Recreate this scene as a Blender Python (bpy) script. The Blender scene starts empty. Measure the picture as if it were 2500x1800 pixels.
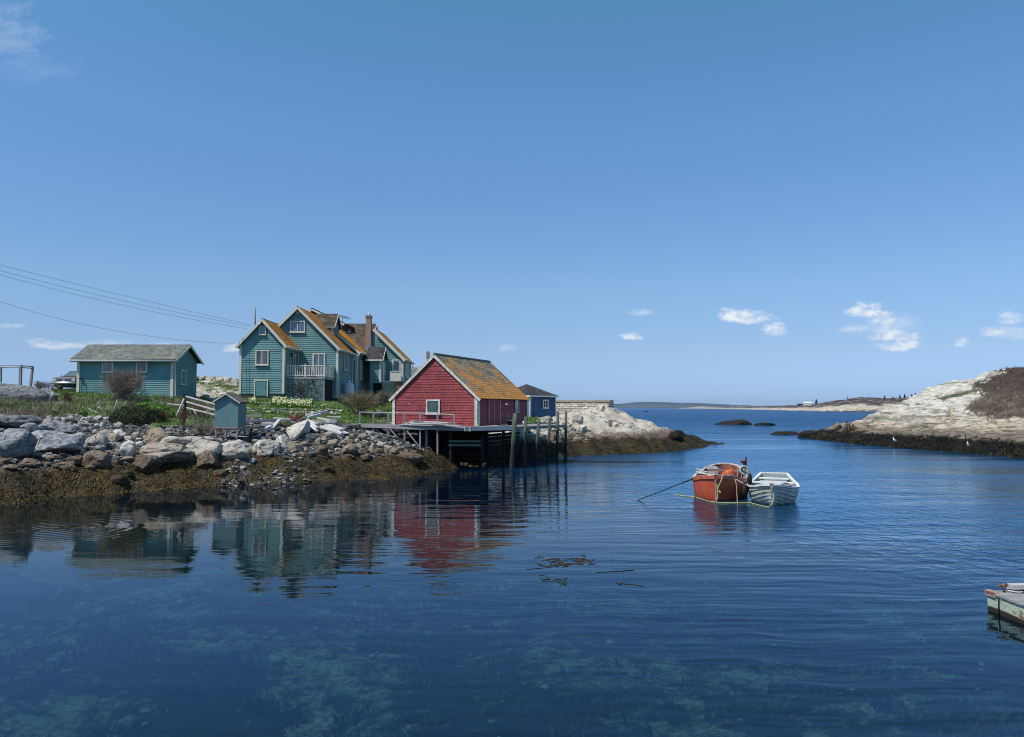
import bpy, math, random
import numpy as np
from mathutils import Vector, Matrix

S = bpy.context.scene
COL = S.collection
R = math.radians

# ------------------------------------------------------------ camera, sky, sun, exposure
H_EYE = 3.8
HAZE = 4.5e-5
F_PX = 1900.0                     # focal length in pixels of the 2500 px wide photograph
PITCH = math.atan(96.0 / F_PX)
cam_d = bpy.data.cameras.new("Camera")
cam = bpy.data.objects.new("Camera", cam_d)
COL.objects.link(cam)
cam.location = (0, 0, H_EYE)
cam.rotation_euler = (math.pi / 2 + PITCH, 0, 0)
cam_d.sensor_width = 36
cam_d.lens = 36 * F_PX / 2500.0
cam_d.clip_start = 0.1
cam_d.clip_end = 60000
S.camera = cam

SUN_EL = R(57)
SUN_AZ = R(55)                    # measured from straight behind the camera towards the left
SUN_DIR = Vector((-math.sin(SUN_AZ) * math.cos(SUN_EL), -math.cos(SUN_AZ) * math.cos(SUN_EL), math.sin(SUN_EL)))
sun_d = bpy.data.lights.new("sun", 'SUN')
sun_d.energy = 3.2
sun_d.angle = R(0.5)
sun_d.color = (1.0, 0.955, 0.89)
sun = bpy.data.objects.new("sun", sun_d)
COL.objects.link(sun)
sun.rotation_euler = SUN_DIR.to_track_quat('Z', 'Y').to_euler()

S.view_settings.view_transform = 'Standard'
S.view_settings.look = 'None'
S.view_settings.exposure = 0.485
S.view_settings.gamma = 1
S.cycles.use_denoising = True
S.cycles.filter_width = 1.0
S.cycles.max_bounces = 6
S.cycles.diffuse_bounces = 2
S.cycles.glossy_bounces = 3
S.cycles.transmission_bounces = 3
S.cycles.transparent_max_bounces = 6
S.cycles.volume_bounces = 0
S.cycles.caustics_reflective = False
S.cycles.caustics_refractive = False


class NT:
    """small helper round a node tree"""
    def __init__(s, tree):
        s.t = tree
        s.n = tree.nodes
        s.l = tree.links
        s.n.clear()

    def add(s, kind, **kw):
        n = s.n.new(kind)
        ins = kw.pop('ins', {})
        for k, v in kw.items():
            setattr(n, k, v)
        for k, v in ins.items():
            s.put(n.inputs[k], v)
        return n

    def put(s, sock, v):
        if isinstance(v, bpy.types.NodeSocket):
            s.l.new(v, sock)
        elif isinstance(v, bpy.types.Node):
            s.l.new(v.outputs[0], sock)
        else:
            if sock.type == 'RGBA' and len(v) == 3:
                v = (*v, 1)
            sock.default_value = v

    def math(s, op, a, b=0.0, c=0.0, clamp=False):
        n = s.add('ShaderNodeMath', operation=op, use_clamp=clamp)
        s.put(n.inputs[0], a)
        s.put(n.inputs[1], b)
        if len(n.inputs) > 2:
            s.put(n.inputs[2], c)
        return n.outputs[0]

    def ramp(s, fac, a, b, t0=0.0, t1=1.0, smooth=True):
        n = s.add('ShaderNodeMapRange', interpolation_type='SMOOTHSTEP' if smooth else 'LINEAR')
        s.put(n.inputs['Value'], fac)
        s.put(n.inputs['From Min'], a)
        s.put(n.inputs['From Max'], b)
        s.put(n.inputs['To Min'], t0)
        s.put(n.inputs['To Max'], t1)
        return n.outputs[0]

    def mix(s, fac, a, b, blend='MIX'):
        n = s.add('ShaderNodeMix', data_type='RGBA', blend_type=blend)
        s.put(n.inputs[0], fac)
        s.put(n.inputs[6], a)
        s.put(n.inputs[7], b)
        return n.outputs[2]

    def noise(s, vec, scale, detail=4.0, rough=0.55, dist=0.0):
        n = s.add('ShaderNodeTexNoise')
        if vec is not None:
            s.put(n.inputs['Vector'], vec)
        n.inputs['Scale'].default_value = scale
        n.inputs['Detail'].default_value = detail
        n.inputs['Roughness'].default_value = rough
        n.inputs['Distortion'].default_value = dist
        return n.outputs[0]

    def mapping(s, vec, scale=(1, 1, 1), loc=(0, 0, 0), rot=(0, 0, 0)):
        n = s.add('ShaderNodeMapping')
        s.put(n.inputs['Vector'], vec)
        n.inputs['Scale'].default_value = scale
        n.inputs['Location'].default_value = loc
        n.inputs['Rotation'].default_value = rot
        return n.outputs[0]


def make_world():
    w = bpy.data.worlds.new("World")
    S.world = w
    w.use_nodes = True
    t = NT(w.node_tree)
    sky = t.add('ShaderNodeTexSky', sky_type='NISHITA', sun_disc=False)
    sky.sun_elevation = SUN_EL
    # the sky's rotation 0 is +Y; turn it to the lamp's azimuth
    sky.sun_rotation = math.atan2(SUN_DIR.x, SUN_DIR.y)
    sky.altitude = 0
    sky.air_density = 1.0
    sky.dust_density = 0.0
    sky.ozone_density = 3.0
    hsv = t.add('ShaderNodeHueSaturation', ins={'Color': sky.outputs[0], 'Saturation': 1.16, 'Value': 1.0})
    gam = t.add('ShaderNodeGamma', ins={'Color': hsv.outputs[0], 'Gamma': 1.0})
    col = gam.outputs[0]
    # small fair-weather clouds low over the sea
    g = t.add('ShaderNodeTexCoord').outputs['Generated']
    sep = t.add('ShaderNodeSeparateXYZ', ins={0: g})
    y = t.math('MAXIMUM', sep.outputs[1], 0.05)
    a = t.math('DIVIDE', sep.outputs[0], y)
    b = t.math('DIVIDE', sep.outputs[2], y)
    # clear northern air: less of the yellow that the texture puts on the horizon
    el = t.math('DIVIDE', sep.outputs[2], t.math('SQRT', t.math('SUBTRACT', 1.0001, t.math('MULTIPLY', sep.outputs[2], sep.outputs[2]))))
    cr = t.add('ShaderNodeValToRGB', ins={0: t.math('DIVIDE', t.math('ABSOLUTE', el), 0.6)})
    stops = [(.0, (.305, .50, 1.08)), (.03, (.34, .50, .98)), (.117, (.52, .58, .80)), (.26, (.77, .78, .86)), (.347, (.81, .84, .905)), (.61, (.955, 1.03, 1.055)), (.87, (.94, 1.16, 1.03)), (1.0, (.9, 1.14, 1.0))]
    e = cr.color_ramp.elements
    while len(e) < len(stops):
        e.new(.5)
    for q, (pp, cc) in zip(e, stops):
        q.position = pp
    for q, (pp, cc) in zip(e, stops):
        q.color = (*cc, 1)
    col = t.mix(1.0, col, cr.outputs[0], 'MULTIPLY')
    comb = t.add('ShaderNodeCombineXYZ', ins={0: a, 1: b}).outputs[0]
    n1 = t.noise(t.mapping(comb, (1, 1.7, 1)), 34.0, 6.0, 0.62)
    n2 = t.noise(t.mapping(comb, (1, 1.9, 1), (3, 7, 0)), 11.0, 3.0, 0.5)
    nn = t.math('ADD', t.math('MULTIPLY', t.math('SUBTRACT', n1, 0.5), 2.6), t.math('MULTIPLY', t.math('SUBTRACT', n2, 0.5), 1.3))
    total = None
    clouds = [(1812, 775, 60, 22, 1.0), (1845, 780, 36, 14, .95), (1893, 811, 36, 18, .95), (2120, 766, 42, 25, 1.0), (2158, 778, 32, 18, .8),
              (2100, 800, 40, 22, .5), (2180, 820, 62, 20, .95), (2205, 846, 52, 17, .75), (2160, 800, 80, 40, .28), (2352, 836, 20, 15, .6),
              (2424, 810, 34, 17, .75), (2470, 780, 44, 20, .55), (2480, 815, 50, 26, .3), (1537, 824, 26, 11, .8), (1562, 763, 32, 8, .35),
              (145, 845, 66, 13, .5), (250, 838, 60, 9, .3), (15, 796, 36, 11, .45), (75, 832, 26, 9, .3), (410, 845, 40, 9, .3),
              (572, 852, 28, 13, .55), (1235, 852, 26, 10, .22), (0, 70, 90, 75, .17), (60, 160, 90, 50, .07)]
    for (px, py, ra, rb, k) in clouds:
        ca, cb = (px - 1250) / F_PX, (996 - py) / F_PX
        da = t.math('MULTIPLY', t.math('SUBTRACT', a, ca), F_PX / ra)
        db = t.math('MULTIPLY', t.math('SUBTRACT', b, cb), F_PX / rb)
        # flatter base: the lower half falls off faster
        db = t.math('MULTIPLY', db, t.ramp(db, -0.2, 0.1, 1.7, 1.0))
        d = t.math('SQRT', t.math('ADD', t.math('MULTIPLY', da, da), t.math('MULTIPLY', db, db)))
        m = t.math('MULTIPLY', t.ramp(t.math('ADD', d, t.math('MULTIPLY', nn, -1.0)), 0.2, 1.3, 1.0, 0.0), k * .92)
        total = m if total is None else t.math('MAXIMUM', total, m)
    ahead = t.math('GREATER_THAN', sep.outputs[1], 0.05)
    total = t.math('MULTIPLY', total, ahead)
    n1b = t.noise(t.mapping(comb, (1, 1.7, 1), (.004, -.009, 0)), 34.0, 6.0, 0.62)
    shade = t.ramp(t.math('ADD', t.math('SUBTRACT', n1, n1b), t.math('MULTIPLY', t.math('SUBTRACT', n2, .5), .4)), -0.10, 0.08)
    ccol = t.mix(shade, (4.3, 5.1, 6.3), (6.5, 6.7, 6.9))
    col = t.mix(total, col, ccol)
    bg = t.add('ShaderNodeBackground', ins={'Color': col, 'Strength': 0.10})
    out = t.add('ShaderNodeOutputWorld', ins={0: bg.outputs[0]})


make_world()

# ------------------------------------------------------------ measuring helpers
TANP = math.tan(PITCH)


def at(px, py, D):
    """world point that lies D metres in front of the camera plane (along +Y) on the ray through a photograph pixel"""
    c, s = math.cos(PITCH), math.sin(PITCH)
    u, v = (px - 1250) / F_PX, (900 - py) / F_PX
    dy = c - v * s
    dz = s + v * c
    k = D / dy
    return Vector((u * k, D, H_EYE + dz * k))


def atz(px, py, z):
    c, s = math.cos(PITCH), math.sin(PITCH)
    u, v = (px - 1250) / F_PX, (900 - py) / F_PX
    k = (z - H_EYE) / (s + v * c)
    return Vector((u * k, (c - v * s) * k, z))


def to_px(X, Y, Z):
    c, s = math.cos(PITCH), math.sin(PITCH)
    dz = Z - H_EYE
    f = Y * c + dz * s
    v = -Y * s + dz * c
    f = np.maximum(f, 0.1)
    return 1250 + F_PX * X / f, 900 - F_PX * v / f


# ------------------------------------------------------------ numpy noise
_rs = np.random.RandomState(7)
_perm = _rs.permutation(256)
_perm = np.concatenate([_perm, _perm, _perm])
_grad = _rs.normal(size=(256, 3))
_grad /= np.linalg.norm(_grad, axis=1)[:, None]


def pnoise(P):
    P = np.asarray(P, float)
    i = np.floor(P).astype(int)
    f = P - i
    w = f * f * f * (f * (f * 6 - 15) + 10)
    i &= 255
    out = 0
    for dx in (0, 1):
        wx = w[:, 0] if dx else 1 - w[:, 0]
        for dy in (0, 1):
            wy = w[:, 1] if dy else 1 - w[:, 1]
            for dz in (0, 1):
                wz = w[:, 2] if dz else 1 - w[:, 2]
                h = _perm[_perm[_perm[(i[:, 0] + dx) & 255] + ((i[:, 1] + dy) & 255)] + ((i[:, 2] + dz) & 255)]
                g = _grad[h]
                out = out + wx * wy * wz * (g[:, 0] * (f[:, 0] - dx) + g[:, 1] * (f[:, 1] - dy) + g[:, 2] * (f[:, 2] - dz))
    return out * 1.5


def fbm(P, octaves=4, lac=2.03, gain=0.5):
    P = np.asarray(P, float)
    a, out = 1.0, 0
    for k in range(octaves):
        out = out + a * pnoise(P + 17.3 * k)
        P = P * lac
        a *= gain
    return out


def ridged(P, octaves=3):
    P = np.asarray(P, float)
    a, out = 1.0, 0
    for k in range(octaves):
        out = out + a * (1 - np.abs(pnoise(P + 9.1 * k)) * 2)
        P = P * 2.1
        a *= .5
    return out


def sstep(a, b, x):
    t = np.clip((x - a) / (b - a), 0, 1)
    return t * t * (3 - 2 * t)


# ------------------------------------------------------------ mesh building
class MB:
    def __init__(s):
        s.v = []
        s.f = []
        s.uv = []          # per face: list of uv or None
        s.sm = []

    def face(s, pts, uv=None, smooth=False):
        n = len(s.v)
        s.v.extend([tuple(p) for p in pts])
        s.f.append(tuple(range(n, n + len(pts))))
        s.uv.append(uv)
        s.sm.append(smooth)

    def mesh(s, verts, faces, smooth=False):
        n = len(s.v)
        s.v.extend([tuple(p) for p in verts])
        for f in faces:
            s.f.append(tuple(n + i for i in f))
            s.uv.append(None)
            s.sm.append(smooth)

    def box(s, c, size, rot=None, axes=None):
        """c centre; size full; axes optional 3 unit vectors"""
        if axes is None:
            axes = (Vector((1, 0, 0)), Vector((0, 1, 0)), Vector((0, 0, 1)))
            if rot is not None:
                m = Matrix.Rotation(rot, 3, 'Z')
                axes = tuple(m @ a for a in axes)
        c = Vector(c)
        hx, hy, hz = [q / 2 for q in size]
        P = []
        for z in (-hz, hz):
            for (x, y) in ((-hx, -hy), (hx, -hy), (hx, hy), (-hx, hy)):
                P.append(c + axes[0] * x + axes[1] * y + axes[2] * z)
        sx, sy, sz = size
        F = [((0, 3, 2, 1), sx, sy), ((4, 5, 6, 7), sx, sy), ((0, 1, 5, 4), sx, sz), ((1, 2, 6, 5), sy, sz), ((2, 3, 7, 6), sx, sz), ((3, 0, 4, 7), sy, sz)]
        n = len(s.v)
        s.v.extend([tuple(p) for p in P])
        o = random.random() * 7
        for f, a, b in F:
            s.f.append(tuple(n + i for i in f))
            s.uv.append([(o, 0), (o + a, 0), (o + a, b), (o, b)])
            s.sm.append(False)

    def beam(s, p, q, w, h=None, up=(0, 0, 1)):
        h = h or w
        p, q = Vector(p), Vector(q)
        d = q - p
        L = d.length
        if L < 1e-6:
            return
        d.normalize()
        up = Vector(up)
        if abs(d.dot(up)) > .98:
            up = Vector((0, 1, 0))
        side = d.cross(up).normalized()
        u2 = side.cross(d).normalized()
        s.box((p + q) / 2, (L, w, h), axes=(d, side, u2))

    def tube(s, pts, rad, n=6, smooth=True, caps=True):
        pts = [Vector(p) for p in pts]
        if not hasattr(rad, '__len__'):
            rad = [rad] * len(pts)
        base = len(s.v)
        prev = None
        for i, p in enumerate(pts):
            d = (pts[min(i + 1, len(pts) - 1)] - pts[max(i - 1, 0)])
            if d.length < 1e-9:
                d = Vector((0, 0, 1))
            d.normalize()
            a = prev if prev is not None else (Vector((0, 0, 1)) if abs(d.z) < .9 else Vector((1, 0, 0)))
            x = (a - d * a.dot(d))
            if x.length < 1e-6:
                x = Vector((1, 0, 0)) - d * d.x
            x.normalize()
            prev = x
            y = d.cross(x)
            for k in range(n):
                t = 2 * math.pi * k / n
                s.v.append(tuple(p + (x * math.cos(t) + y * math.sin(t)) * rad[i]))
        for i in range(len(pts) - 1):
            for k in range(n):
                a0 = base + i * n + k
                a1 = base + i * n + (k + 1) % n
                s.f.append((a0, a1, a1 + n, a0 + n))
                s.uv.append(None)
                s.sm.append(smooth)
        if caps:
            s.f.append(tuple(base + k for k in range(n))[::-1])
            s.uv.append(None)
            s.sm.append(False)
            e = base + (len(pts) - 1) * n
            s.f.append(tuple(e + k for k in range(n)))
            s.uv.append(None)
            s.sm.append(False)

    def slab(s, p, thick, uvs=True):
        """p: 4 points (eave a, eave b, ridge b, ridge a), top surface; a sheet with thickness below. uv in metres"""
        p = [Vector(q) for q in p]
        n = (p[1] - p[0]).cross(p[3] - p[0]).normalized()
        if n.z < 0:
            n = -n
        ex = (p[1] - p[0]).normalized()
        ey = n.cross(ex).normalized()
        uv = [((q - p[0]).dot(ex), (q - p[0]).dot(ey)) for q in p]
        lo = [q - n * thick for q in p]
        s.face(p, uv)
        s.face(lo[::-1], None)
        for i in range(len(p)):
            j = (i + 1) % len(p)
            s.face([p[j], p[i], lo[i], lo[j]], None)

    def prism(s, pts, vec):
        """extrude a planar polygon along vec"""
        pts = [Vector(q) for q in pts]
        vec = Vector(vec)
        q = [a + vec for a in pts]
        s.face(pts)
        s.face(q[::-1])
        for i in range(len(pts)):
            j = (i + 1) % len(pts)
            s.face([pts[j], pts[i], q[i], q[j]])

    def lathe(s, prof, n=16, M=None, smooth=True):
        """prof list of (r,z); M Matrix"""
        M = M or Matrix.Identity(4)
        base = len(s.v)
        for (r, z) in prof:
            for k in range(n):
                t = 2 * math.pi * k / n
                s.v.append(tuple(M @ Vector((r * math.cos(t), r * math.sin(t), z))))
        for i in range(len(prof) - 1):
            for k in range(n):
                a0 = base + i * n + k
                a1 = base + i * n + (k + 1) % n
                s.f.append((a0, a1, a1 + n, a0 + n))
                s.uv.append(None)
                s.sm.append(smooth)
        s.f.append(tuple(base + k for k in range(n))[::-1])
        s.uv.append(None)
        s.sm.append(False)
        e = base + (len(prof) - 1) * n
        s.f.append(tuple(e + k for k in range(n)))
        s.uv.append(None)
        s.sm.append(False)

    def build(s, name, mat, parent=None, L=None, origin=None, smooth=None):
        """link as one mesh. L: world location of the root thing (children are stored relative to it)"""
        if parent is not None and L is None:
            r = parent
            while r.parent:
                r = r.parent
            L = r.location
        V = np.array(s.v, float)
        loc = Vector((0, 0, 0))
        if parent is None:
            if origin is None:
                origin = Vector(((V[:, 0].min() + V[:, 0].max()) / 2, (V[:, 1].min() + V[:, 1].max()) / 2, V[:, 2].min()))
            loc = Vector(origin)
            V = V - np.array(loc)
        else:
            V = V - np.array(L)
        me = bpy.data.meshes.new(name)
        me.from_pydata(V.tolist(), [], s.f)
        if any(u is not None for u in s.uv):
            lay = me.uv_layers.new(name='UVMap')
            flat = []
            for f, u in zip(s.f, s.uv):
                if u is None:
                    flat.extend([0.0] * (2 * len(f)))
                else:
                    for q in u:
                        flat.extend(q)
            lay.data.foreach_set('uv', flat)
        sm = s.sm if smooth is None else [smooth] * len(s.f)
        me.polygons.foreach_set('use_smooth', sm)
        me.materials.append(mat)
        me.update()
        o = bpy.data.objects.new(name, me)
        COL.objects.link(o)
        o.location = loc
        if parent is not None:
            o.parent = parent
        return o


def np_mesh(name, V, F, mat, attrs=None, smooth=True, loc=None):
    me = bpy.data.meshes.new(name)
    V = np.asarray(V, float)
    if loc is not None:
        V = V - np.array(loc)
    F = np.asarray(F, np.int32)
    nf, k = F.shape
    me.vertices.add(len(V))
    me.vertices.foreach_set('co', V.astype(np.float32).ravel())
    me.loops.add(nf * k)
    me.loops.foreach_set('vertex_index', F.ravel())
    me.polygons.add(nf)
    me.polygons.foreach_set('loop_start', np.arange(0, nf * k, k, dtype=np.int32))
    me.polygons.foreach_set('use_smooth', np.full(nf, smooth))
    me.update(calc_edges=True)
    for nm, a in (attrs or {}).items():
        at_ = me.attributes.new(nm, 'FLOAT', 'POINT')
        at_.data.foreach_set('value', np.asarray(a, np.float32))
    me.materials.append(mat)
    o = bpy.data.objects.new(name, me)
    COL.objects.link(o)
    if loc is not None:
        o.location = loc
    return o


def tag(o, label=None, cat=None, group=None, kind=None):
    if label:
        o['label'] = label
    if cat:
        o['category'] = cat
    if group:
        o['group'] = group
    if kind:
        o['kind'] = kind
    return o


def thing(name, loc, label, cat, group=None):
    o = bpy.data.objects.new(name, None)
    COL.objects.link(o)
    o.location = loc
    o.empty_display_size = .2
    tag(o, label, cat, group)
    return o


# ------------------------------------------------------------ materials
MATS = {}


def pbr(t, base, rough=.8, bump=None, bdist=.02, bstr=1.0, spec=.3, metal=0.0, extra=None):
    p = t.add('ShaderNodeBsdfPrincipled')
    t.put(p.inputs['Base Color'], base)
    t.put(p.inputs['Roughness'], rough)
    t.put(p.inputs['Metallic'], metal)
    t.put(p.inputs['Specular IOR Level'], spec)
    for k, v in (extra or {}).items():
        t.put(p.inputs[k], v)
    if bump is not None:
        b = t.add('ShaderNodeBump', ins={'Height': bump, 'Distance': bdist, 'Strength': bstr})
        t.put(p.inputs['Normal'], b.outputs[0])
    t.add('ShaderNodeOutputMaterial', ins={0: p.outputs[0]})
    return p


def newmat(name):
    m = bpy.data.materials.new(name)
    m.use_nodes = True
    MATS[name] = m
    return m, NT(m.node_tree)


def simple(name, col, rough=.7, var=.12, scale=3.0, bump=.3, bdist=.01, spec=.3, metal=0.0, col2=None, stretch=(1, 1, 1), world=True):
    """a painted or plain surface with uneven tone"""
    m, t = newmat(name)
    tc = t.add('ShaderNodeTexCoord')
    v = t.mapping(tc.outputs['Object'], stretch)
    n = t.noise(v, scale, 6, .6)
    n2 = t.noise(v, scale * 6, 3, .6)
    c2 = col2 or tuple(max(0, c * (1 - 2 * var)) for c in col)
    hi = tuple(min(1, c * (1 + var)) for c in col)
    base = t.mix(t.ramp(n, .3, .7), c2, hi)
    base = t.mix(t.math('MULTIPLY', n2, .25), base, tuple(c * .6 for c in col))
    pbr(t, base, rough, n2, bdist, bump, spec, metal)
    return m
# ------------------------------------------------------------ ground materials
def mat_land(name, pale, mid, weedy=True, warm=(.42, .30, .18)):
    """shore: granite with grass, gravel, seaweed and heath masks held on the vertices"""
    m, t = newmat(name)
    geo = t.add('ShaderNodeNewGeometry')
    P = geo.outputs['Position']
    sepz = t.add('ShaderNodeSeparateXYZ', ins={0: P}).outputs[2]
    att = lambda n_: t.add('ShaderNodeAttribute', attribute_name=n_).outputs['Fac']
    big = t.noise(P, .35, 5, .6)
    med = t.noise(P, 1.6, 6, .65)
    fine = t.noise(P, 9, 5, .7)
    spk = t.noise(P, 38, 3, .7)
    # granite
    rock = t.mix(t.ramp(med, .32, .68), mid, pale)
    rock = t.mix(t.math('MULTIPLY', t.ramp(big, .45, .7), .45), rock, warm)
    rock = t.mix(t.math('MULTIPLY', t.ramp(spk, .5, .75), .5), rock, (.10, .10, .10))
    rock = t.mix(t.math('MULTIPLY', t.ramp(t.noise(P, 3.2, 4, .7), .55, .72), .55), rock, (.13, .125, .11))
    vor = t.add('ShaderNodeTexVoronoi', feature='DISTANCE_TO_EDGE', ins={'Vector': t.add('ShaderNodeVectorMath', operation='ADD', ins={0: P, 1: t.add('ShaderNodeVectorMath', operation='SCALE', ins={0: t.add('ShaderNodeTexNoise', ins={'Vector': P, 'Scale': .6}).outputs[1], 'Scale': 2.2}).outputs[0]}).outputs[0], 'Scale': .34})
    crack = t.ramp(vor.outputs[0], 0.0, .045, 1.0, 0.0)
    crack = t.math('MULTIPLY', crack, t.ramp(t.noise(P, .9, 3, .5), .38, .55))
    rock = t.mix(t.math('MULTIPLY', crack, .92), rock, (.03, .028, .025))
    # tide stain: real dark growth below the high-water mark
    zj = t.math('ADD', sepz, t.math('MULTIPLY', t.math('SUBTRACT', med, .5), 1.1))
    stain = t.ramp(zj, 1.35, 1.95, 1.0, 0.0)
    brown = t.mix(t.ramp(fine, .3, .7), (.085, .06, .042), (.21, .15, .105))
    rock = t.mix(stain, rock, brown)
    # gravel
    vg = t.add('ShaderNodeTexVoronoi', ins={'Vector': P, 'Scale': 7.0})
    gv = t.mix(t.ramp(vg.outputs['Color'], .0, 1.0), (.03, .027, .025), (.15, .135, .12))  # dark tone also paints the shade in gaps between rocks
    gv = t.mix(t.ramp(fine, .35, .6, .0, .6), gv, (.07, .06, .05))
    base = t.mix(att('gravel_gap_shade'), rock, gv)
    # seaweed carpet
    wd = t.noise(t.mapping(P, (1, 1, 2.5)), 4.0, 6, .7)
    wd2 = t.noise(P, .9, 4, .6)
    w = t.mix(t.ramp(wd, .33, .64), (.014, .012, .006), (.12, .075, .018))
    w = t.mix(t.ramp(wd2, .40, .62), w, t.mix(t.ramp(fine, .35, .65), (.012, .012, .007), (.075, .062, .026)))
    base = t.mix(att('weed'), base, w)
    # turf
    g = t.mix(t.ramp(med, .3, .7), (.05, .10, .018), (.10, .165, .032))
    g = t.mix(t.ramp(t.noise(P, .8, 5, .65), .48, .68), g, (.15, .125, .06))
    g = t.mix(t.ramp(fine, .5, .8, 0, .7), g, (.03, .045, .012))
    base = t.mix(att('grass'), base, g)
    h = t.mix(t.ramp(fine, .3, .7), (.035, .022, .014), (.14, .10, .06))
    base = t.mix(att('heath'), base, h)
    bh = t.math('ADD', t.math('MULTIPLY', med, 1.0), t.math('ADD', t.math('MULTIPLY', fine, .45), t.math('MULTIPLY', t.ramp(vor.outputs[0], 0, .05), .35)))
    bh = t.math('ADD', bh, t.math('MULTIPLY', t.math('MULTIPLY', vg.outputs[0], att('gravel_gap_shade')), -1.2))
    bh = t.math('ADD', bh, t.math('MULTIPLY', t.math('MULTIPLY', wd, att('weed')), 1.4))
    rough = t.ramp(stain, 0, 1, .88, .6)
    pbr(t, base, rough, bh, .13, .9, .3)
    return m


MAT_SHORE = mat_land('shore_ground', (.60, .54, .45), (.38, .34, .28))


def mat_hill():
    m, t = newmat('banded_granite')
    geo = t.add('ShaderNodeNewGeometry')
    P = geo.outputs['Position']
    z = t.add('ShaderNodeSeparateXYZ', ins={0: P}).outputs[2]
    att = lambda n_: t.add('ShaderNodeAttribute', attribute_name=n_).outputs['Fac']
    # bands that dip to the left, like the foliation of the rock
    B = t.mapping(P, (.16, .16, 1.15), (0, 0, 0), (0, R(-14), R(20)))
    warp = t.add('ShaderNodeVectorMath', operation='ADD', ins={0: B, 1: t.add('ShaderNodeVectorMath', operation='SCALE', ins={0: t.add('ShaderNodeTexNoise', ins={'Vector': P, 'Scale': .22, 'Detail': 4.0}).outputs[1], 'Scale': 1.1}).outputs[0]}).outputs[0]
    band = t.noise(warp, 1.5, 6, .62)
    band2 = t.noise(warp, 5.0, 4, .6)
    med = t.noise(P, 1.3, 6, .65)
    fine = t.noise(P, 8, 5, .7)
    base = t.mix(t.ramp(med, .3, .7), (.54, .50, .42), (.78, .735, .635))
    # tan and rust low on the face
    low = t.ramp(t.math('ADD', z, t.math('MULTIPLY', t.math('SUBTRACT', band, .5), 7.0)), 1.2, 4.2, 1.0, 0.0)
    tan = t.mix(t.ramp(band2, .35, .65), (.54, .385, .24), (.60, .50, .36))
    base = t.mix(t.math('MULTIPLY', low, .68), base, tan)
    base = t.mix(t.math('MULTIPLY', t.ramp(band2, .54, .66), .6), base, (.15, .13, .10))
    base = t.mix(t.math('MULTIPLY', t.ramp(band, .515, .60), .8), base, (.17, .165, .115))
    vor = t.add('ShaderNodeTexVoronoi', feature='DISTANCE_TO_EDGE', ins={'Vector': warp, 'Scale': .8})
    crack = t.math('MULTIPLY', t.ramp(vor.outputs[0], 0, .02, 1, 0), t.ramp(t.noise(P, .4, 3, .5), .42, .55))
    base = t.mix(t.math('MULTIPLY', t.math('MULTIPLY', low, t.ramp(band2, .46, .56)), .75), base, (.15, .12, .08))
    base = t.mix(t.math('MULTIPLY', crack, .8), base, (.05, .045, .035))
    zj = t.math('ADD', z, t.math('MULTIPLY', t.math('SUBTRACT', med, .5), .9))
    base = t.mix(t.math('MULTIPLY', t.ramp(zj, 1.3, 2.0, 1, 0), .7), base, (.11, .09, .065))
    wd = t.noise(t.mapping(P, (1, 1, 2.5)), 2.6, 6, .7)
    w = t.mix(t.ramp(wd, .36, .66), (.009, .009, .006), (.085, .066, .022))
    base = t.mix(att('weed'), base, w)
    h = t.mix(t.ramp(fine, .3, .7), (.045, .03, .022), (.14, .105, .08))
    base = t.mix(att('heath'), base, h)
    base = t.mix(att('grass'), base, (.10, .11, .05))
    bh = t.math('ADD', t.math('MULTIPLY', band, 1.1), t.math('ADD', t.math('MULTIPLY', med, .5), t.math('MULTIPLY', fine, .25)))
    bh = t.math('ADD', bh, t.math('MULTIPLY', t.math('MULTIPLY', wd, att('weed')), 1.4))
    pbr(t, base, .85, bh, .6, 1.0, .25)
    return m


MAT_HILL = mat_hill()


# ------------------------------------------------------------ terrain from measured points
def tps(pts, lam=0.02):
    P = np.array([[p[0], p[1]] for p in pts], float)
    z = np.array([p[2] for p in pts], float)
    n = len(P)
    d = np.sqrt(((P[:, None] - P[None]) ** 2).sum(-1)) + 1e-9
    K = d                                     # linear radial kernel: tight, no overshoot
    A = np.zeros((n + 1, n + 1))
    A[:n, :n] = K - lam * np.eye(n)
    A[:n, n] = 1
    A[n, :n] = 1
    w = np.linalg.solve(A, np.append(z, 0))

    def f(X, Y):
        out = np.full(X.shape, w[n])
        for i in range(n):
            out += w[i] * np.sqrt((X - P[i, 0]) ** 2 + (Y - P[i, 1]) ** 2)
        return out
    return f


def col_pts(px, rows):
    return [tuple(at(px, py, D)) for (py, D) in rows]


def waters(lst, z=0.0):
    return [tuple(atz(px, py, 0.0)) for (px, py) in lst]


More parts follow.
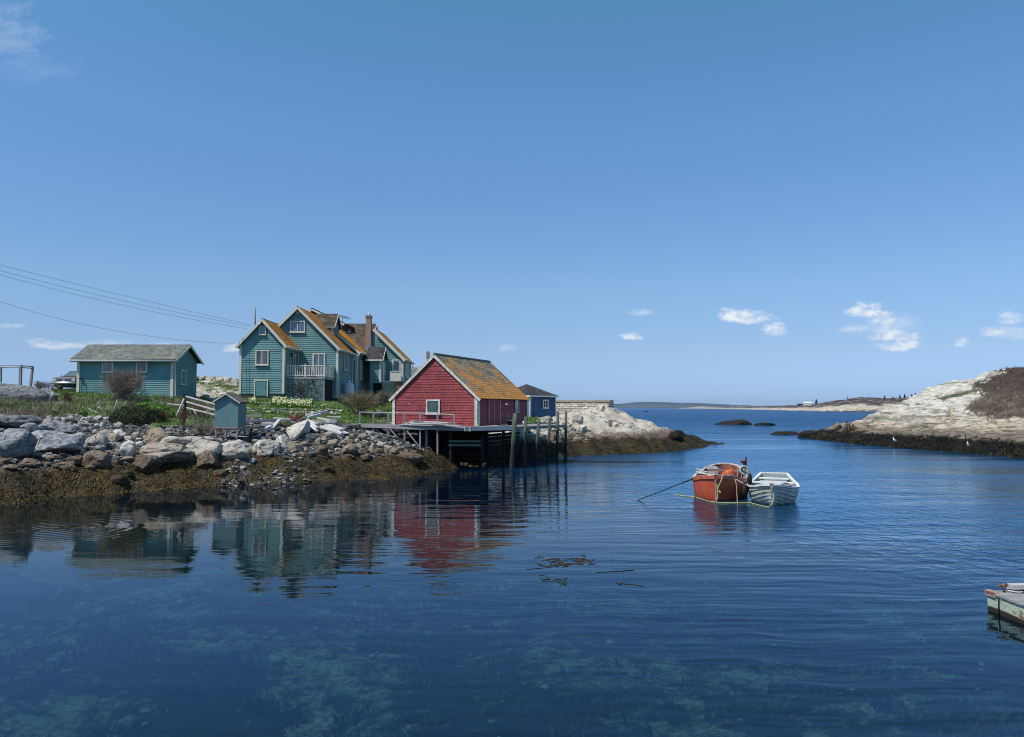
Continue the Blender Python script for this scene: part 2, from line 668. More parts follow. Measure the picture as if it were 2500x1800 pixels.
shore = []
wl = [(-300, 1262), (-150, 1247), (0, 1235), (100, 1222), (200, 1212), (300, 1203), (400, 1196), (500, 1189), (600, 1184), (700, 1180), (800, 1174), (900, 1170),
      (980, 1166), (1050, 1157), (1090, 1150), (1118, 1143), (1145, 1138), (1200, 1131), (1250, 1124), (1290, 1120), (1340, 1117), (1400, 1112), (1480, 1110), (1557, 1108), (1620, 1104),
      (1674, 1100), (1720, 1092), (1766, 1084)]
W = waters(wl)
shore += W
for (x, y, z) in W:                              # the bottom falls away in front of the shore
    n = math.hypot(x, y)
    shore.append((x * (1 - 3 / n), y * (1 - 3 / n), -.75))
    shore.append((x * (1 - 8 / n), y * (1 - 8 / n), -2.1))
    shore.append((x * (1 - 16 / n), y * (1 - 16 / n), -3.2))
for px, rows in {
    -300: [(1170, 30.5), (1090, 33), (1010, 38), (985, 44), (950, 51), (945, 58)],
    -100: [(1160, 31.5), (1080, 34.5), (1020, 38.5), (990, 44), (962, 50), (948, 55), (955, 62)],
    0: [(1160, 31.8), (1105, 33.6), (1060, 36), (1025, 40), (992, 45), (968, 50), (953, 54), (955, 60)],
    100: [(1152, 33.4), (1110, 35.5), (1070, 38), (1025, 42), (996, 47), (978, 50), (966, 54), (958, 60)],
    200: [(1145, 35), (1112, 37), (1070, 41), (1027, 45), (1003, 48), (978, 53), (958, 58)],
    300: [(1135, 37.3), (1104, 39.5), (1066, 42), (1020, 46.5), (992, 50), (968, 56)],
    423: [(1120, 39.4), (1088, 41), (1055, 43.5), (1024, 47), (1002, 50), (972, 57.5)],
    520: [(1115, 40.3), (1090, 42.5), (1076, 43.6), (1064, 46), (1037, 48.6), (1010, 52), (988, 59), (968, 65)],
    600: [(1115, 41), (1090, 43), (1078, 44.3), (1062, 46.6), (1043, 49), (1022, 53), (1000, 60), (977, 65)],
    700: [(1110, 42.3), (1082, 44), (1048, 47), (1037, 50), (1020, 55), (1000, 60), (983, 65.5)],
    800: [(1105, 43.6), (1075, 46), (1048, 49), (1033, 53), (1012, 60), (990, 67), (984, 74)],
    900: [(1115, 44.3), (1090, 46), (1065, 48.5), (1045, 52), (1032, 56), (1014, 62), (995, 72)],
    980: [(1112, 44.8), (1092, 47), (1075, 50), (1052, 54), (1030, 60)],
    1040: [(1115, 46.4), (1102, 48), (1100, 51)],
    1080: [(1128, 47.6)],
    1300: [(1092, 58.3), (1065, 60), (1042, 62), (1028, 66), (1018, 73)],
    1380: [(1088, 60.8), (1064, 63), (1050, 65), (1036, 70), (1022, 78)],
    1420: [(1084, 63.3), (1062, 66), (1042, 69), (1012, 74), (1002, 78)],
    1475: [(1088, 64.7), (1064, 67), (1042, 69), (1007, 74), (988, 78)],
    1540: [(1084, 66), (1062, 68), (1035, 72), (1014, 77)],
    1600: [(1082, 68), (1059, 72), (1033, 78)],
    1650: [(1077, 72), (1053, 79)],
    1700: [(1075, 77)],
}.items():
    shore += col_pts(px, rows)
X_ = lambda px, D: (px - 1250) / F_PX * D
for px, D, z in [(1475, 84, 3.4), (1475, 92, .3), (1475, 98, -1.5), (1540, 84, 2.3), (1540, 91, -.5), (1600, 86, .9), (1600, 92, -1), (1650, 86, .4), (1650, 92, -1),
                 (1700, 84, .2), (1700, 90, -1.2), (1766, 90, -1.2), (1850, 85, -2.5), (1850, 75, -2.5), (1420, 86, 2.6), (1420, 96, 0), (1420, 102, -2),
                 (1380, 90, 2.6), (1380, 100, .5), (1300, 85, 3.0), (1300, 105, 2.5), (1300, 120, -1), (1150, 53.5, .3), (1180, 56, .4), (1230, 60, .6), (1120, 60, 1.5), (1180, 64, 2.0), (1040, 61, 2.5), (1000, 53, 1.35), (1050, 52, .8), (1050, 56, 1.7), (1110, 51, .1), (1110, 55, .6), (1160, 50.5, -.5), (1220, 52, -.6), (1260, 54, -.4), (1200, 55, .1), (1250, 66, 2.7),
                 (1100, 75, 3.4), (1000, 75, 3.9), (1200, 80, 3.2), (900, 85, 4.6), (800, 90, 5), (1000, 100, 4.0), (1100, 120, 2), (900, 130, 3), (600, 70, 4.9), (620, 62, 4.2),
                 (700, 100, 5.5), (600, 95, 6.6), (530, 86, 7.1), (480, 88, 7.2), (560, 80, 6.5), (500, 74, 5.9), (450, 68, 5.2), (400, 66, 5.2), (300, 64, 5.1), (200, 66, 5.3), (120, 66, 5.25), (60, 66, 5.1), (0, 66, 5.0),
                 (-100, 68, 4.8), (-300, 70, 4.6), (400, 85, 6.3), (200, 85, 5.1), (0, 85, 4.6), (-200, 90, 4), (-400, 60, 4.5), (-400, 40, 3.6), (-450, 30, .8),
                 (300, 110, 4), (500, 120, 4), (0, 120, 3), (-400, 110, 3), (600, 130, 3.5)]:
    shore.append((X_(px, D), D, z))
shore_f = tps(shore)


def slabs(X, Y, seed, x0, x1, y0, y1, n, sx, sy, step, rot=0.0, depth=.3, wd=.16):
    """joint-bounded slabs: each cell stands a little higher or lower, with a cleft along the joints"""
    rs = np.random.RandomState(seed)
    sxp, syp = rs.uniform(x0, x1, n), rs.uniform(y0, y1, n)
    hh = rs.uniform(-step, step, n)
    tx, ty = rs.uniform(-.08, .08, n), rs.uniform(-.08, .08, n)
    c, s = math.cos(rot), math.sin(rot)
    P = np.stack([X, Y, X * 0], 1)
    Xw, Yw = X + fbm(P * .35 + seed, 3) * 1.1, Y + fbm(P * .35 + seed + 30, 3) * 1.1
    d1 = np.full(X.shape, 1e9)
    d2 = np.full(X.shape, 1e9)
    off = np.zeros(X.shape)
    for i in range(n):
        u, v = Xw - sxp[i], Yw - syp[i]
        d = np.hypot((u * c + v * s) / sx, (-u * s + v * c) / sy)
        near = d < d1
        d2 = np.where(near, d1, np.minimum(d2, d))
        off = np.where(near, hh[i] + tx[i] * u + ty[i] * v, off)
        d1 = np.where(near, d, d1)
    return off - depth * np.exp(-(d2 - d1) / wd)


def pads(X, Y, Z):
    """level the ground under the buildings"""
    def pad(Z, x0, x1, y0, y1, z, soft=1.2):
        dx = np.maximum(np.maximum(x0 - X, X - x1), 0)
        dy = np.maximum(np.maximum(y0 - Y, Y - y1), 0)
        k = 1 - sstep(0, soft, np.hypot(dx, dy))
        return Z * (1 - k) + z * k
    Z = pad(Z, -23.2, -19.3, 66.2, 72, 4.62, 1.5)
    Z = pad(Z, -19.3, -15.4, 66.6, 88, 4.35, 1.5)
    Z = pad(Z, -15.4, -11, 78, 88, 4.3, 1.5)
    return Z


def land_masks(X, Y, Z):
    px, py = to_px(X, Y, Z)
    P = np.stack([X, Y, Z * 0], 1)
    n = fbm(P * .45, 4)
    n2 = fbm(P * 1.7 + 40, 3)
    weed = 1 - sstep(1.0, 1.3, Z + n * .35 + n2 * .18 - .12 * sstep(300, 0, px) - np.where(px > 1290, .05, 0))
    grass = sstep(3.0, 3.5, Z + n * .5)
    grass = np.where((px > 560) & (px < 1000), sstep(52, 53.5, Y + n * 1.2) * sstep(2.5, 2.8, Z + n * .3), grass)
    grass = np.where(px > 1230, sstep(1282, 1290, px) * sstep(1322, 1312, px) * sstep(63, 64, Y), grass)
    grass = np.where((px < 640) & (px > 425) & (Y > 66), grass * sstep(-.28, .05, n + n2 * .4), grass)
    # rock outcrop on the left skyline and the smooth ledge beside the garage
    ledge = sstep(430, 445, px) * sstep(560, 530, px) * sstep(62, 64, Y) * sstep(76, 72, Y)
    grass = grass * (1 - ledge * sstep(-.3, .1, n2 + .15))
    grass = grass * (1 - sstep(160, 100, px) * sstep(48, 50, Y) * sstep(62, 58, Y))
    grass = np.maximum(grass, sstep(355, 375, px) * sstep(538, 515, px) * sstep(2.55, 2.8, Z + n * .2) * (Y < 60))
    gravel_gap_shade = sstep(520, 580, px) * sstep(800, 760, px) * sstep(2.0, 1.6, Z) * sstep(-.5, -.1, n2 + n)
    gravel_gap_shade = np.maximum(gravel_gap_shade, sstep(600, 640, px) * sstep(1040, 1000, px) * sstep(1.5, 1.8, Z) * sstep(52.5, 51, Y) * .9)
    weed = weed * (1 - gravel_gap_shade * sstep(-.15, .25, n2 * 1.5 + n))
    rubble = sstep(1290, 1200, px) * (1 - grass) * (1 - weed) * sstep(60, 57, Y) * (1 - sstep(60, 0, px) * .3)  # ground between boulders takes the dark tone as painted gap shade
    gravel_gap_shade = np.maximum(gravel_gap_shade, rubble)
    heath = np.zeros_like(X)
    heath = np.maximum(heath, (1 - .65 * sstep(160, 200, px)) * sstep(640, 560, px) * sstep(2.9, 3.25, Z + n * .4) * sstep(4.3, 3.9, Z + n2 * .3) * sstep(-.1, .25, n2 + n * .5 + .15))
    return weed, grass, gravel_gap_shade, heath, px, py


def grid(x0, x1, y0, y1, step):
    nx = int((x1 - x0) / step) + 1
    ny = int((y1 - y0) / step) + 1
    gx, gy = np.meshgrid(np.linspace(x0, x1, nx), np.linspace(y0, y1, ny))
    i = np.arange(nx * ny).reshape(ny, nx)
    F = np.stack([i[:-1, :-1], i[:-1, 1:], i[1:, 1:], i[1:, :-1]], -1).reshape(-1, 4)
    return gx.ravel(), gy.ravel(), F


def shore_height(X, Y, detail=True):
    Z = shore_f(X, Y)
    if not detail:
        return pads(X, Y, Z)
    P = np.stack([X, Y, Y * 0], 1)
    weed, grass, gravel_gap_shade, heath, px, py = land_masks(X, Y, Z)
    rockn = fbm(P * .42, 5, gain=.55) * .42 + (ridged(P * .7 + 5, 3) - 1.2) * .16
    soft = fbm(P * .8, 4) * .14
    weedn = fbm(P * .42 + 3, 3) * .55 + fbm(P * 1.4 + 1, 3) * .18
    isl = sstep(1290, 1340, px)
    Z = Z + np.where(grass > .5, soft, rockn * (.62 - .12 * isl)) * (1 - weed) * (1 - .7 * gravel_gap_shade) + weed * weedn * sstep(-1.2, .2, Z) * .9
    # stepped joints on the islet
    c = np.stack([X * .55 + Y * .18, Y * .3 - X * .1, Z * .5], 1)
    Z = Z + isl * (1 - weed) * (ridged(c, 3) - 1.3) * .36
    m = (px > 1290) & (Z > .8)
    if m.any():
        Z = Z.copy()
        Z[m] += (slabs(X[m], Y[m], 5, 1, 20, 56, 90, 60, 1.5, 1.0, .16, .5, .32, .10) * sstep(.8, 1.8, Z[m]) * sstep(1290, 1330, px[m]))
    return pads(X, Y, Z)


gx, gy, F = grid(-62, 30, 26, 118, .26)
gz = shore_height(gx, gy)
weed, grass, gravel_gap_shade, heath, px, py = land_masks(gx, gy, gz)
keep = (gz[F] > -3.0).any(1)
F = F[keep]
used = np.unique(F)
re = -np.ones(len(gx), int)
re[used] = np.arange(len(used))
V = np.stack([gx, gy, gz], 1)[used]
o = np_mesh('terrain', V, re[F], MAT_SHORE, dict(weed=weed[used], grass=grass[used], gravel_gap_shade=gravel_gap_shade[used], heath=heath[used]))
tag(o, kind='structure')


def ground(x, y):
    return float(shore_height(np.array([float(x)]), np.array([float(y)]))[0])


def on_ground(px, D, dz=0.0):
    x = X_(px, D)
    return Vector((x, D, ground(x, D) + dz))


def hit_ground(px, py, f=None, d0=30, d1=110):
    """where the ray through a photo pixel first meets the ground"""
    Ds = np.arange(d0, d1, .15)
    pts = np.array([tuple(at(px, py, D)) for D in Ds])
    z = (f or shore_height)(pts[:, 0], pts[:, 1])
    k = np.argmax(pts[:, 2] < z)
    if not (pts[:, 2] < z).any():
        k = len(Ds) - 1
    return Vector((pts[k, 0], pts[k, 1], z[k]))


# ------------------------------------------------------------ right-hand headland
hw = [(1883, 1062), (1960, 1070), (2038, 1078), (2100, 1086), (2189, 1094), (2280, 1100), (2364, 1105.5), (2450, 1114), (2500, 1120), (2650, 1135), (2850, 1155)]
hp = waters(hw)
for (x, y, z) in list(hp):
    n = math.hypot(x, y)
    hp.append((x * (1 - 4 / n), y * (1 - 4 / n), -.9))
    hp.append((x * (1 - 10 / n), y * (1 - 10 / n), -3))
for px_, rows in {
    1960: [(1062, 99)],
    2000: [(1056, 98)],
    2038: [(1066, 88.5), (1052, 92)],
    2102: [(1066, 83), (1046, 88), (1027, 95)],
    2160: [(1068, 79), (1040, 88), (1007, 97)],
    2241: [(1068, 75.5), (1045, 81), (1020, 87), (985, 93), (958, 98)],
    2277: [(1066, 74), (1030, 83), (985, 91), (946, 98)],
    2349: [(1072, 69.8), (1050, 75), (1015, 82), (970, 89), (927, 97)],
    2422: [(1072, 66.8), (1052, 71), (1030, 75), (995, 81), (955, 88), (915, 95)],
    2500: [(1077, 62.6), (1055, 67), (1027, 72), (990, 78), (945, 86), (903, 92)],
    2650: [(1085, 57), (1060, 61), (1020, 68), (970, 77), (925, 85), (890, 90)],
    2850: [(1095, 52), (1060, 58), (1010, 66), (960, 76), (900, 84), (880, 90)],
}.items():
    hp += col_pts(px_, rows)
for px_, D, z in [(1883, 116, -1), (1960, 108, -.5), (2038, 104, -.5), (2102, 108, .3), (2160, 112, .8), (2241, 112, 3.4), (2277, 112, 4), (2349, 112, 4.8), (2422, 112, 5.6), (2500, 110, 6.2), (2650, 112, 6.5),
                  (2850, 112, 6.5), (2102, 125, -2), (2241, 135, -2), (2400, 145, -2), (2600, 150, -1), (2850, 150, 0)]:
    hp.append((X_(px_, D), D, z))
hill_f = tps(hp)


def in_poly(px, py, poly):
    c = np.zeros(px.shape, bool)
    j = len(poly) - 1
    for i in range(len(poly)):
        xi, yi = poly[i]
        xj, yj = poly[j]
        c ^= ((yi > py) != (yj > py)) & (px < (xj - xi) * (py - yi) / (yj - yi + 1e-9) + xi)
        j = i
    return c


HEATH_POLY = [(2425, 922), (2455, 905), (2500, 880), (3200, 860), (3200, 1010), (2500, 1019), (2440, 1022), (2412, 1021), (2385, 1012), (2348, 998), (2366, 985), (2396, 974), (2400, 960), (2388, 950), (2372, 945), (2395, 934)]


def hill_height(X, Y, detail=True):
    Z = hill_f(X, Y)
    P = np.stack([X, Y, Y * 0], 1)
    k = sstep(.2, 1.6, Z)
    B = np.stack([(X + .35 * Z) * .22, Y * .10 + X * .03, Z * .9], 1)
    Z = Z + k * (fbm(P * .16 + 2, 4) * .55 + (ridged(B, 3) - 1.3) * .30 + fbm(P * .6, 4) * .13)
    Z = Z + k * slabs(X, Y, 9, 30, 90, 60, 125, 150, 3.2, 1.0, .14, .35, .30, .13)
    Z = Z + (1 - k) * fbm(P * .7 + 8, 4) * .3 * sstep(-1.5, -.2, Z)
    return Z


gx, gy, F = grid(28, 74, 48, 130, .2)
gz = hill_height(gx, gy)
px, py = to_px(gx, gy, gz)
nn = fbm(np.stack([gx, gy, gx * 0], 1) * .5, 4)
n2_ = fbm(np.stack([gx, gy, gx * 0], 1) * 2, 3)
weed = 1 - sstep(.85, 1.12, gz + nn * .22 + n2_ * .1)
heath = in_poly(px + nn * 22, py + n2_ * 14, HEATH_POLY).astype(float)
heath = np.maximum(heath, ((px > 2500) & (py < 1000)).astype(float))
green = in_poly(px + nn * 8, py + n2_ * 3, [(2278, 974), (2330, 962), (2392, 950), (2392, 955), (2350, 966), (2300, 977)]).astype(float)
gz = gz + heath * (.16 + n2_ * .12)
keep = (gz[F] > -2.5).any(1)
F = F[keep]
used = np.unique(F)
re = -np.ones(len(gx), int)
re[used] = np.arange(len(used))
o = np_mesh('headland', np.stack([gx, gy, gz], 1)[used], re[F], MAT_HILL, dict(weed=weed[used], heath=heath[used], grass=green[used]))
tag(o, kind='structure')


# ------------------------------------------------------------ sea bed and water
def mat_bed():
    m, t = newmat('sea_bed')
    P = t.add('ShaderNodeNewGeometry').outputs['Position']
    a = t.noise(P, .38, 8, .68)
    b = t.noise(P, 2.2, 8, .78)
    c = t.noise(P, 8, 4, .7)
    patch = t.ramp(t.math('ADD', a, t.math('MULTIPLY', t.math('SUBTRACT', b, .5), .85)), .48, .66)
    sand = t.mix(t.ramp(c, .3, .7), (.06, .10, .06), (.29, .38, .24))
    weed_ = t.mix(t.ramp(c, .35, .75), (.006, .010, .008), (.035, .045, .022))
    base = t.mix(patch, weed_, sand)
    red = t.math('MULTIPLY', t.ramp(t.noise(t.mapping(P, (1, 1, 1), (5, 2, 0)), .55, 5, .7), .60, .68), t.ramp(b, .42, .6))
    base = t.mix(t.math('MULTIPLY', red, .7), base, (.22, .12, .07))
    sh = t.add('ShaderNodeTexVoronoi', ins={'Vector': P, 'Scale': 3.2})
    base = t.mix(t.math('MULTIPLY', t.ramp(sh.outputs[0], .05, .10, 1, 0), t.ramp(t.noise(P, .7, 3, .6), .5, .62)), base, (.45, .48, .40))
    pbr(t, base, .95, b, .25, .8, .1)
    return m


gx, gy, F = grid(-70, 60, 3, 110, 1.0)
P_ = np.stack([gx, gy, gx * 0], 1)
gz = -1.75 - .5 * sstep(20, 45, gy) + fbm(P_ * .18, 4) * .5 + fbm(P_ * .9, 3) * .16 - .9 * sstep(15, 40, gx)
o = np_mesh('sea_bed', np.stack([gx, gy, gz], 1), F, mat_bed())
tag(o, kind='structure')
mb = MB()
mb.face([(-9000, -300, -14), (9000, -300, -14), (9000, 12500, -14), (-9000, 12500, -14)])
o = mb.build('deep_sea_bed', simple('deep_bed', (.01, .02, .025)), origin=(0, 0, -14))
tag(o, kind='structure')


def mat_water():
    m, t = newmat('water')
    P = t.add('ShaderNodeNewGeometry').outputs['Position']
    sep = t.add('ShaderNodeSeparateXYZ', ins={0: P})
    x, y = sep.outputs[0], sep.outputs[1]
    # how ruffled the surface is: glassy in the sheltered near cove, wind-ruffled in the channel and beyond
    broad = t.noise(t.mapping(P, (.35, 1.0, 1)), .10, 4, .6)
    streak = t.noise(t.mapping(P, (.12, 1.0, 1), (9, 3, 0)), .22, 4, .6)
    open_ = t.ramp(t.math('ADD', t.math('MULTIPLY', y, .5), t.math('MULTIPLY', x, 1.6)), 18, 32)
    gust = t.ramp(t.math('ADD', t.math('MULTIPLY', broad, .5), t.math('MULTIPLY', streak, .5)), .38, .58, .35, 1.0)
    far = t.ramp(y, 85, 200)
    ruff = t.math('MAXIMUM', t.math('MULTIPLY', open_, gust), t.math('MULTIPLY', far, t.ramp(t.noise(t.mapping(P, (.05, .55, 1), (1, 7, 0)), .10, 4, .6), .38, .6, .45, 1.0)))
    # fine wind ripples
    warp = t.add('ShaderNodeVectorMath', operation='ADD', ins={0: P, 1: t.add('ShaderNodeVectorMath', operation='SCALE', ins={0: t.add('ShaderNodeTexNoise', ins={'Vector': P, 'Scale': .5}).outputs[1], 'Scale': .8}).outputs[0]}).outputs[0]
    r1 = t.noise(t.mapping(warp, (.55, 1.0, 1), rot=(0, 0, R(12))), 3.4, 5, .62)
    r2 = t.noise(t.mapping(warp, (.5, 1.0, 1), rot=(0, 0, R(-14))), .9, 4, .6)
    r3 = t.noise(t.mapping(warp, (1.0, .62, 1), (2, 8, 0), (0, 0, R(18))), 2.1, 3, .55)
    r4 = t.noise(t.mapping(P, (.8, .45, 1), (7, 1, 0), (0, 0, R(12))), .7, 5, .65)
    # long low swells that bend reflections into bands
    s1 = t.noise(t.mapping(warp, (.16, 1.0, 1), rot=(0, 0, R(-7))), 1.5, 2, .5)
    s2 = t.noise(t.mapping(P, (.35, 1.0, 1), (4, 4, 0), rot=(0, 0, R(10))), .35, 2, .5)
    right = t.ramp(t.math('ADD', x, t.math('MULTIPLY', y, .30)), -4, 12, .0, 1.0)
    calm = t.math('MULTIPLY', r1, .0010)
    calm = t.math('ADD', calm, t.math('MULTIPLY', r2, .004))
    calm = t.math('ADD', calm, t.math('MULTIPLY', s1, t.math('ADD', .003, t.math('MULTIPLY', t.math('MULTIPLY', right, t.ramp(y, 26, 60, 1, .25)), .034))))
    calm = t.math('ADD', calm, t.math('MULTIPLY', s2, .016))
    dx_ = t.math('SUBTRACT', x, -14.6)
    dy_ = t.math('SUBTRACT', y, 24.6)
    dr_ = t.math('SQRT', t.math('ADD', t.math('MULTIPLY', dx_, dx_), t.math('MULTIPLY', dy_, dy_)))
    rings = t.math('MULTIPLY', t.math('SINE', t.math('MULTIPLY', dr_, 17.0)), t.ramp(dr_, .4, 4.6, .0022, 0.0))
    calm = t.math('ADD', calm, rings)
    wind = t.math('ADD', t.math('MULTIPLY', r1, .045), t.math('ADD', t.math('MULTIPLY', r2, .10), t.math('MULTIPLY', r3, .15)))
    wind = t.math('MULTIPLY', wind, ruff)
    wind = t.math('ADD', wind, t.math('MULTIPLY', r4, t.math('MULTIPLY', t.ramp(y, 60, 140), .8)))
    # the reflection follows the gentle slopes; the steep wavelets scatter it (roughness) and set how much is mirrored (fresnel)
    soft = t.add('ShaderNodeBump', ins={'Height': t.math('ADD', calm, t.math('MULTIPLY', wind, t.ramp(y, 20, 120, .22, .05))), 'Distance': 1.0, 'Strength': 1.0})
    bump = t.add('ShaderNodeBump', ins={'Height': t.math('ADD', calm, wind), 'Distance': 1.0, 'Strength': 1.0})
    N = bump.outputs[0]
    fr = t.add('ShaderNodeFresnel', ins={'IOR': 1.47, 'Normal': N})
    # facets of ruffled water tilt towards the viewer, so it mirrors less than a flat sheet would
    fr_ = t.math('MULTIPLY', fr.outputs[0], t.math('SUBTRACT', 1.0, t.math('MULTIPLY', ruff, t.ramp(y, 30, 160, .0, .50))))
    gl = t.add('ShaderNodeBsdfAnisotropic', ins={'Color': t.mix(t.math('MAXIMUM', open_, t.ramp(y, 15, 24, 1, 0)), (.90, .95, 1.0), (.62, .82, 1.0)), 'Roughness': t.math('ADD', .008, t.math('MULTIPLY', ruff, .20)), 'Normal': soft.outputs[0]})  # bluer reflection painted into the gloss colour, zone by zone
    tr = t.add('ShaderNodeBsdfTransparent', ins={'Color': (.42, .61, .64)})
    body = t.add('ShaderNodeBsdfDiffuse', ins={'Color': t.mix(far, t.mix(open_, (.0015, .009, .024), (.003, .045, .115)), (.002, .038, .115))})
    k = t.math('MAXIMUM', t.ramp(t.math('ADD', y, t.math('MULTIPLY', x, .5)), 15, 46, .12, .93), .12)
    inner = t.add('ShaderNodeMixShader', ins={0: k, 1: tr.outputs[0], 2: body.outputs[0]})
    mixs = t.add('ShaderNodeMixShader', ins={0: fr_, 1: inner.outputs[0], 2: gl.outputs[0]})
    t.add('ShaderNodeOutputMaterial', ins={0: mixs.outputs[0]})
    return m


mb = MB()
mb.face([(-9000, -300, 0), (9000, -300, 0), (9000, 12500, 0), (-9000, 12500, 0)])
o = mb.build('water', mat_water(), origin=(0, 0, 0))
tag(o, kind='structure')
# ------------------------------------------------------------ building materials
def mat_siding(name, col, dark, chips=0.0, chipcol=(.6, .5, .48), shingle=.0, rough=.65):
    m, t = newmat(name)
    tc = t.add('ShaderNodeTexCoord')
    uv = tc.outputs['UV']
    P = tc.outputs['Object']
    n1 = t.noise(P, .7, 5, .6)
    n2 = t.noise(t.mapping(P, (1, 1, 5)), 5, 5, .65)
    base = t.mix(t.ramp(n1, .3, .7), tuple(c * .85 for c in col), tuple(c * 1.1 for c in col))
    base = t.mix(t.math('MULTIPLY', t.ramp(n2, .45, .75), .35), base, dark)
    streak = t.noise(t.mapping(P, (2.2, 2.2, .16)), 2.0, 4, .6)
    base = t.mix(t.math('MULTIPLY', t.ramp(streak, .5, .75), .3), base, tuple(c * .55 + .03 for c in col))
    if shingle:
        br = t.add('ShaderNodeTexBrick', offset=.5, ins={'Vector': uv, 'Color1': (.62, .62, .62), 'Color2': (1.06, 1.06, 1.06), 'Mortar': (.25, .25, .25), 'Scale': 1.0})
        br.inputs['Mortar Size'].default_value = .008
        br.inputs['Brick Width'].default_value = shingle
        br.inputs['Row Height'].default_value = .17
        base = t.mix(.85, base, br.outputs[0], 'MULTIPLY')
    if chips:
        c = t.math('ADD', t.noise(t.mapping(P, (1, 1, 1.6)), 9, 4, .7), t.math('MULTIPLY', t.noise(P, .9, 3, .5), .35))
        base = t.mix(t.math('MULTIPLY', t.ramp(c, .83 - chips * .1, .88 - chips * .1), .75), base, chipcol)
    pbr(t, base, rough, n2, .006, .5, .3)
    return m


def mat_roof(name, base1, base2, lichen=0.0, lcol=(.50, .20, .018), row=.17, width=.28, grad=None, lscale=.45):
    m, t = newmat(name)
    tc = t.add('ShaderNodeTexCoord')
    uv = tc.outputs['UV']
    P = tc.outputs['Object']
    br = t.add('ShaderNodeTexBrick', offset=.43, ins={'Vector': uv, 'Color1': (.35, .35, .35), 'Color2': (1.0, 1.0, 1.0), 'Mortar': (.04, .04, .04), 'Scale': 1.0})
    br.inputs['Mortar Size'].default_value = .014
    br.inputs['Mortar Smooth'].default_value = .3
    br.inputs['Brick Width'].default_value = width
    br.inputs['Row Height'].default_value = row
    sp = t.add('ShaderNodeSeparateXYZ', ins={0: uv})
    saw = t.math('FRACT', t.math('DIVIDE', sp.outputs[1], row))
    n1 = t.noise(P, 1.1, 5, .65)
    n2 = t.noise(t.mapping(P, (1, 1, 1)), 12, 4, .7)
    base = t.mix(t.ramp(n1, .3, .7), base1, base2)
    base = t.mix(.75, base, br.outputs[0], 'MULTIPLY')
    if lichen > 0:
        ln = t.math('ADD', t.noise(P, lscale, 5, .65), t.math('ADD', t.math('MULTIPLY', t.math('SUBTRACT', n2, .5), .45), t.math('MULTIPLY', t.math('SUBTRACT', br.outputs[0], .5), .12)))
        if grad:
            ln = t.math('ADD', ln, t.math('MULTIPLY', t.math('SUBTRACT', sp.outputs[1], grad[0]), grad[1]))
        th = .78 - lichen * .5
        lm = t.ramp(ln, th - .07, th + .10)
        lc = t.mix(t.ramp(n2, .3, .7), tuple(c * .6 for c in lcol), lcol)
        lc = t.mix(.5, lc, t.mix(br.outputs[0], (.5, .5, .5), (1.1, 1.1, 1.1)), 'MULTIPLY')
        base = t.mix(t.math('MULTIPLY', lm, .88), base, lc)
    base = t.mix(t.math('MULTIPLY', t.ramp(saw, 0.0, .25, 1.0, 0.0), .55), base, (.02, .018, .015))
    h = t.math('ADD', t.math('MULTIPLY', t.math('SUBTRACT', 1.0, saw), 1.0), t.math('MULTIPLY', n2, .5))
    pbr(t, base, .92, h, .03, .9, .15)
    return m


def mat_glass(name, col=(.02, .025, .03), curtain=None):
    m, t = newmat(name)
    P = t.add('ShaderNodeTexCoord').outputs['Object']
    base = col
    if curtain:
        fold = t.noise(t.mapping(P, (9, 9, .4)), 1.0, 2, .5)
        base = t.mix(t.ramp(fold, .4, .6), col, curtain)
    w = t.noise(P, 1.3, 2, .5)
    pbr(t, base, .06, w, .02, .5, .9)
    return m


def mat_wood(name, col, col2, scale=1.0, rough=.85, axis='UV', bump=.012):
    m, t = newmat(name)
    tc = t.add('ShaderNodeTexCoord')
    v = tc.outputs['UV'] if axis == 'UV' else tc.outputs['Object']
    st = (.6 * scale, 14 * scale, 1) if axis == 'UV' else ((14 * scale, 14 * scale, .7 * scale) if axis == 'Z' else (3 * scale, 3 * scale, 3 * scale))
    n = t.noise(t.mapping(v, st), 1.6, 6, .65, .4)
    n2 = t.noise(tc.outputs['Object'], 1.3, 4, .6)
    base = t.mix(t.ramp(n, .3, .7), col2, col)
    base = t.mix(t.math('MULTIPLY', t.ramp(n2, .4, .7), .4), base, tuple(c * .6 for c in col))
    pbr(t, base, rough, n, bump, .8, .2)
    return m


M_TEAL = mat_siding('teal_siding', (.15, .30, .29), (.065, .15, .155))
M_TEAL_DOOR = simple('teal_board', (.13, .29, .31), .6, .08, 2, .2)
M_TEAL_V = None
M_RED = mat_siding('red_shingles', (.37, .066, .070), (.19, .026, .030), chips=-.15, chipcol=(.62, .45, .44), shingle=.16)
M_BLUE = mat_siding('blue_siding', (.035, .10, .20), (.02, .05, .11))
M_CREAM = simple('cream_trim', (.70, .67, .55), .6, .06, 2.5, .2, .004)
M_WHITE = simple('white_trim', (.78, .78, .76), .5, .05, 2.5, .15, .003)
M_OLDWHITE = simple('weathered_white_trim', (.66, .65, .58), .8, .12, 5, .5, .006, col2=(.42, .40, .35))
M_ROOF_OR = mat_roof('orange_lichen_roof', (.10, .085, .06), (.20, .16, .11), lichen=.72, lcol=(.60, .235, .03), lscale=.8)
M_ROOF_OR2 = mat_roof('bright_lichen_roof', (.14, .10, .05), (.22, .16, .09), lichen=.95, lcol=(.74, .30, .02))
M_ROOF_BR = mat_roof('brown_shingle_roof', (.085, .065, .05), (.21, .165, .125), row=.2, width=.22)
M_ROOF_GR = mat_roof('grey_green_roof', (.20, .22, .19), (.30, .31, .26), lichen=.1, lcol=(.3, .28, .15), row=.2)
M_ROOF_DK = mat_roof('dark_roof', (.05, .05, .055), (.11, .105, .10), row=.16)
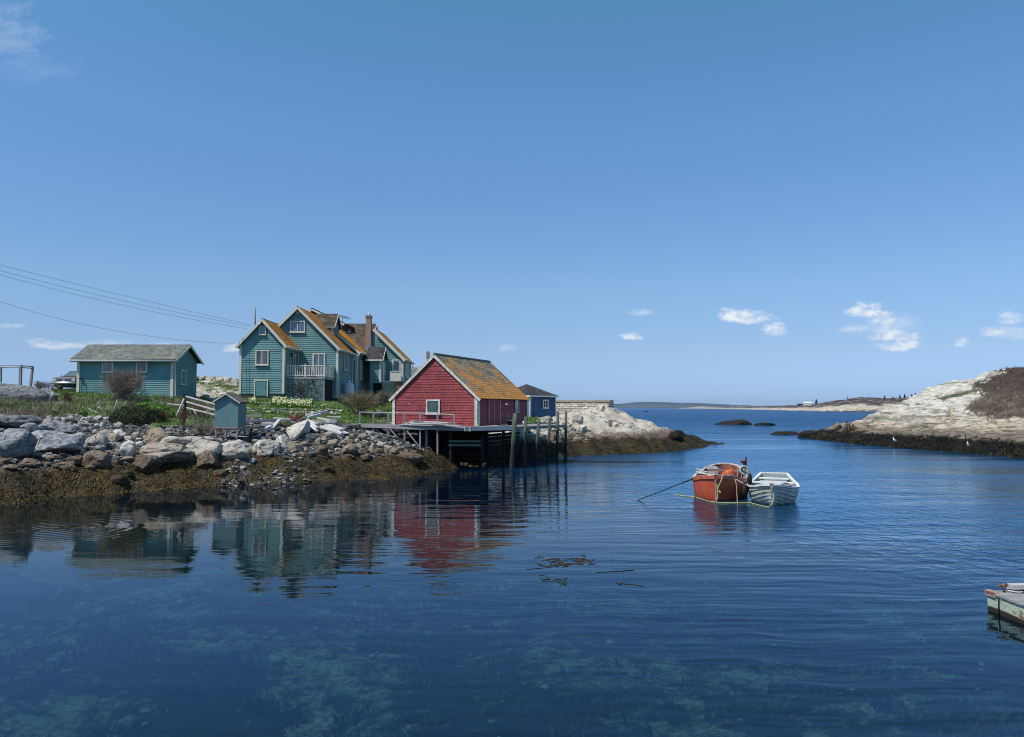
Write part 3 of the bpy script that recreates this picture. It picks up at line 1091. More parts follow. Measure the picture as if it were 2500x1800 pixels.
M_ROOF_SHED = mat_roof('patchy_lichen_roof', (.17, .18, .12), (.33, .31, .25), lichen=.58, lcol=(.68, .29, .06), row=.2, width=.34, lscale=.9, grad=(2.2, -.055))
M_GLASS = mat_glass('dark_glass')
M_GLASS_BL = mat_glass('sky_lit_glass', (.05, .10, .17), (.10, .17, .26))
M_CURTAIN = mat_glass('curtained_glass', (.035, .04, .045), (.14, .14, .13))
M_CONC = simple('concrete', (.33, .29, .26), .9, .15, 2, .5, .01)
M_GUTTER = simple('gutter_metal', (.62, .64, .64), .4, .05, 2, .1)
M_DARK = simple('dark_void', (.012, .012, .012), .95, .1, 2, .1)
M_METAL = simple('galvanised_metal', (.42, .43, .44), .4, .12, 4, .3, metal=.7)
M_BLACK = simple('black_iron', (.03, .03, .032), .5, .2, 5, .3)
M_GREYWOOD = mat_wood('grey_weathered_wood', (.38, .37, .37), (.19, .18, .18))
M_PALEWOOD = mat_wood('pale_weathered_wood', (.60, .59, .57), (.36, .35, .34))
M_BROWNWOOD = mat_wood('brown_board', (.34, .20, .12), (.18, .11, .07))
M_DARKWOOD = mat_wood('tarred_timber', (.045, .038, .03), (.018, .015, .013))
M_GREENWOOD = mat_wood('algae_green_timber', (.16, .22, .15), (.06, .09, .06))


def mat_brick(name):
    m, t = newmat(name)
    tc = t.add('ShaderNodeTexCoord')
    br = t.add('ShaderNodeTexBrick', ins={'Vector': tc.outputs['UV'], 'Color1': (.22, .085, .055), 'Color2': (.40, .20, .14), 'Mortar': (.34, .30, .27), 'Scale': 1.0})
    br.inputs['Mortar Size'].default_value = .014
    br.inputs['Brick Width'].default_value = .21
    br.inputs['Row Height'].default_value = .085
    n = t.noise(tc.outputs['Object'], 2.5, 5, .7)
    base = t.mix(t.math('MULTIPLY', t.ramp(n, .45, .7), .45), br.outputs[0], (.30, .25, .20))
    pbr(t, base, .9, br.outputs[1], .01, -.5, .2)
    return m


M_BRICK = mat_brick('chimney_brick')


def clip_band(poly, z0, z1):
    def cl(p, keep, zc):
        out = []
        for i in range(len(p)):
            a, b = p[i], p[(i + 1) % len(p)]
            ka, kb = keep(a[1]), keep(b[1])
            if ka:
                out.append(a)
            if ka != kb:
                k = (zc - a[1]) / (b[1] - a[1])
                out.append((a[0] + (b[0] - a[0]) * k, zc))
        return out
    p = cl(poly, lambda z: z >= z0 - 1e-9, z0)
    if p:
        p = cl(p, lambda z: z <= z1 + 1e-9, z1)
    return p


def siding(mb, A, B, poly, course=.18, lap=.034, out=None, zero=None):
    """lapped courses on a vertical wall. A->B: base line (3D points, same height); poly: (s, z) with z absolute; out: outward normal"""
    A, B = Vector(A), Vector(B)
    ex = (B - A)
    ex.z = 0
    ex.normalize()
    n = Vector(out) if out is not None else Vector((ex.y, -ex.x, 0))
    z0 = zero if zero is not None else min(p[1] for p in poly)
    zt = max(p[1] for p in poly)
    flip = ex.cross(Vector((0, 0, 1))).dot(n) < 0

    def W(s, z, off):
        return Vector((A.x, A.y, 0)) + ex * s + Vector((0, 0, z)) + n * off
    k = 0
    while z0 + k * course < zt - 1e-4:
        a = z0 + k * course
        b = min(a + course, zt)
        c = clip_band(poly, a, b)
        k += 1
        if len(c) < 3:
            continue
        pts = [W(s, z, lap * (1 - (z - a) / course) + .004) for s, z in c]
        uv = [(s, z) for s, z in c]
        if flip:
            pts.reverse()
            uv.reverse()
        mb.face(pts, uv)
        lo = [s for s, z in c if abs(z - a) < 1e-6]
        if len(lo) >= 2:
            s0, s1 = min(lo), max(lo)
            q = [W(s0, a, 0), W(s1, a, 0), W(s1, a, lap + .004), W(s0, a, lap + .004)]
            mb.face(q if not flip else q[::-1], [(s0, a)] * 4)


def window(root, A, ex, n, s, z, w, h, mframe, mpane, mull=(1, 0), cas=.09, name='window', depth=.085, sill=True, label=None):
    """a cased window whose centre bottom is at distance s along the wall line from A; z absolute bottom. pane is a sub-part"""
    A, ex, n = Vector(A), Vector(ex), Vector(n)
    up = Vector((0, 0, 1))
    o = Vector((A.x, A.y, z)) + ex * s
    f = MB()
    ax = (ex, n, up)
    d0 = depth
    # casing
    f.box(o + ex * (-w / 2 - cas / 2) + up * h / 2 + n * d0, (cas, .05, h + 2 * cas), axes=ax)
    f.box(o + ex * (w / 2 + cas / 2) + up * h / 2 + n * d0, (cas, .05, h + 2 * cas), axes=ax)
    f.box(o + up * (h + cas / 2) + n * d0, (w - .004, .05, cas), axes=ax)
    f.box(o + up * (-cas / 2) + n * d0, (w - .004, .05, cas), axes=ax)
    if sill:
        f.box(o + up * (-cas - .02) + n * (d0 + .03), (w + 2 * cas + .08, .12, .04), axes=ax)
    # sash and glazing bars
    for i in range(1, mull[0] + 1):
        f.box(o + ex * (-w / 2 + w * i / (mull[0] + 1)) + up * h / 2 + n * (d0 - .005), (.07 if mull[0] == 1 else .035, .045, h), axes=ax)
    for i in range(1, mull[1] + 1):
        f.box(o + up * (h * i / (mull[1] + 1)) + n * (d0 - .008), (w, .04, .035), axes=ax)
    fr = f.build(name, mframe, root)
    if label:
        fr['label'] = label
    p = MB()
    p.box(o + up * h / 2 + n * (d0 - .025), (w, .012, h), axes=ax)
    p.build('pane', mpane, fr)
    return fr


def board(mb, p, q, w, t_, out):
    """flat board from p to q, width w (in the wall plane), thickness t_ along out"""
    p, q, out = Vector(p), Vector(q), Vector(out)
    d = (q - p)
    L = d.length
    d.normalize()
    side = out.cross(d).normalized()
    mb.box((p + q) / 2 + out * t_ / 2, (L, w, t_), axes=(d, side, out))


X3, Y3, Z3 = Vector((1, 0, 0)), Vector((0, 1, 0)), Vector((0, 0, 1))
H0 = H_EYE

# ============================================================ the teal clapboard house
house = thing('clapboard_house', (-18.5, 70, 4.4), 'large teal clapboard house with orange lichened gables, brick chimney and cream balcony', 'house')
EV = H0 + 5.45                       # common eave height


def gable_roof_ns(root, x0, x1, xr, y0, y1, ze, zr, mat_r, mat_l=None, oh=.28, ohf=.3, ohb=0, th=.1, trim=M_CREAM, tw=.22, left=True, name='roof', yv=None):
    """ridge runs along +Y. ze is the height of the roof top at the wall lines"""
    kr = (zr - ze) / (x1 - xr)
    r = MB()
    yb = y1 + ohb
    yf = y0 - ohf
    r.slab([(x1 + oh, yf, ze - kr * oh), (x1 + oh, yb, ze - kr * oh), (xr, yb, zr), (xr, yf, zr)], th)
    o = r.build(name, mat_r, root)
    t = MB()
    board(t, (xr, yf - .01, zr - tw * .62), (x1 + oh - .02, yf - .01, ze - kr * oh - tw * .62 + .02), tw, .045, (0, -1, 0))
    # soffit and fascia with gutter along the eave
    t.box((x1 + oh + .02, (yf + yb) / 2, ze - kr * oh - .10), (.05, yb - yf, .17))
    t.box((x1 + oh / 2, (yf + yb) / 2, ze - kr * oh - .17), (oh, yb - yf - .02, .03))
    if left:
        kl = (zr - ze) / (xr - x0)
        l = MB()
        l.slab([(x0 - oh, yb, ze - kl * oh), (x0 - oh, yf, ze - kl * oh), (xr, yf, zr), (xr, yb, zr)], th)
        l.build(name, mat_l or mat_r, root)
        board(t, (x0 - oh + .02, yf - .012, ze - kl * oh - tw * .62 + .02), (xr, yf - .012, zr - tw * .62), tw, .045, (0, -1, 0))
        t.box((x0 - oh - .02, (yf + yb) / 2, ze - kl * oh - .10), (.05, yb - yf, .17))
        t.box((x0 - oh / 2, (yf + yb) / 2, ze - kl * oh - .17), (oh, yb - yf - .02, .03))
    t.build('eave_trim', trim, root)
    g = MB()
    g.tube([(x1 + oh + .10, yf + .03, ze - kr * oh - .06), (x1 + oh + .10, yb, ze - kr * oh - .08)], .06, 6)
    g.build('gutter', M_GUTTER, root)
    return o


def gable_wall(root, x0, x1, xr, y, zb, ze, zr, mat, course=.19, found=None):
    w = MB()
    siding(w, (x0, y, 0), (x1, y, 0), [(0, zb), (x1 - x0, zb), (x1 - x0, ze), (xr - x0, zr), (0, ze)], course, out=(0, -1, 0))
    if ze <= zb:
        return
    o = w.build('wall', mat, root)
    return o


def side_wall(root, x, y0, y1, zb, ze, mat, sgn=1, course=.18):
    w = MB()
    siding(w, (x, y0, 0), (x, y1, 0), [(0, zb), (y1 - y0, zb), (y1 - y0, ze), (0, ze)], course, out=(sgn, 0, 0))
    return w.build('wall', mat, root)


def corner(root, x, y, zb, ze, w=.19, sx=1, mat=M_CREAM, both=True):
    """corner boards at a front corner; sx=+1 right corner, -1 left corner"""
    b = MB()
    b.box((x - sx * (w / 2 - .045), y - .045, (zb + ze) / 2), (w, .05, ze - zb))
    if both:
        b.box((x + sx * .045, y + w / 2 - .02, (zb + ze) / 2), (.05, w - .002, ze - zb - .004))
    return b.build('corner_board', mat, root)


# -- left wing (front gable nearest the cove)
w1 = dict(x0=-23.1, x1=-19.35, xr=-21.2, y=66.0, zb=H0 + 1.2)
z1r = H0 + 7.6 - .12
gable_wall(house, w1['x0'], w1['x1'], w1['xr'], 66, w1['zb'], EV + .05, z1r, M_TEAL)
side_wall(house, w1['x1'], 66, 70, w1['zb'], EV, M_TEAL)
side_wall(house, w1['x0'], 66, 74, w1['zb'], EV, M_TEAL, -1)
corner(house, w1['x1'], 66, w1['zb'], EV - .05)
corner(house, w1['x0'], 66, w1['zb'], EV - .05, sx=-1)
gable_roof_ns(house, w1['x0'], w1['x1'], w1['xr'], 66, 70, EV + .1, z1r + .12, M_ROOF_OR, M_ROOF_BR)
f = MB()
f.box((-21.2, 68, H0 + .78), (3.66, 3.9, .84))
f.build('foundation', M_CONC, house)
f = MB()
f.box((-21.2, 65.97, H0 + 1.15), (3.75, .06, .12))
f.build('sill_board', M_DARKWOOD, house)
FRONT = ((-23.1, 66, 0), X3, -Y3)


def fwin(px0, px1, py0, py1, D, x0, **kw):
    """window on a wall facing the camera, from its outline in the photograph"""
    c = at((px0 + px1) / 2, py1, D)
    wd = (px1 - px0) / F_PX * D
    h = (py1 - py0) / F_PX * D
    kw.setdefault('cas', .09)
    cas = kw['cas']
    return window(house, (0, D, 0), X3, -Y3, c.x, c.z + cas, wd - 2 * cas, h - 2 * cas, kw.pop('mf', M_CREAM), kw.pop('mp', M_GLASS), **kw)


fwin(633.7, 650, 797, 818, 66, 0, mull=(0, 0), cas=.08, mp=M_GLASS_BL, label='small square attic window')
fwin(624, 656, 855, 892, 66, 0, mull=(1, 0), mp=M_CURTAIN)
# cellar door
dr = MB()
for i in range(6):
    dr.box((-21.66 + i * .147, 65.92, H0 + 1.63), (.143, .04, 1.2))
dr.build('door', M_TEAL_DOOR, house)
c_ = at(639, 925, 66)
door_part = [o for o in house.children if o.name.startswith('door')][-1]
fb = MB()
fb.box((-21.79, 65.9, H0 + 1.68), (.1, .06, 1.42))
fb.box((-20.72, 65.9, H0 + 1.68), (.1, .06, 1.42))
fb.box((-21.255, 65.9, H0 + 2.34), (.97, .06, .1))
fb.build('door_frame', M_CREAM, door_part)
h_ = MB()
h_.box((-20.85, 65.87, H0 + 1.72), (.04, .05, .16))
h_.build('handle', M_BLACK, door_part)
# gable lamp under the peak
lm = MB()
lm.tube([(-21.3, 65.8, z1r - .32), (-21.45, 65.6, z1r - .42)], [.04, .09], 8)
lm.build('floodlight', M_WHITE, house)

# -- main gable
mx0, mx1, mxr, my = -22.9, -15.7, -19.3, 70.0
mzr = H0 + 9.15 - .12
w = MB()
siding(w, (mx0, my, 0), (mx1, my, 0), [(0, H0 + .85), (mx1 - mx0, H0 + .85), (mx1 - mx0, EV + .05), (mxr - mx0, mzr), (0, EV + .05)], .18, out=(0, -1, 0))
w.build('wall', M_TEAL, house)
side_wall(house, mx1, 70, 77.1, H0 + .75, EV, M_TEAL)
side_wall(house, mx0, 70, 86, H0 + .9, EV, M_TEAL, -1)
corner(house, mx1, 70, H0 + .85, EV - .05)
gable_roof_ns(house, mx0, mx1, mxr, 70, 83, EV + .12, mzr + .12, M_ROOF_OR, M_ROOF_BR, ohf=.35)
fwin(708.6, 745, 783.5, 812, 70, 0, mull=(1, 0), mp=M_GLASS_BL, label='upper gable window')
# pediment over the upper window
pd = MB()
q = at(727, 783, 69.9)
pd.prism([(q.x - .45, 69.93, q.z), (q.x + .45, 69.93, q.z), (q.x, 69.93, q.z + .22)], (0, -.06, 0))
pd.build('pediment', M_TEAL_DOOR, house)
vt = MB()
q = at(727.5, 763, 69.95)
for i in range(5):
    vt.box((q.x, 69.93, q.z - .14 + i * .07), (.36, .05, .05))
vt.build('vent', M_CREAM, house)
# balcony french doors
fwin(763, 794, 862, 919, 70, 0, mull=(1, 0), mp=M_GLASS_BL, name='door', cas=.13, sill=False, label='glazed double doors on the balcony')
# window on the left wing's right side, lamp beside
window(house, (w1['x1'], 66, 0), Y3, X3, 2.75, H0 + 3.0, .55, 1.6, M_CREAM, M_GLASS, mull=(0, 0), name='door', sill=False)
lp = MB()
lp.lathe([(.03, .28), (.11, .18), (.1, 0), (.03, -.08)], 8, Matrix.Translation((w1['x1'] + .18, 67.6, H0 + 4.5)))
lp.build('wall_lamp', M_BLACK, house)
# downpipe of the left wing
dp = MB()
dp.tube([(w1['x1'] + .38, 69.8, EV - .2), (w1['x1'] + .12, 69.85, EV - .55), (w1['x1'] + .1, 69.85, H0 + 2.75)], .05, 6)
dp.build('downpipe', M_GUTTER, house)
# right side windows of the main block
window(house, (mx1, 70, 0), Y3, X3, 3.2, H0 + 3.6, 1.5, 1.5, M_CREAM, M_GLASS_BL, mull=(2, 1))
# downpipe pair at the corner by the second gable
dp = MB()
dp.tube([(mx1 + .36, 76.2, EV - .25), (mx1 + .14, 76.0, EV - .75), (mx1 + .12, 75.9, H0 + 2.4), (mx1 + .2, 75.6, H0 + 2.1)], .055, 6)
dp.build('downpipe', M_GUTTER, house)
dp = MB()
dp.tube([(-14.95, 76.55, EV + .0), (-15.05, 76.4, EV - .2), (mx1 + .5, 76.0, EV - .5), (mx1 + .2, 75.6, EV - .9)], .055, 6)
dp.build('downpipe', M_GUTTER, house)

# dormer on the main roof, facing right
dx0, dx1 = -19.3, -17.15
dzr, dze = H0 + 9.22, H0 + 7.95
r = MB()
r.slab([(dx1 + .1, 74.45, dze - .1), (-18.2, 74.45, dze - .1), (dx0, 76.0, dzr), (dx1 + .12, 76.0, dzr)][::-1], .09)
r.slab([(-18.2, 77.55, dze - .1), (dx1 + .1, 77.55, dze - .1), (dx1 + .12, 76.0, dzr), (dx0, 76.0, dzr)], .09)
dormer = r.build('dormer', M_ROOF_BR, house)
w = MB()
siding(w, (-18.6, 74.75, 0), (dx1 - .1, 74.75, 0), [(0, H0 + 6.6), (1.35, H0 + 6.6), (1.35, dze), (0, dze)], .18, out=(0, -1, 0))
siding(w, (dx1 - .1, 74.75, 0), (dx1 - .1, 77.25, 0), [(0, H0 + 6.8), (2.5, H0 + 6.8), (2.5, dze), (1.25, dzr - .15), (0, dze)], .18, out=(1, 0, 0))
w.build('wall', simple('grey_shingle_wall', (.22, .24, .24), .8, .2, 4, .5), dormer)
b = MB()
b.box((dx1 - .16, 74.70, H0 + 7.35), (.18, .05, 1.25))
board(b, (dx1 + .13, 74.45, dze - .2), (dx1 + .13, 76, dzr - .12), .16, .04, (1, 0, 0))
board(b, (dx1 + .13, 77.55, dze - .2), (dx1 + .13, 76, dzr - .12), .16, .04, (1, 0, 0))
b.box((dx1 - .7, 74.5, dze - .17), (1.7, .05, .12))
b.build('trim', M_CREAM, dormer)

# -- second gable to the right, a little proud of the main block
g2x0, g2x1, g2xr, g2y = -22.5, -15.35, -19.2, 77.0
w = MB()
siding(w, (-17.5, g2y, 0), (g2x1, g2y, 0), [(0, H0 + 1), (2.15, H0 + 1), (2.15, EV + .15), (0, EV + 2.2)], .18, out=(0, -1, 0))
w.build('wall', M_TEAL, house)
side_wall(house, g2x1, 77, 83, H0 + .6, EV + .1, M_TEAL)
corner(house, g2x1, 77, H0 + 2.2, EV - .0, w=.24)
gable_roof_ns(house, g2x0, g2x1, g2xr, 77, 85, EV + .33, H0 + 9.05, M_ROOF_OR2, M_ROOF_BR, oh=.3, ohf=.45, left=False)
window(house, (g2x1, 77, 0), Y3, X3, 1.9, H0 + 2.9, 1.0, 1.85, M_CREAM, M_GLASS_BL, mull=(1, 0))

# -- cross block behind, ridge along X
bx0, bx1 = -26.0, -14.95
r = MB()
r.slab([(bx0, 81.3, H0 + 5.75), (bx1, 81.3, H0 + 5.75), (bx1, 85.6, H0 + 9.3), (bx0, 85.6, H0 + 9.3)], .1)
r.slab([(bx1, 90, H0 + 5.75), (bx0, 90, H0 + 5.75), (bx0, 85.6, H0 + 9.3), (bx1, 85.6, H0 + 9.3)], .1)
r.build('roof', M_ROOF_BR, house)
w = MB()
siding(w, (-15.15, 81.6, 0), (-15.15, 89.6, 0), [(0, H0 + .6), (8, H0 + .6), (8, H0 + 5.8), (4, H0 + 9.1), (0, H0 + 5.8)], .18, out=(1, 0, 0))
w.build('wall', M_TEAL, house)
b = MB()
board(b, (bx1, 81.3, H0 + 5.5), (bx1, 85.6, H0 + 9.12), .3, .05, (1, 0, 0))
board(b, (bx1, 90, H0 + 5.5), (bx1, 85.6, H0 + 9.12), .3, .05, (1, 0, 0))
b.build('eave_trim', M_CREAM, house)
# higher rear gable peeping over the ridge
r = MB()
pk = at(762.7, 752, 84)
e1 = at(842, 789, 84)
kk = (pk.z - e1.z) / (e1.x - pk.x)
r.slab([(e1.x + .8, 83.8, e1.z - kk * .8), (e1.x + .8, 90, e1.z - kk * .8), (pk.x, 90, pk.z), (pk.x, 83.8, pk.z)], .12)
r.slab([(pk.x - 3.2, 90, pk.z - 3.2 * .9), (pk.x - 3.2, 83.8, pk.z - 3.2 * .9), (pk.x, 83.8, pk.z), (pk.x, 90, pk.z)], .12)
r.build('roof', M_ROOF_DK, house)
b = MB()
board(b, (pk.x - .0, 83.78, pk.z - .22), (e1.x, 83.78, e1.z - .22), .2, .05, (0, -1, 0))
board(b, (pk.x - 2.0, 83.78, pk.z - .2 - 1.8), (pk.x, 83.78, pk.z - .2), .2, .05, (0, -1, 0))
b.build('eave_trim', M_CREAM, house)
w = MB()
siding(w, (pk.x - 3, 84.0, 0), (e1.x + .7, 84, 0), [(0, H0 + 5), (e1.x + 3.7 - pk.x, H0 + 5), (e1.x + 3.7 - pk.x, e1.z - kk * .7 - .15), (3, pk.z - .15), (0, pk.z - 2.9)], .18, out=(0, -1, 0))
w.build('wall', M_ROOF_DK, house)

# -- chimney on the right side
ch = MB()
cx = -15.0
ch.box((cx - .15, 82.0, H0 + 2.9), (.62, .62, 5.4))
ch.box((cx - .15, 82.0, H0 + 7.6), (.56, .58, 4.0))
ch.box((cx - .15, 82.0, H0 + 9.65), (.68, .70, .16))
chim = ch.build('chimney', M_BRICK, house)
cp = MB()
cp.tube([(cx - .15, 82, H0 + 9.72), (cx - .15, 82, H0 + 9.95)], .17, 10)
cp.build('flue_pot', M_METAL, chim)
fl = MB()
fl.prism([(cx - .55, 81.66, H0 + 4.7), (cx + .3, 81.66, H0 + 5.6), (cx + .24, 81.66, H0 + 6.5), (cx - .34, 81.66, H0 + 6.6)], (0, .05, 0))
fl.build('flashing', M_METAL, chim)

# -- lean-to wing at the right with the white door
gx1, gx0, gy0, gy1 = -11.52, -14.6, 82.0, 88.6
zhi, zlo = H0 + 8.35, H0 + 5.3
w = MB()
siding(w, (gx0 - .3, gy0, 0), (gx1, gy0, 0), [(0, H0 + 2.6), (3.38, H0 + 2.6), (3.38, zlo), (.3, zhi - .12), (0, zhi - .12)], .18, out=(0, -1, 0))
w.build('wall', M_TEAL, house)
side_wall(house, gx1, gy0, gy1, H0 + 2.6, zlo, M_TEAL)
corner(house, gx1, gy0, H0 + 2.5, zlo - .1)
gable_roof_ns(house, gx0 - 3, gx1, gx0, gy0, gy1, zlo + .12, zhi + .1, M_ROOF_OR, None, oh=.3, ohf=.35, left=False, tw=.3)
fwin(957, 978, 878, 929.5, 82, 0, mull=(0, 0), mf=M_WHITE, cas=.1, name='door', sill=False, mp=M_WHITE, label='white door with one upper light')
dl = [o for o in house.children if o.name.startswith('door')][-1]
pn = MB()
q = at(967.5, 893, 81.88)
pn.box((q.x, 81.87, q.z), (.5, .06, .85))
pn.build('pane', M_GLASS, dl)
window(house, (gx1, gy0, 0), Y3, X3, 3.2, H0 + 3.35, 3.2, 1.45, M_CREAM, M_GLASS_BL, mull=(3, 0))
# entry porch
py0, py1, pxr, pxl = 79.0, 82.0, -13.35, -14.45
r = MB()
pe, pr_ = H0 + 5.0, H0 + 6.35
r.slab([(pxl - .4, 78.7, pe - .1), (pxr + .25, 78.7, pe - .1), (pxr + .25, 80.5, pr_), (pxl - .4, 80.5, pr_)], .08)
r.slab([(pxr + .25, 82.3, pe - .1), (pxl - .4, 82.3, pe - .1), (pxl - .4, 80.5, pr_), (pxr + .25, 80.5, pr_)], .08)
porch = r.build('porch', M_ROOF_DK, house)
w = MB()
siding(w, (pxl, py0, 0), (pxr, py0, 0), [(0, H0 + 2.5), (pxr - pxl, H0 + 2.5), (pxr - pxl, pe), (0, pe)], .18, out=(0, -1, 0))
siding(w, (pxl, py0 + .02, 0), (pxl + .35, py0 + .02, 0), [(0, H0 + 1), (.35, H0 + 1), (.35, H0 + 2.5), (0, H0 + 2.5)], .18, out=(0, -1, 0))
siding(w, (pxr, py0, 0), (pxr, py1, 0), [(0, H0 + 2.5), (3, H0 + 2.5), (3, pe), (1.5, pr_ - .15), (0, pe)], .18, out=(1, 0, 0))
w.build('wall', M_TEAL, porch)
b = MB()
b.box((pxr - .07, py0 - .045, H0 + 3.7), (.2, .05, 2.3))
b.box((pxr + .045, py0 + .09, H0 + 3.7), (.05, .2, 2.3))
b.box((pxr + .04, py1 - .3, H0 + 3.7), (.05, .2, 2.3))
b.box(((pxl + pxr - .15) / 2, 78.66, pe - .18), (pxr - pxl + .65, .06, .18))
board(b, (pxr + .27, 78.7, pe - .22), (pxr + .27, 80.5, pr_ - .14), .18, .04, (1, 0, 0))
board(b, (pxr + .27, 82.3, pe - .22), (pxr + .27, 80.5, pr_ - .14), .18, .04, (1, 0, 0))
b.build('trim', M_CREAM, porch)
d = MB()
d.box((pxr + .06, 80.4, H0 + 3.7), (.06, .95, 2.0))
dd = d.build('door', M_WHITE, porch)
# landing before the doors with lattice skirt and panel guard
b = MB()
for i in range(14):
    b.box((-12.2, 79.0 + i * .215, H0 + 2.7), (2.2, .2, .06))
deck = b.build('landing', M_GREYWOOD, house)
p_ = at(957, 950, 76.5)


def lattice(mb, A, B, z0, z1, step=.17, wd=.045, out=(0, -1, 0)):
    A, B, out = Vector(A), Vector(B), Vector(out)
    ex = (B - A).normalized()
    L = (B - A).length
    Hh = z1 - z0
    for sgn, off in ((1, 0.0), (-1, .018)):
        k = -Hh
        while k < L:
            # diagonal from (k,0) to (k+Hh,Hh), clipped
            s0, s1 = max(k, 0), min(k + Hh, L)
            if s1 - s0 > .02:
                a0, a1 = s0 - k, s1 - k
                if sgn < 0:
                    a0, a1 = Hh - a0, Hh - a1
                p = A + ex * s0 + Z3 * (z0 + a0 - A.z)
                q = A + ex * s1 + Z3 * (z0 + a1 - A.z)
                board(mb, p + out * off, q + out * off, wd, .014, out)
            k += step


b = MB()
lattice(b, (-13.2, 78.9, H0), (-11.9, 78.9, H0), H0 + 1.3, H0 + 2.65, step=.3)
b.build('lattice', M_TEAL, deck)
b = MB()
b.box((-11.5, 79.1, H0 + 2.0), (.8, .05, 1.4))
b.build('side_skirt', M_BROWNWOOD, deck)
b = MB()
b.box((-11.83, 78.95, H0 + 3.2), (.95, .05, .92))
b.box((-11.83, 78.93, H0 + 3.7), (1.1, .1, .06))
b.box((-12.35, 78.95, H0 + 3.2), (.09, .09, 1.0))
b.box((-11.3, 78.95, H0 + 3.2), (.09, .09, 1.0))
b.build('guard_panel', M_CREAM, deck)
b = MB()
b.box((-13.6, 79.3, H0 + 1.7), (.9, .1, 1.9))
b.build('opening_shade_panel', M_DARK, deck)  # near-black panel painted as the shade under the landing
b = MB()
b.prism([(-15.1, 82.3, H0 + .2), (-11.6, 82.3, H0 + .2), (-11.6, 82.3, H0 + 2.6), (-15.1, 82.3, H0 + 2.6)], (0, 5.4, 0))
b.build('skirt_wall', M_DARKWOOD, house)

# -- balcony between the wings
bz = H0 + 2.68
bxa, bxb, bya, byb = -19.3, -16.02, 66.45, 70.0
b = MB()
nb = 16
for i in range(nb):
    b.box(((bxa + bxb) / 2, bya + .1 + i * (byb - bya) / nb, bz - .03), (bxb - bxa, .2, .05))
b.box(((bxa + bxb) / 2, bya - .02, bz - .14), (bxb - bxa + .04, .05, .2))
b.box((bxb + .02, (bya + byb) / 2, bz - .14), (.05, byb - bya, .2))
balc = b.build('balcony', M_GREYWOOD, house)
b = MB()
z0, z1 = bz + .06, bz + .93
b.box(((bxa + bxb) / 2, bya, z1), (bxb - bxa, .09, .07))
b.box(((bxa + bxb) / 2, bya, z0 + .02), (bxb - bxa, .06, .06))
n_ = 21
for i in range(n_ + 1):
    x = bxa + .08 + (bxb - bxa - .16) * i / n_
    b.box((x, bya, (z0 + z1) / 2), (.055, .04, z1 - z0 - .02))
for x in (bxa + .1, (bxa + bxb) / 2, bxb):
    b.box((x, bya, bz + .5), (.11, .11, 1.06))
    b.box((x, bya, bz + 1.05), (.16, .16, .05))
b.build('railing', M_CREAM, balc)
b = MB()
for (y0_, y1_) in ((bya + .1, (bya + byb) / 2 - .03), ((bya + byb) / 2 + .03, byb - .08)):
    b.box((bxb, (y0_ + y1_) / 2, bz + .47), (.03, y1_ - y0_, .84))
b.box((bxb, (bya + byb) / 2, z1 + .02), (.1, byb - bya, .06))
b.box((bxb, (bya + byb) / 2, bz + .05), (.06, byb - bya, .06))
b.box((bxb, byb - .08, bz + .5), (.1, .1, .98))
b.build('side_panel', M_CREAM, balc)
b = MB()
lattice(b, (bxa, bya + .02, H0), (bxb, bya + .02, H0), H0 + .35, bz - .24, step=.25, wd=.085)
b.box((bxb - .03, bya + .03, H0 + 1.4), (.09, .09, 2.2))
b.box((bxa + .03, bya + .03, H0 + 1.4), (.09, .09, 2.2))
b.build('lattice', simple('weathered_lattice', (.26, .38, .36), .8, .1, 4), balc)
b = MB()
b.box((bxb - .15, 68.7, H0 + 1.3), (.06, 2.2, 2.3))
b.build('opening_shade_panel', M_DARK, balc)  # near-black panel painted as the shade under the balcony
# climbing vine over the lattice
def vine_tubes(rnd, n, area, L, r=.008):
    mb = MB()
    for _ in range(n):
        p = area(rnd)
        d = Vector((rnd.uniform(-1, 1), rnd.uniform(-.2, .2), rnd.uniform(-.3, 1))).normalized()
        pts = [p]
        for k in range(6):
            d = (d + Vector((rnd.uniform(-.8, .8), rnd.uniform(-.15, .15), rnd.uniform(-.7, .7)))).normalized()
            q = pts[-1] + d * L / 6
            q.y = min(max(q.y, p.y - .10), p.y + .02)
            pts.append(q)
        mb.tube(pts, [r * (1 - .1 * k) for k in range(7)], 3, caps=False)
    return mb


rv = random.Random(5)


def va(rnd):
    k = rnd.random()
    cx_ = rnd.choice([-18.4, -17.9, -17.1, -16.9, -18.0])
    return Vector((min(max(rnd.gauss(cx_, .35), bxa + .15), bxb - .15), bya - .03, H0 + .5 + 1.7 * rnd.random() ** 1.2))


v = vine_tubes(rv, 250, va, .8, .011).build('climbing_vine', simple('vine_stems', (.055, .048, .04), .9, .2, 4), origin=(-17.7, bya - .05, H0 + .35))
tag(v, 'dark leafless vine tangled over the balcony lattice', 'vine')

# antenna mast behind the left wing
mm = MB()
p = at(623, 790, 72)
q = at(623, 752, 72)
mm.tube([p - Z3 * 1.2, q], .07, 6)
mm.build('mast', M_GREYWOOD, house)
# thin tv aerial behind the dormer
mm = MB()
a = at(828, 785, 86)
for i in range(5):
    mm.beam(a + Vector((-.2 + .12 * i, 0, .25 + .5 - i * .09)), a + Vector((.9 + .12 * i, 0, .25 + .3 - i * .08)), .05)
mm.beam(a + Vector((.3, 0, -.5)), a + Vector((.4, 0, .6)), .06)
mm.build('aerial', M_METAL, house)

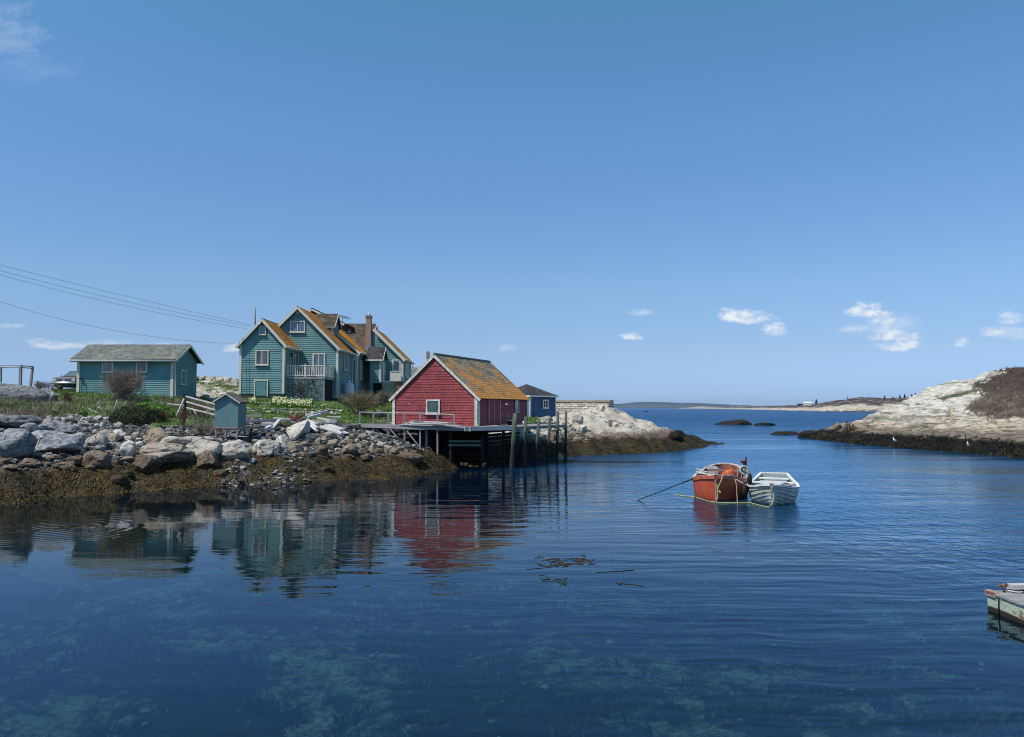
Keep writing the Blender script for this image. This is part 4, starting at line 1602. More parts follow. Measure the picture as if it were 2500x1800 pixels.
# propane tank
pt = thing('propane_tank', (-15.0, 72.3, 4.4), 'upright pale blue-grey propane tank by the house wall below the downpipe', 'gas tank')
a = at(852, 972, 72)
prof = [(.16, .12), (.40, .16), (.47, .28), (.48, .5), (.48, 1.12), (.45, 1.32), (.33, 1.46), (.14, 1.53)]
M_TANK = simple('tank_paint', (.62, .66, .74), .45, .05, 2, .1)
t_ = MB()
t_.lathe(prof, 24, Matrix.Translation((a.x, 72, a.z - .1)))
t_.build('tank_body', M_TANK, pt)
t_ = MB()
t_.tube([(a.x, 72, a.z + 1.4), (a.x, 72, a.z + 1.66)], .17, 12)
t_.build('valve_guard', M_TANK, pt)
t_ = MB()
t_.tube([(a.x, 72, a.z - .16), (a.x, 72, a.z + .04)], .30, 14)
t_.build('foot_ring', M_TANK, pt)
pt.location = (a.x, 72, a.z - .16)
for c in pt.children:
    c.location = Vector((-15.0, 72.3, 4.4)) - pt.location

# ============================================================ garage
gr = thing('garage', (-28.7, 60, 4.7), 'long low teal garage with grey-green roof beside the parked car', 'garage')
ga0, ga1 = (188 - 1250) / F_PX * 58, (423 - 1250) / F_PX * 58
gyf, gyb = 58.0, 62.2
gze, gzb, gzr = H0 + 3.72, H0 + .75, H0 + 4.78
w = MB()
siding(w, (ga0, gyf, 0), (ga1, gyf, 0), [(0, gzb), (ga1 - ga0, gzb), (ga1 - ga0, gze), (0, gze)], .155, out=(0, -1, 0))
w.build('wall', M_TEAL, gr)
w = MB()
siding(w, (ga1, gyf, 0), (ga1, gyb, 0), [(0, gzb), (4.2, gzb), (4.2, gze), (2.1, gzr - .1), (0, gze)], .155, out=(1, 0, 0))
w.build('wall', M_TEAL, gr)
w = MB()
siding(w, (ga0, gyf, 0), (ga0, gyb, 0), [(0, gzb), (4.2, gzb), (4.2, gze), (2.1, gzr - .1), (0, gze)], .155, out=(-1, 0, 0))
siding(w, (ga0, gyb, 0), (ga1, gyb, 0), [(0, gzb), (ga1 - ga0, gzb), (ga1 - ga0, gze), (0, gze)], .155, out=(0, 1, 0))
w.build('wall', M_TEAL, gr)
r = MB()
oh = .42
kg = (gzr - gze) / 2.1
r.slab([(ga0 - .36, gyf - oh, gze - kg * oh + .12), (ga1 + .36, gyf - oh, gze - kg * oh + .12), (ga1 + .36, gyf + 2.1, gzr + .12), (ga0 - .36, gyf + 2.1, gzr + .12)], .09)
r.slab([(ga1 + .36, gyb + oh, gze - kg * oh + .12), (ga0 - .36, gyb + oh, gze - kg * oh + .12), (ga0 - .36, gyf + 2.1, gzr + .12), (ga1 + .36, gyf + 2.1, gzr + .12)], .09)
r.build('roof', M_ROOF_GR, gr)
b = MB()
b.box(((ga0 + ga1) / 2, gyf - oh - .02, gze - kg * oh - .03), (ga1 - ga0 + .72, .04, .16))
b.box(((ga0 + ga1) / 2, gyf - oh / 2, gze - kg * oh - .09), (ga1 - ga0 + .7, oh, .025))
for sx, xx in ((1, ga1 + .36), (-1, ga0 - .36)):
    board(b, (xx, gyf - oh, gze - kg * oh - .02), (xx, gyf + 2.1, gzr), .17, .04, (sx, 0, 0))
    board(b, (xx, gyb + oh, gze - kg * oh - .02), (xx, gyf + 2.1, gzr), .17, .04, (sx, 0, 0))
b.build('eave_trim', M_CREAM, gr)
b = MB()
b.tube([(ga0 - .36, gyf - oh - .09, gze - kg * oh), (ga1 + .38, gyf - oh - .09, gze - kg * oh - .02)], .06, 6)
b.build('gutter', M_GUTTER, gr)
b = MB()
b.tube([(ga1 + .2, gyf - oh - .08, gze - .25), (ga1 + .14, gyf - .05, gze - .5), (ga1 + .12, gyf + .06, gzb + .3), (ga1 + .25, gyf - .1, gzb + .12)], .05, 6)
b.build('downpipe', M_GUTTER, gr)
b = MB()
b.box((ga1 - .09, gyf - .045, (gzb + gze) / 2), (.2, .05, gze - gzb - .02))
b.box((ga1 + .045, gyf + .09, (gzb + gze) / 2), (.05, .19, gze - gzb - .03))
b.build('corner_board', M_CREAM, gr)
b = MB()
b.box((ga0 + .09, gyf - .045, (gzb + gze) / 2), (.2, .05, gze - gzb - .02))
b.build('corner_board', M_CREAM, gr)


def gwin(px0, px1, py0, py1):
    c = at((px0 + px1) / 2, py1, gyf)
    wd, h = (px1 - px0) / F_PX * gyf, (py1 - py0) / F_PX * gyf
    window(gr, (0, gyf, 0), X3, -Y3, c.x, c.z + .11, wd - .22, h - .22, M_CREAM, M_GLASS if px0 > 300 else M_CURTAIN, mull=(0, 0), cas=.11)


gwin(250, 278, 880, 910)
gwin(333, 361, 880.5, 910)
window(gr, (ga1, gyf, 0), Y3, X3, 1.55, H0 + 1.85, .75, .95, M_CREAM, M_GLASS_BL, mull=(0, 0))
hs = MB()
q = at(197, 926, 57.9)
hs.tube([q, q + Vector((.15, -.1, .02)), q + Vector((.18, -.12, -.9)), q + Vector((.1, -.05, -1.1))], .03, 5)
hs.lathe([(.02, 0), (.12, .03), (.12, .1), (.02, .13)], 10, Matrix.Translation(q))
hs.build('hose_reel', M_BLACK, gr)

# ============================================================ red fishing shed on the wharf
sA = Vector((-7.97, 52.2, 0))
sB = Vector((-2.2, 50.0, 0))
ex = (sB - sA).normalized()
nf = Vector((ex.y, -ex.x, 0))                # front normal
ey = -nf
SL = 9.37
SW = (sB - sA).length
sC = sB + ey * SL
sz0, sze, szr = 2.62, 4.50, 7.25
shed = thing('fishing_shed', ((sA.x + sC.x) / 2, (sA.y + sC.y) / 2, sz0), 'red shingled fishing shed with patchy orange roof standing on the timber wharf', 'shed')


def on(p, s, d=0.0, z=0.0):
    q = p + ex * s + ey * d
    return Vector((q.x, q.y, z))


w = MB()
siding(w, sA, sB, [(0, sz0), (SW, sz0), (SW, sze), (SW / 2, szr), (0, sze)], .17, .026, out=nf)
w.build('wall', M_RED, shed)
w = MB()
siding(w, sB, sC, [(0, sz0), (SL, sz0), (SL, sze), (0, sze)], .17, .035, out=ex)
w.build('wall', M_RED, shed)
w = MB()
siding(w, sA, sA + ey * SL, [(0, sz0), (SL, sz0), (SL, sze), (0, sze)], .17, .035, out=-ex)
siding(w, sA + ey * SL, sC, [(0, sz0), (SW, sz0), (SW, sze), (SW / 2, szr), (0, sze)], .17, .035, out=ey)
w.build('wall', M_RED, shed)
ks = (szr - sze) / (SW / 2)
r = MB()
oh, of = .22, .12
r.slab([on(sB, oh, -of, sze - ks * oh + .1), on(sB, oh, SL + of, sze - ks * oh + .1), on(sB, -SW / 2, SL + of, szr + .1), on(sB, -SW / 2, -of, szr + .1)], .07)
r.build('roof', M_ROOF_SHED, shed)
r = MB()
r.slab([on(sA, -oh, SL + of, sze - ks * oh + .1), on(sA, -oh, -of, sze - ks * oh + .1), on(sA, SW / 2, -of, szr + .1), on(sA, SW / 2, SL + of, szr + .1)], .07)
r.build('roof', M_ROOF_SHED, shed)
r = MB()
r.tube([on(sA, SW / 2, -of, szr + .12), on(sA, SW / 2, SL + of, szr + .12)], .07, 5)
r.build('ridge_cap', M_GREYWOOD, shed)
b = MB()
board(b, on(sA, -oh, -of - .002, sze - ks * oh - .04), on(sA, SW / 2, -of - .002, szr - .04), .17, .03, nf)
board(b, on(sB, oh, -of - .004, sze - ks * oh - .04), on(sA, SW / 2, -of - .004, szr - .04), .17, .03, nf)
b.build('rake_board', M_OLDWHITE, shed)
for s_, nm in ((.0, 1), (SW, -1)):
    b = MB()
    c = on(sA, s_ + nm * .09, -.06, (sz0 + sze) / 2)
    b.box(c, (.2, .05, sze - sz0 - .02), axes=(ex, ey, Z3))
    if nm < 0:
        b.box(on(sB, .045, .1, (sz0 + sze) / 2), (.05, .2, sze - sz0 - .04), axes=(ex, ey, Z3))
    b.build('corner_board', M_OLDWHITE, shed)
M_SHEDWIN = mat_glass('shed_window_glass', (.015, .03, .028), (.05, .075, .065))
window(shed, sA, ex, nf, 3.02, H0 + .0 - .30, .80, .74, M_OLDWHITE, M_SHEDWIN, mull=(0, 0), cas=.11)
M_DULLWHITE = simple('dull_pinkish_trim', (.55, .48, .48), .8, .1, 4, .3)
window(shed, sB, ey, ex, 7.0, H0 + .05 - .30, .72, .85, M_DULLWHITE, mat_glass('papered_window', (.30, .31, .24)), mull=(0, 0), cas=.06)
# double plank doors on the right side
for k, s0_ in enumerate((1.75, 2.72)):
    d = MB()
    for i in range(5):
        d.box(on(sB, .06, s0_ + .1 + i * .19, sz0 + .92), (.03, .18, 1.72), axes=(ex, ey, Z3))
    dd = d.build('door', M_RED, shed)
b = MB()
for s0_, ww in ((1.68, .07), (2.66, .04), (3.68, .07)):
    b.box(on(sB, .075, s0_ + .02, sz0 + .95), (.04, ww, 1.8), axes=(ex, ey, Z3))
b.box(on(sB, .075, 2.68, sz0 + 1.85), (.045, 2.0, .05), axes=(ex, ey, Z3))
b.build('door_frame', M_DULLWHITE, shed)
lt = MB()
q = on(sB, .12, 4.1, sz0 + 1.45)
lt.tube([q, q + ex * .15 + Z3 * .05, q + ex * .25 - Z3 * .03], .025, 5)
lt.lathe([(.03, .08), (.13, -.02), (.12, -.05)], 10, Matrix.Translation(q + ex * .27 - Z3 * .03))
lt.build('wall_lamp', M_METAL, shed)
# gear hung on the side wall
M_HOOK = simple('faded_white_metal', (.42, .45, .46), .6, .2, 5)
for i, (s_, dz, kind) in enumerate([(4.05, .75, 0), (4.7, .62, 1), (5.0, .60, 0), (5.25, .66, 1), (5.45, .58, 0)]):
    gm = MB()
    q = on(sB, .09, s_, sz0 + dz)
    if kind:
        gm.tube([q + Z3 * .1, q - Z3 * .02 + ex * .05, q - Z3 * .15, q - Z3 * .05 - ey * .08], .022, 4)
    else:
        gm.box(q, (.04, .05, .26), axes=(ex, ey, Z3))
    gm.build('wall_hook', M_HOOK, shed)
# a slanting batten nailed on the front
b = MB()
q0, q1 = on(sA, 2.05, -.06, 3.95), on(sA, 2.4, -.06, 3.35)
board(b, q0, q1, .07, .03, nf)
b.build('batten', M_RED, shed)

# ============================================================ navy shed behind
bB = at(1292, 1018, 72)
bB = Vector((1.60, 72, 0))
bC = Vector((4.22, 75, 0))
e2 = (bC - bB).normalized()
n2 = Vector((e2.y, -e2.x, 0))                 # faces right and towards the camera
BW = (bC - bB).length
bz0, bz1 = 2.9, 4.93
ns = thing('navy_shed', ((bB.x + bC.x) / 2 - 1, 74.5, bz0), 'small navy blue shed with dark hip roof between red shed and stone wall', 'shed')
w = MB()
siding(w, bB, bC, [(0, bz0), (BW, bz0), (BW, bz1), (0, bz1)], .2, .03, out=n2)
w.build('wall', M_BLUE, ns)
M_PALEBLUE = mat_siding('sunlit_blue_siding', (.13, .24, .33), (.07, .14, .2))  # sunlight painted in: lighter copy of the blue siding
w = MB()
siding(w, bB - n2 * 4, bB, [(0, bz0), (4, bz0), (4, bz1), (0, bz1)], .2, .03, out=-e2)
siding(w, bC, bC - n2 * 4, [(0, bz0), (4, bz0), (4, bz1), (0, bz1)], .2, .03, out=e2)
siding(w, bB - n2 * 4, bC - n2 * 4, [(0, bz0), (BW, bz0), (BW, bz1), (0, bz1)], .2, .03, out=-n2)
w.build('wall', M_PALEBLUE, ns)
cs = [bB - e2 * .2 + n2 * .2, bC + e2 * .2 + n2 * .2, bC + e2 * .2 - n2 * 4.2, bB - e2 * .2 - n2 * 4.2]
cs = [Vector((c.x, c.y, bz1 + .02)) for c in cs]
ap = sum(cs, Vector()) / 4
ap.z = bz1 + 1.15
r = MB()
for i in range(4):
    a, b_ = cs[i], cs[(i + 1) % 4]
    L_ = (b_ - a).length
    r.face([a, b_, ap], [(0, 0), (L_, 0), (L_ / 2, 2.4)])
r.face(cs[::-1])
r.build('roof', M_ROOF_DK, ns)
b = MB()
for i in range(4):
    a, b_ = cs[i], cs[(i + 1) % 4]
    b.beam(a - Z3 * .07, b_ - Z3 * .07, .05, .13)
b.build('eave_trim', M_WHITE, ns)
b = MB()
b.box(bB + e2 * .08 + n2 * .05 + Z3 * (bz0 + bz1) / 2, (.2, .05, bz1 - bz0), axes=(e2, n2, Z3))
b.build('corner_board', M_WHITE, ns)
b = MB()
b.box(bC - e2 * .08 + n2 * .05 + Z3 * (bz0 + bz1) / 2, (.1, .05, bz1 - bz0), axes=(e2, n2, Z3))
b.build('corner_board', M_WHITE, ns)
window(ns, bB, e2, n2, BW * .58, bz0 + .95, .62, .62, M_WHITE, M_GLASS, mull=(1, 1), cas=.1)

# ============================================================ stone breakwater wall
def mat_stonewall():
    m, t = newmat('dry_stone_courses')
    tc = t.add('ShaderNodeTexCoord')
    P = tc.outputs['Object']
    uv = t.add('ShaderNodeVectorMath', operation='ADD', ins={0: tc.outputs['UV'], 1: t.add('ShaderNodeVectorMath', operation='SCALE', ins={0: t.add('ShaderNodeTexNoise', ins={'Vector': P, 'Scale': 1.2}).outputs[1], 'Scale': .25}).outputs[0]}).outputs[0]
    br = t.add('ShaderNodeTexBrick', offset=.37, ins={'Vector': uv, 'Color1': (.33, .30, .26), 'Color2': (.66, .62, .54), 'Mortar': (.08, .07, .06), 'Scale': 1.0})
    br.inputs['Mortar Size'].default_value = .03
    br.inputs['Mortar Smooth'].default_value = .5
    br.inputs['Brick Width'].default_value = .75
    br.inputs['Row Height'].default_value = .24
    n = t.noise(P, 4, 5, .7)
    base = t.mix(t.math('MULTIPLY', t.ramp(n, .4, .7), .5), br.outputs[0], (.25, .22, .18))
    pbr(t, base, .9, t.math('ADD', t.math('MULTIPLY', br.outputs[1], -1.0), t.math('MULTIPLY', n, .4)), .06, 1, .2)
    return m


wa = at(1340, 981, 84)
wb = at(1486, 983, 80)
sw = thing('stone_wall', (wa.x + 3, 82, 2.6), 'pale dry-stone sea wall with timber cap behind the navy shed', 'wall')
d_ = (wb - wa)
d_.z = 0
d_.normalize()
L_ = (Vector((wb.x, wb.y, 0)) - Vector((wa.x, wa.y, 0))).length
b = MB()
n_ = Vector((d_.y, -d_.x, 0))
ztop, zbot = 4.42, 1.5
A_ = Vector((wa.x, wa.y, 0))
b.prism([A_ + Z3 * zbot + n_ * .5, A_ + d_ * L_ + Z3 * zbot + n_ * .5, A_ + d_ * L_ + Z3 * ztop, A_ + Z3 * ztop], -n_ * 1.2)
uvs = []
for f in b.f:
    uvs.append([((Vector(b.v[i]) - A_).dot(d_), b.v[i][2]) for i in f])
b.uv = uvs
b.build('masonry', mat_stonewall(), sw)
b = MB()
b.beam(A_ + Z3 * (ztop + .1) - n_ * .3 - d_ * .3, A_ + d_ * (L_ + .2) + Z3 * (ztop + .1) - n_ * .3, .8, .18)
b.build('timber_cap', mat_wood('tan_timber', (.45, .36, .26), (.28, .21, .15)), sw)

# ============================================================ grey-roofed house far behind
fh = thing('grey_roofed_house', (-13.5, 108, 4), 'distant house with grey roof and brick chimney showing behind the red shed', 'house')
a = at(1045, 876, 106)
b_ = at(995, 935, 106)
kf = (a.z - b_.z) / (a.x - b_.x)
b = MB()
b.slab([(a.x - 6.5, 114, a.z - 6.5 * kf), (a.x - 6.5, 105.7, a.z - 6.5 * kf), (a.x, 105.7, a.z), (a.x, 114, a.z)], .15)
b.slab([(a.x + 6.5, 105.7, a.z - 6.5 * kf), (a.x + 6.5, 114, a.z - 6.5 * kf), (a.x, 114, a.z), (a.x, 105.7, a.z)], .15)
b.build('roof', M_ROOF_DK, fh)
w = MB()
siding(w, (a.x - 6, 106, 0), (a.x + 6, 106, 0), [(0, 3), (12, 3), (12, a.z - 6 * kf - .2), (6, a.z - .2), (0, a.z - 6 * kf - .2)], .2, .03, out=(0, -1, 0))
w.build('wall', simple('pale_grey_wall', (.5, .5, .48)), fh)
b = MB()
board(b, (a.x - 6.5, 105.68, a.z - 6.5 * kf - .15), (a.x, 105.68, a.z - .15), .35, .05, (0, -1, 0))
board(b, (a.x + 6.5, 105.68, a.z - 6.5 * kf - .15), (a.x, 105.68, a.z - .15), .35, .05, (0, -1, 0))
b.build('rake_board', M_WHITE, fh)
b = MB()
q = at(1045, 868, 109)
b.box((q.x, 109, q.z - .3), (.42, .5, 1.5))
b.box((q.x, 109, q.z + .48), (.3, .35, .2))
b.build('chimney', M_BRICK, fh)
lowr = thing('weathered_outbuilding', (-14, 118, 4), 'low weathered roof beyond the grey-roofed house, with a thin pole', 'outbuilding')
b = MB()
q = at(1003, 895, 118)
b.slab([(q.x - 1, 116, q.z - 3.0), (q.x + 6, 116, q.z - 3.0), (q.x + 6, 119, q.z), (q.x - 1, 119, q.z)], .15)
b.build('roof', mat_roof('pale_grey_roof', (.30, .27, .27), (.42, .40, .40)), lowr)
b = MB()
b.box((q.x + 2.5, 119, q.z - 2.6), (7, 5, 4.2))
b.build('wall', simple('weathered_wall', (.4, .38, .36)), lowr)
b = MB()
b.tube([at(1008, 900, 112), at(1008, 882, 112)], .06, 5)
b.build('pole', M_METAL, lowr)
# ------------------------------------------------------------ rocks
def icosphere(n):
    t = (1 + 5 ** .5) / 2
    V = [(-1, t, 0), (1, t, 0), (-1, -t, 0), (1, -t, 0), (0, -1, t), (0, 1, t), (0, -1, -t), (0, 1, -t), (t, 0, -1), (t, 0, 1), (-t, 0, -1), (-t, 0, 1)]
    F = [(0, 11, 5), (0, 5, 1), (0, 1, 7), (0, 7, 10), (0, 10, 11), (1, 5, 9), (5, 11, 4), (11, 10, 2), (10, 7, 6), (7, 1, 8), (3, 9, 4), (3, 4, 2), (3, 2, 6), (3, 6, 8), (3, 8, 9), (4, 9, 5), (2, 4, 11), (6, 2, 10), (8, 6, 7), (9, 8, 1)]
    V = [np.array(v) / np.linalg.norm(v) for v in V]
    for _ in range(n):
        cache, G = {}, []

        def mid(a, b):
            k = (min(a, b), max(a, b))
            if k not in cache:
                m_ = V[a] + V[b]
                V.append(m_ / np.linalg.norm(m_))
                cache[k] = len(V) - 1
            return cache[k]
        for a, b, c in F:
            ab, bc, ca = mid(a, b), mid(b, c), mid(c, a)
            G += [(a, ab, ca), (b, bc, ab), (c, ca, bc), (ab, bc, ca)]
        F = G
    return np.array(V), np.array(F)


ICO = {k: icosphere(k) for k in (0, 1, 2, 3, 4)}


def rock_verts(seed, size, angular=.5, sub=3, rough=.05):
    rs = np.random.RandomState(seed)
    V0, F = ICO[sub]
    V = V0.copy()
    # blocky superellipsoid
    p = 2.0 + 1.2 * angular
    V = V / (np.abs(V) ** p).sum(1)[:, None] ** (1 / p)
    npl = int(5 + 9 * angular)
    for _ in range(npl):
        n = rs.normal(size=3)
        n[2] *= .8
        n /= np.linalg.norm(n)
        d = rs.uniform(.50, .90)
        pr = V @ n
        V = V - n * (np.maximum(pr - d, 0) * (.75 + .25 * angular))[:, None]
    o = rs.uniform(0, 50, 3)
    V = V + V0 * (fbm(V * 1.1 + o, 3) * .13)[:, None] + V0 * (fbm(V * 4 + o, 3) * rough)[:, None]
    V = V / np.abs(V).max(0)
    V = V * np.array(size) / 2
    a = rs.uniform(-.3, .3)
    return V, F


def mat_rock(name, pale, mid, spk=.5, tide=1.55, lich=.35, warm=(.44, .32, .22)):
    m, t = newmat(name)
    P = t.add('ShaderNodeNewGeometry').outputs['Position']
    rnd = t.add('ShaderNodeObjectInfo').outputs['Random']
    z = t.add('ShaderNodeSeparateXYZ', ins={0: P}).outputs[2]
    a = t.noise(P, 1.1, 5, .62)
    b = t.noise(P, 4.5, 5, .68)
    c = t.noise(P, 26, 3, .7)
    base = t.mix(t.ramp(b, .3, .7), mid, pale)
    tone = t.ramp(rnd, 0, 1, .62, 1.12)
    base = t.mix(1.0, base, t.add('ShaderNodeCombineColor', ins={0: tone, 1: tone, 2: t.math('MULTIPLY', tone, .99)}).outputs[0], 'MULTIPLY')
    base = t.mix(t.math('MULTIPLY', t.ramp(t.math('FRACT', t.math('MULTIPLY', rnd, 7.3)), .55, .95), .45), base, warm)
    base = t.mix(t.math('MULTIPLY', t.ramp(a, .52, .68), lich), base, (.12, .125, .12))
    base = t.mix(t.math('MULTIPLY', t.ramp(c, .54, .70), spk), base, (.07, .07, .07))
    vc = t.add('ShaderNodeTexVoronoi', feature='DISTANCE_TO_EDGE', ins={'Vector': t.add('ShaderNodeVectorMath', operation='ADD', ins={0: P, 1: t.add('ShaderNodeVectorMath', operation='SCALE', ins={0: t.add('ShaderNodeTexNoise', ins={'Vector': P, 'Scale': 1.6}).outputs[1], 'Scale': .9}).outputs[0]}).outputs[0], 'Scale': .95})
    ck = t.math('MULTIPLY', t.ramp(vc.outputs[0], 0, .03, 1, 0), t.ramp(t.noise(P, 1.4, 2, .5), .42, .55))
    base = t.mix(t.math('MULTIPLY', ck, .8), base, (.04, .037, .033))
    st = t.ramp(t.math('ADD', z, t.math('MULTIPLY', t.math('SUBTRACT', b, .5), .7)), tide - .25, tide + .25, 1, 0)
    base = t.mix(st, base, t.mix(t.ramp(c, .35, .65), (.07, .052, .036), (.20, .145, .10)))
    low = t.ramp(t.math('ADD', z, t.math('MULTIPLY', t.math('SUBTRACT', a, .5), 1.0)), tide - .75, tide - .45, 1, 0)
    base = t.mix(low, base, t.mix(t.ramp(b, .35, .65), (.02, .017, .009), (.11, .075, .022)))
    pbr(t, base, .87, t.math('ADD', t.math('MULTIPLY', ck, -.8), t.math('ADD', t.math('MULTIPLY', b, 1.1), t.math('MULTIPLY', c, .35))), .09, .9, .25)
    return m


R_PALE = mat_rock('pale_granite', (.60, .54, .45), (.38, .335, .28), tide=1.2, warm=(.46, .36, .26))
R_GREY = mat_rock('lichened_grey_granite', (.45, .455, .455), (.14, .15, .165), .7, lich=.6, warm=(.35, .33, .3))
R_COB = mat_rock('cobble_granite', (.62, .59, .53), (.34, .32, .29), .35, tide=1.05, lich=.25)
R_TAN = mat_rock('tan_granite', (.45, .38, .28), (.25, .20, .145), .4, tide=1.25)
R_BROWN = mat_rock('brown_tidal_rock', (.30, .22, .16), (.15, .11, .085), .4, tide=1.3)
R_DARK = mat_rock('dark_slate', (.16, .17, .18), (.07, .075, .08), .3, tide=.3, warm=(.2, .17, .14))
R_WEED = mat_rock('weedy_dark_rock', (.022, .017, .010), (.010, .008, .006), .3, tide=-2, warm=(.03, .016, .01), lich=0)
R_WHITE = mat_rock('white_granite', (.68, .63, .54), (.44, .395, .33), .3, tide=1.1, warm=(.55, .42, .30))
ORD = ['zeroth', 'first', 'second', 'third', 'fourth', 'fifth', 'sixth', 'seventh', 'eighth', 'ninth', 'tenth', 'eleventh', 'twelfth', 'thirteenth', 'fourteenth',
       'fifteenth', 'sixteenth', 'seventeenth', 'eighteenth', 'nineteenth', 'twentieth', 'twenty-first', 'twenty-second', 'twenty-third', 'twenty-fourth', 'twenty-fifth', 'twenty-sixth', 'twenty-seventh', 'twenty-eighth']
_seed = [100]


def put_rock(px, py, w, h, mat, ang=.5, label='', cat='boulder', group=None, name='boulder', sub=None, deep=.9, D=None, sink=.12, f=None, rough=.05, dome=False, roll=0):
    _seed[0] += 1
    sd = _seed[0]
    rs = random.Random(sd)
    if D is None:
        hgt = hit_ground(px, min(py + h * .42, 1230), f)
        D = hgt.y
    sx, sz = w / F_PX * D, h / F_PX * D
    sy = sx * deep * rs.uniform(.85, 1.1)
    if dome:
        sz *= 2.0
    else:
        sz *= 1 + sink
    c = at(px, py, D + sy * .12)
    if dome:
        c.z -= sz / 4
    else:
        c.z -= sz * sink * .5
    if sub is None:
        sub = 4 if w > 34 else 3
    V, F = rock_verts(sd, (sx, sy, sz), ang, sub, rough)
    if roll:
        ca, sa = math.cos(roll), math.sin(roll)
        x, z = V[:, 0].copy(), V[:, 2].copy()
        V[:, 0], V[:, 2] = x * ca - z * sa, x * sa + z * ca
    o = np_mesh(name, V + np.array(c), F, mat, loc=(c.x, c.y, c.z - sz / 2))
    tag(o, label, cat, group)
    return o


def row_labels(items, row_h, phrase):
    """items: list of dicts with x,y; returns a label ending for each: its place in its row"""
    items = sorted(items, key=lambda d: d['y'])
    rows, cur = [], []
    for d in items:
        if cur and d['y'] - cur[0]['y'] > row_h:
            rows.append(cur)
            cur = []
        cur.append(d)
    if cur:
        rows.append(cur)
    for i, r in enumerate(rows):
        r.sort(key=lambda d: d['x'])
        rn = 'top' if i == 0 else ('bottom' if i == len(rows) - 1 else ORD[i + 1])
        for j, d in enumerate(r):
            pn = 'leftmost' if j == 0 else ('rightmost' if j == len(r) - 1 else ORD[j + 1] + ' from left')
            d['where'] = f"{pn} in {rn} row {phrase}"
    return items


# large named rocks at the left
G_BIG = 'big lichened boulders at the left edge'
put_rock(28, 968, 210, 64, R_GREY, .15, 'huge smooth grey whaleback rock on the left skyline under the rail frame', 'rock', name='whaleback_rock', D=49.5, deep=.45, dome=False, sub=4, rough=.03)
put_rock(112, 968, 62, 42, R_GREY, .3, 'dark cracked end block of the whaleback rock, left of the dry grass', 'rock', name='rock_block', D=50.5, sub=4)
put_rock(20, 1079, 125, 76, R_GREY, .75, 'largest square lichened boulder cut by the left edge of the photo', group=G_BIG)
put_rock(30, 1026, 118, 36, R_GREY, .35, 'flat dark boulder on top of the large square boulder at the left edge', group=G_BIG, D=38.6)
put_rock(76, 1044, 48, 32, R_GREY, .5, 'small grey boulder wedged between the flat top boulder and the long faceted one', group=G_BIG, D=37.6)
put_rock(126, 1077, 122, 60, R_GREY, .85, 'long faceted pale-topped boulder beside the rounded cobbles, over a dark gap', group=G_BIG)
put_rock(140, 1050, 86, 44, R_GREY, .5, 'hump-backed lichened boulder directly behind the long faceted boulder', group=G_BIG, D=38.0)
put_rock(-60, 1050, 90, 70, R_GREY, .6, 'grey boulder just beyond the left edge beside the square boulder', group=G_BIG, D=36.5)

# hand-placed cobbles, rounded
cob = [(197, 1071, 38, 28), (236, 1077, 45, 35), (275, 1070, 35, 24), (255, 1057, 32, 17), (289, 1055, 24, 18), (290, 1039, 18, 14), (301, 1065, 21, 17), (313, 1071, 18, 13),
       (331, 1063, 20, 16), (283, 1087, 23, 16), (267, 1085, 23, 12), (242, 1094, 28, 15), (204, 1091, 25, 13), (313, 1096, 36, 40), (338, 1084, 20, 13), (352, 1080, 20, 14), (365, 1085, 18, 11), (340, 1072, 16, 10), (357, 1069, 16, 9)]
rr = random.Random(3)
for (y, x0, x1, w) in ((1017, 172, 200, 15), (1023, 120, 262, 17), (1031, 112, 262, 18), (1039, 150, 250, 18), (1047, 168, 250, 19), (1056, 176, 238, 19), (1064, 170, 186, 17)):
    x = x0 + rr.uniform(0, 6)
    while x < x1:
        ww = w * rr.uniform(.75, 1.25)
        if not any(abs(x - c[0]) < (ww + c[2]) * .36 and abs(y - c[1]) < c[3] * .55 for c in cob):
            cob.append((x, y + rr.uniform(-2, 2), ww, ww * rr.uniform(.6, .8)))
        x += ww * rr.uniform(.8, 1.0)
it = row_labels([dict(x=c[0], y=c[1], c=c) for c in cob], 7.5, 'of the bank below the garage')
for d in it:
    c = d['c']
    big = 'large ' if c[2] > 30 else ('small ' if c[2] < 17 else '')
    put_rock(c[0], c[1], c[2] * 1.12, c[3] * 1.12, R_COB, rr.uniform(.05, .45), f"{big}rounded grey cobble, {d['where']}", 'cobblestone', 'cobbles banked below the garage', 'cobblestone', sub=3, deep=.85)

brown = [(41, 1110, 56, 22), (88, 1112, 36, 20), (121, 1117, 30, 14), (66, 1128, 62, 20), (12, 1128, 42, 22), (180, 1121, 48, 24), (160, 1138, 52, 20), (28, 1141, 34, 14), (313, 1121, 32, 14), (205, 1108, 26, 14),
         (150, 1112, 26, 14), (268, 1106, 26, 14), (285, 1110, 20, 12), (335, 1112, 24, 12), (110, 1134, 30, 14), (222, 1140, 26, 12), (-20, 1112, 40, 22), (48, 1098, 22, 12), (290, 1128, 22, 12)]
it = row_labels([dict(x=c[0], y=c[1], c=c) for c in brown], 13, 'of the dark tidal rocks at left')
for d in it:
    put_rock(*d['c'], R_BROWN, .8, f"brown angular rock, {d['where']}", 'rock', 'dark tidal rocks above the golden seaweed', 'tidal_rock', sub=3)
put_rock(240, 1122, 80, 46, R_BROWN, .35, 'big round-topped brown boulder with weed at its foot, below the cobbles', name='tidal_boulder', group='weeded boulders at the tide line')
put_rock(352, 1134, 72, 50, R_BROWN, .7, 'big square weed-skirted boulder at the tide line left of the pale ledges', name='tidal_boulder', group='weeded boulders at the tide line')

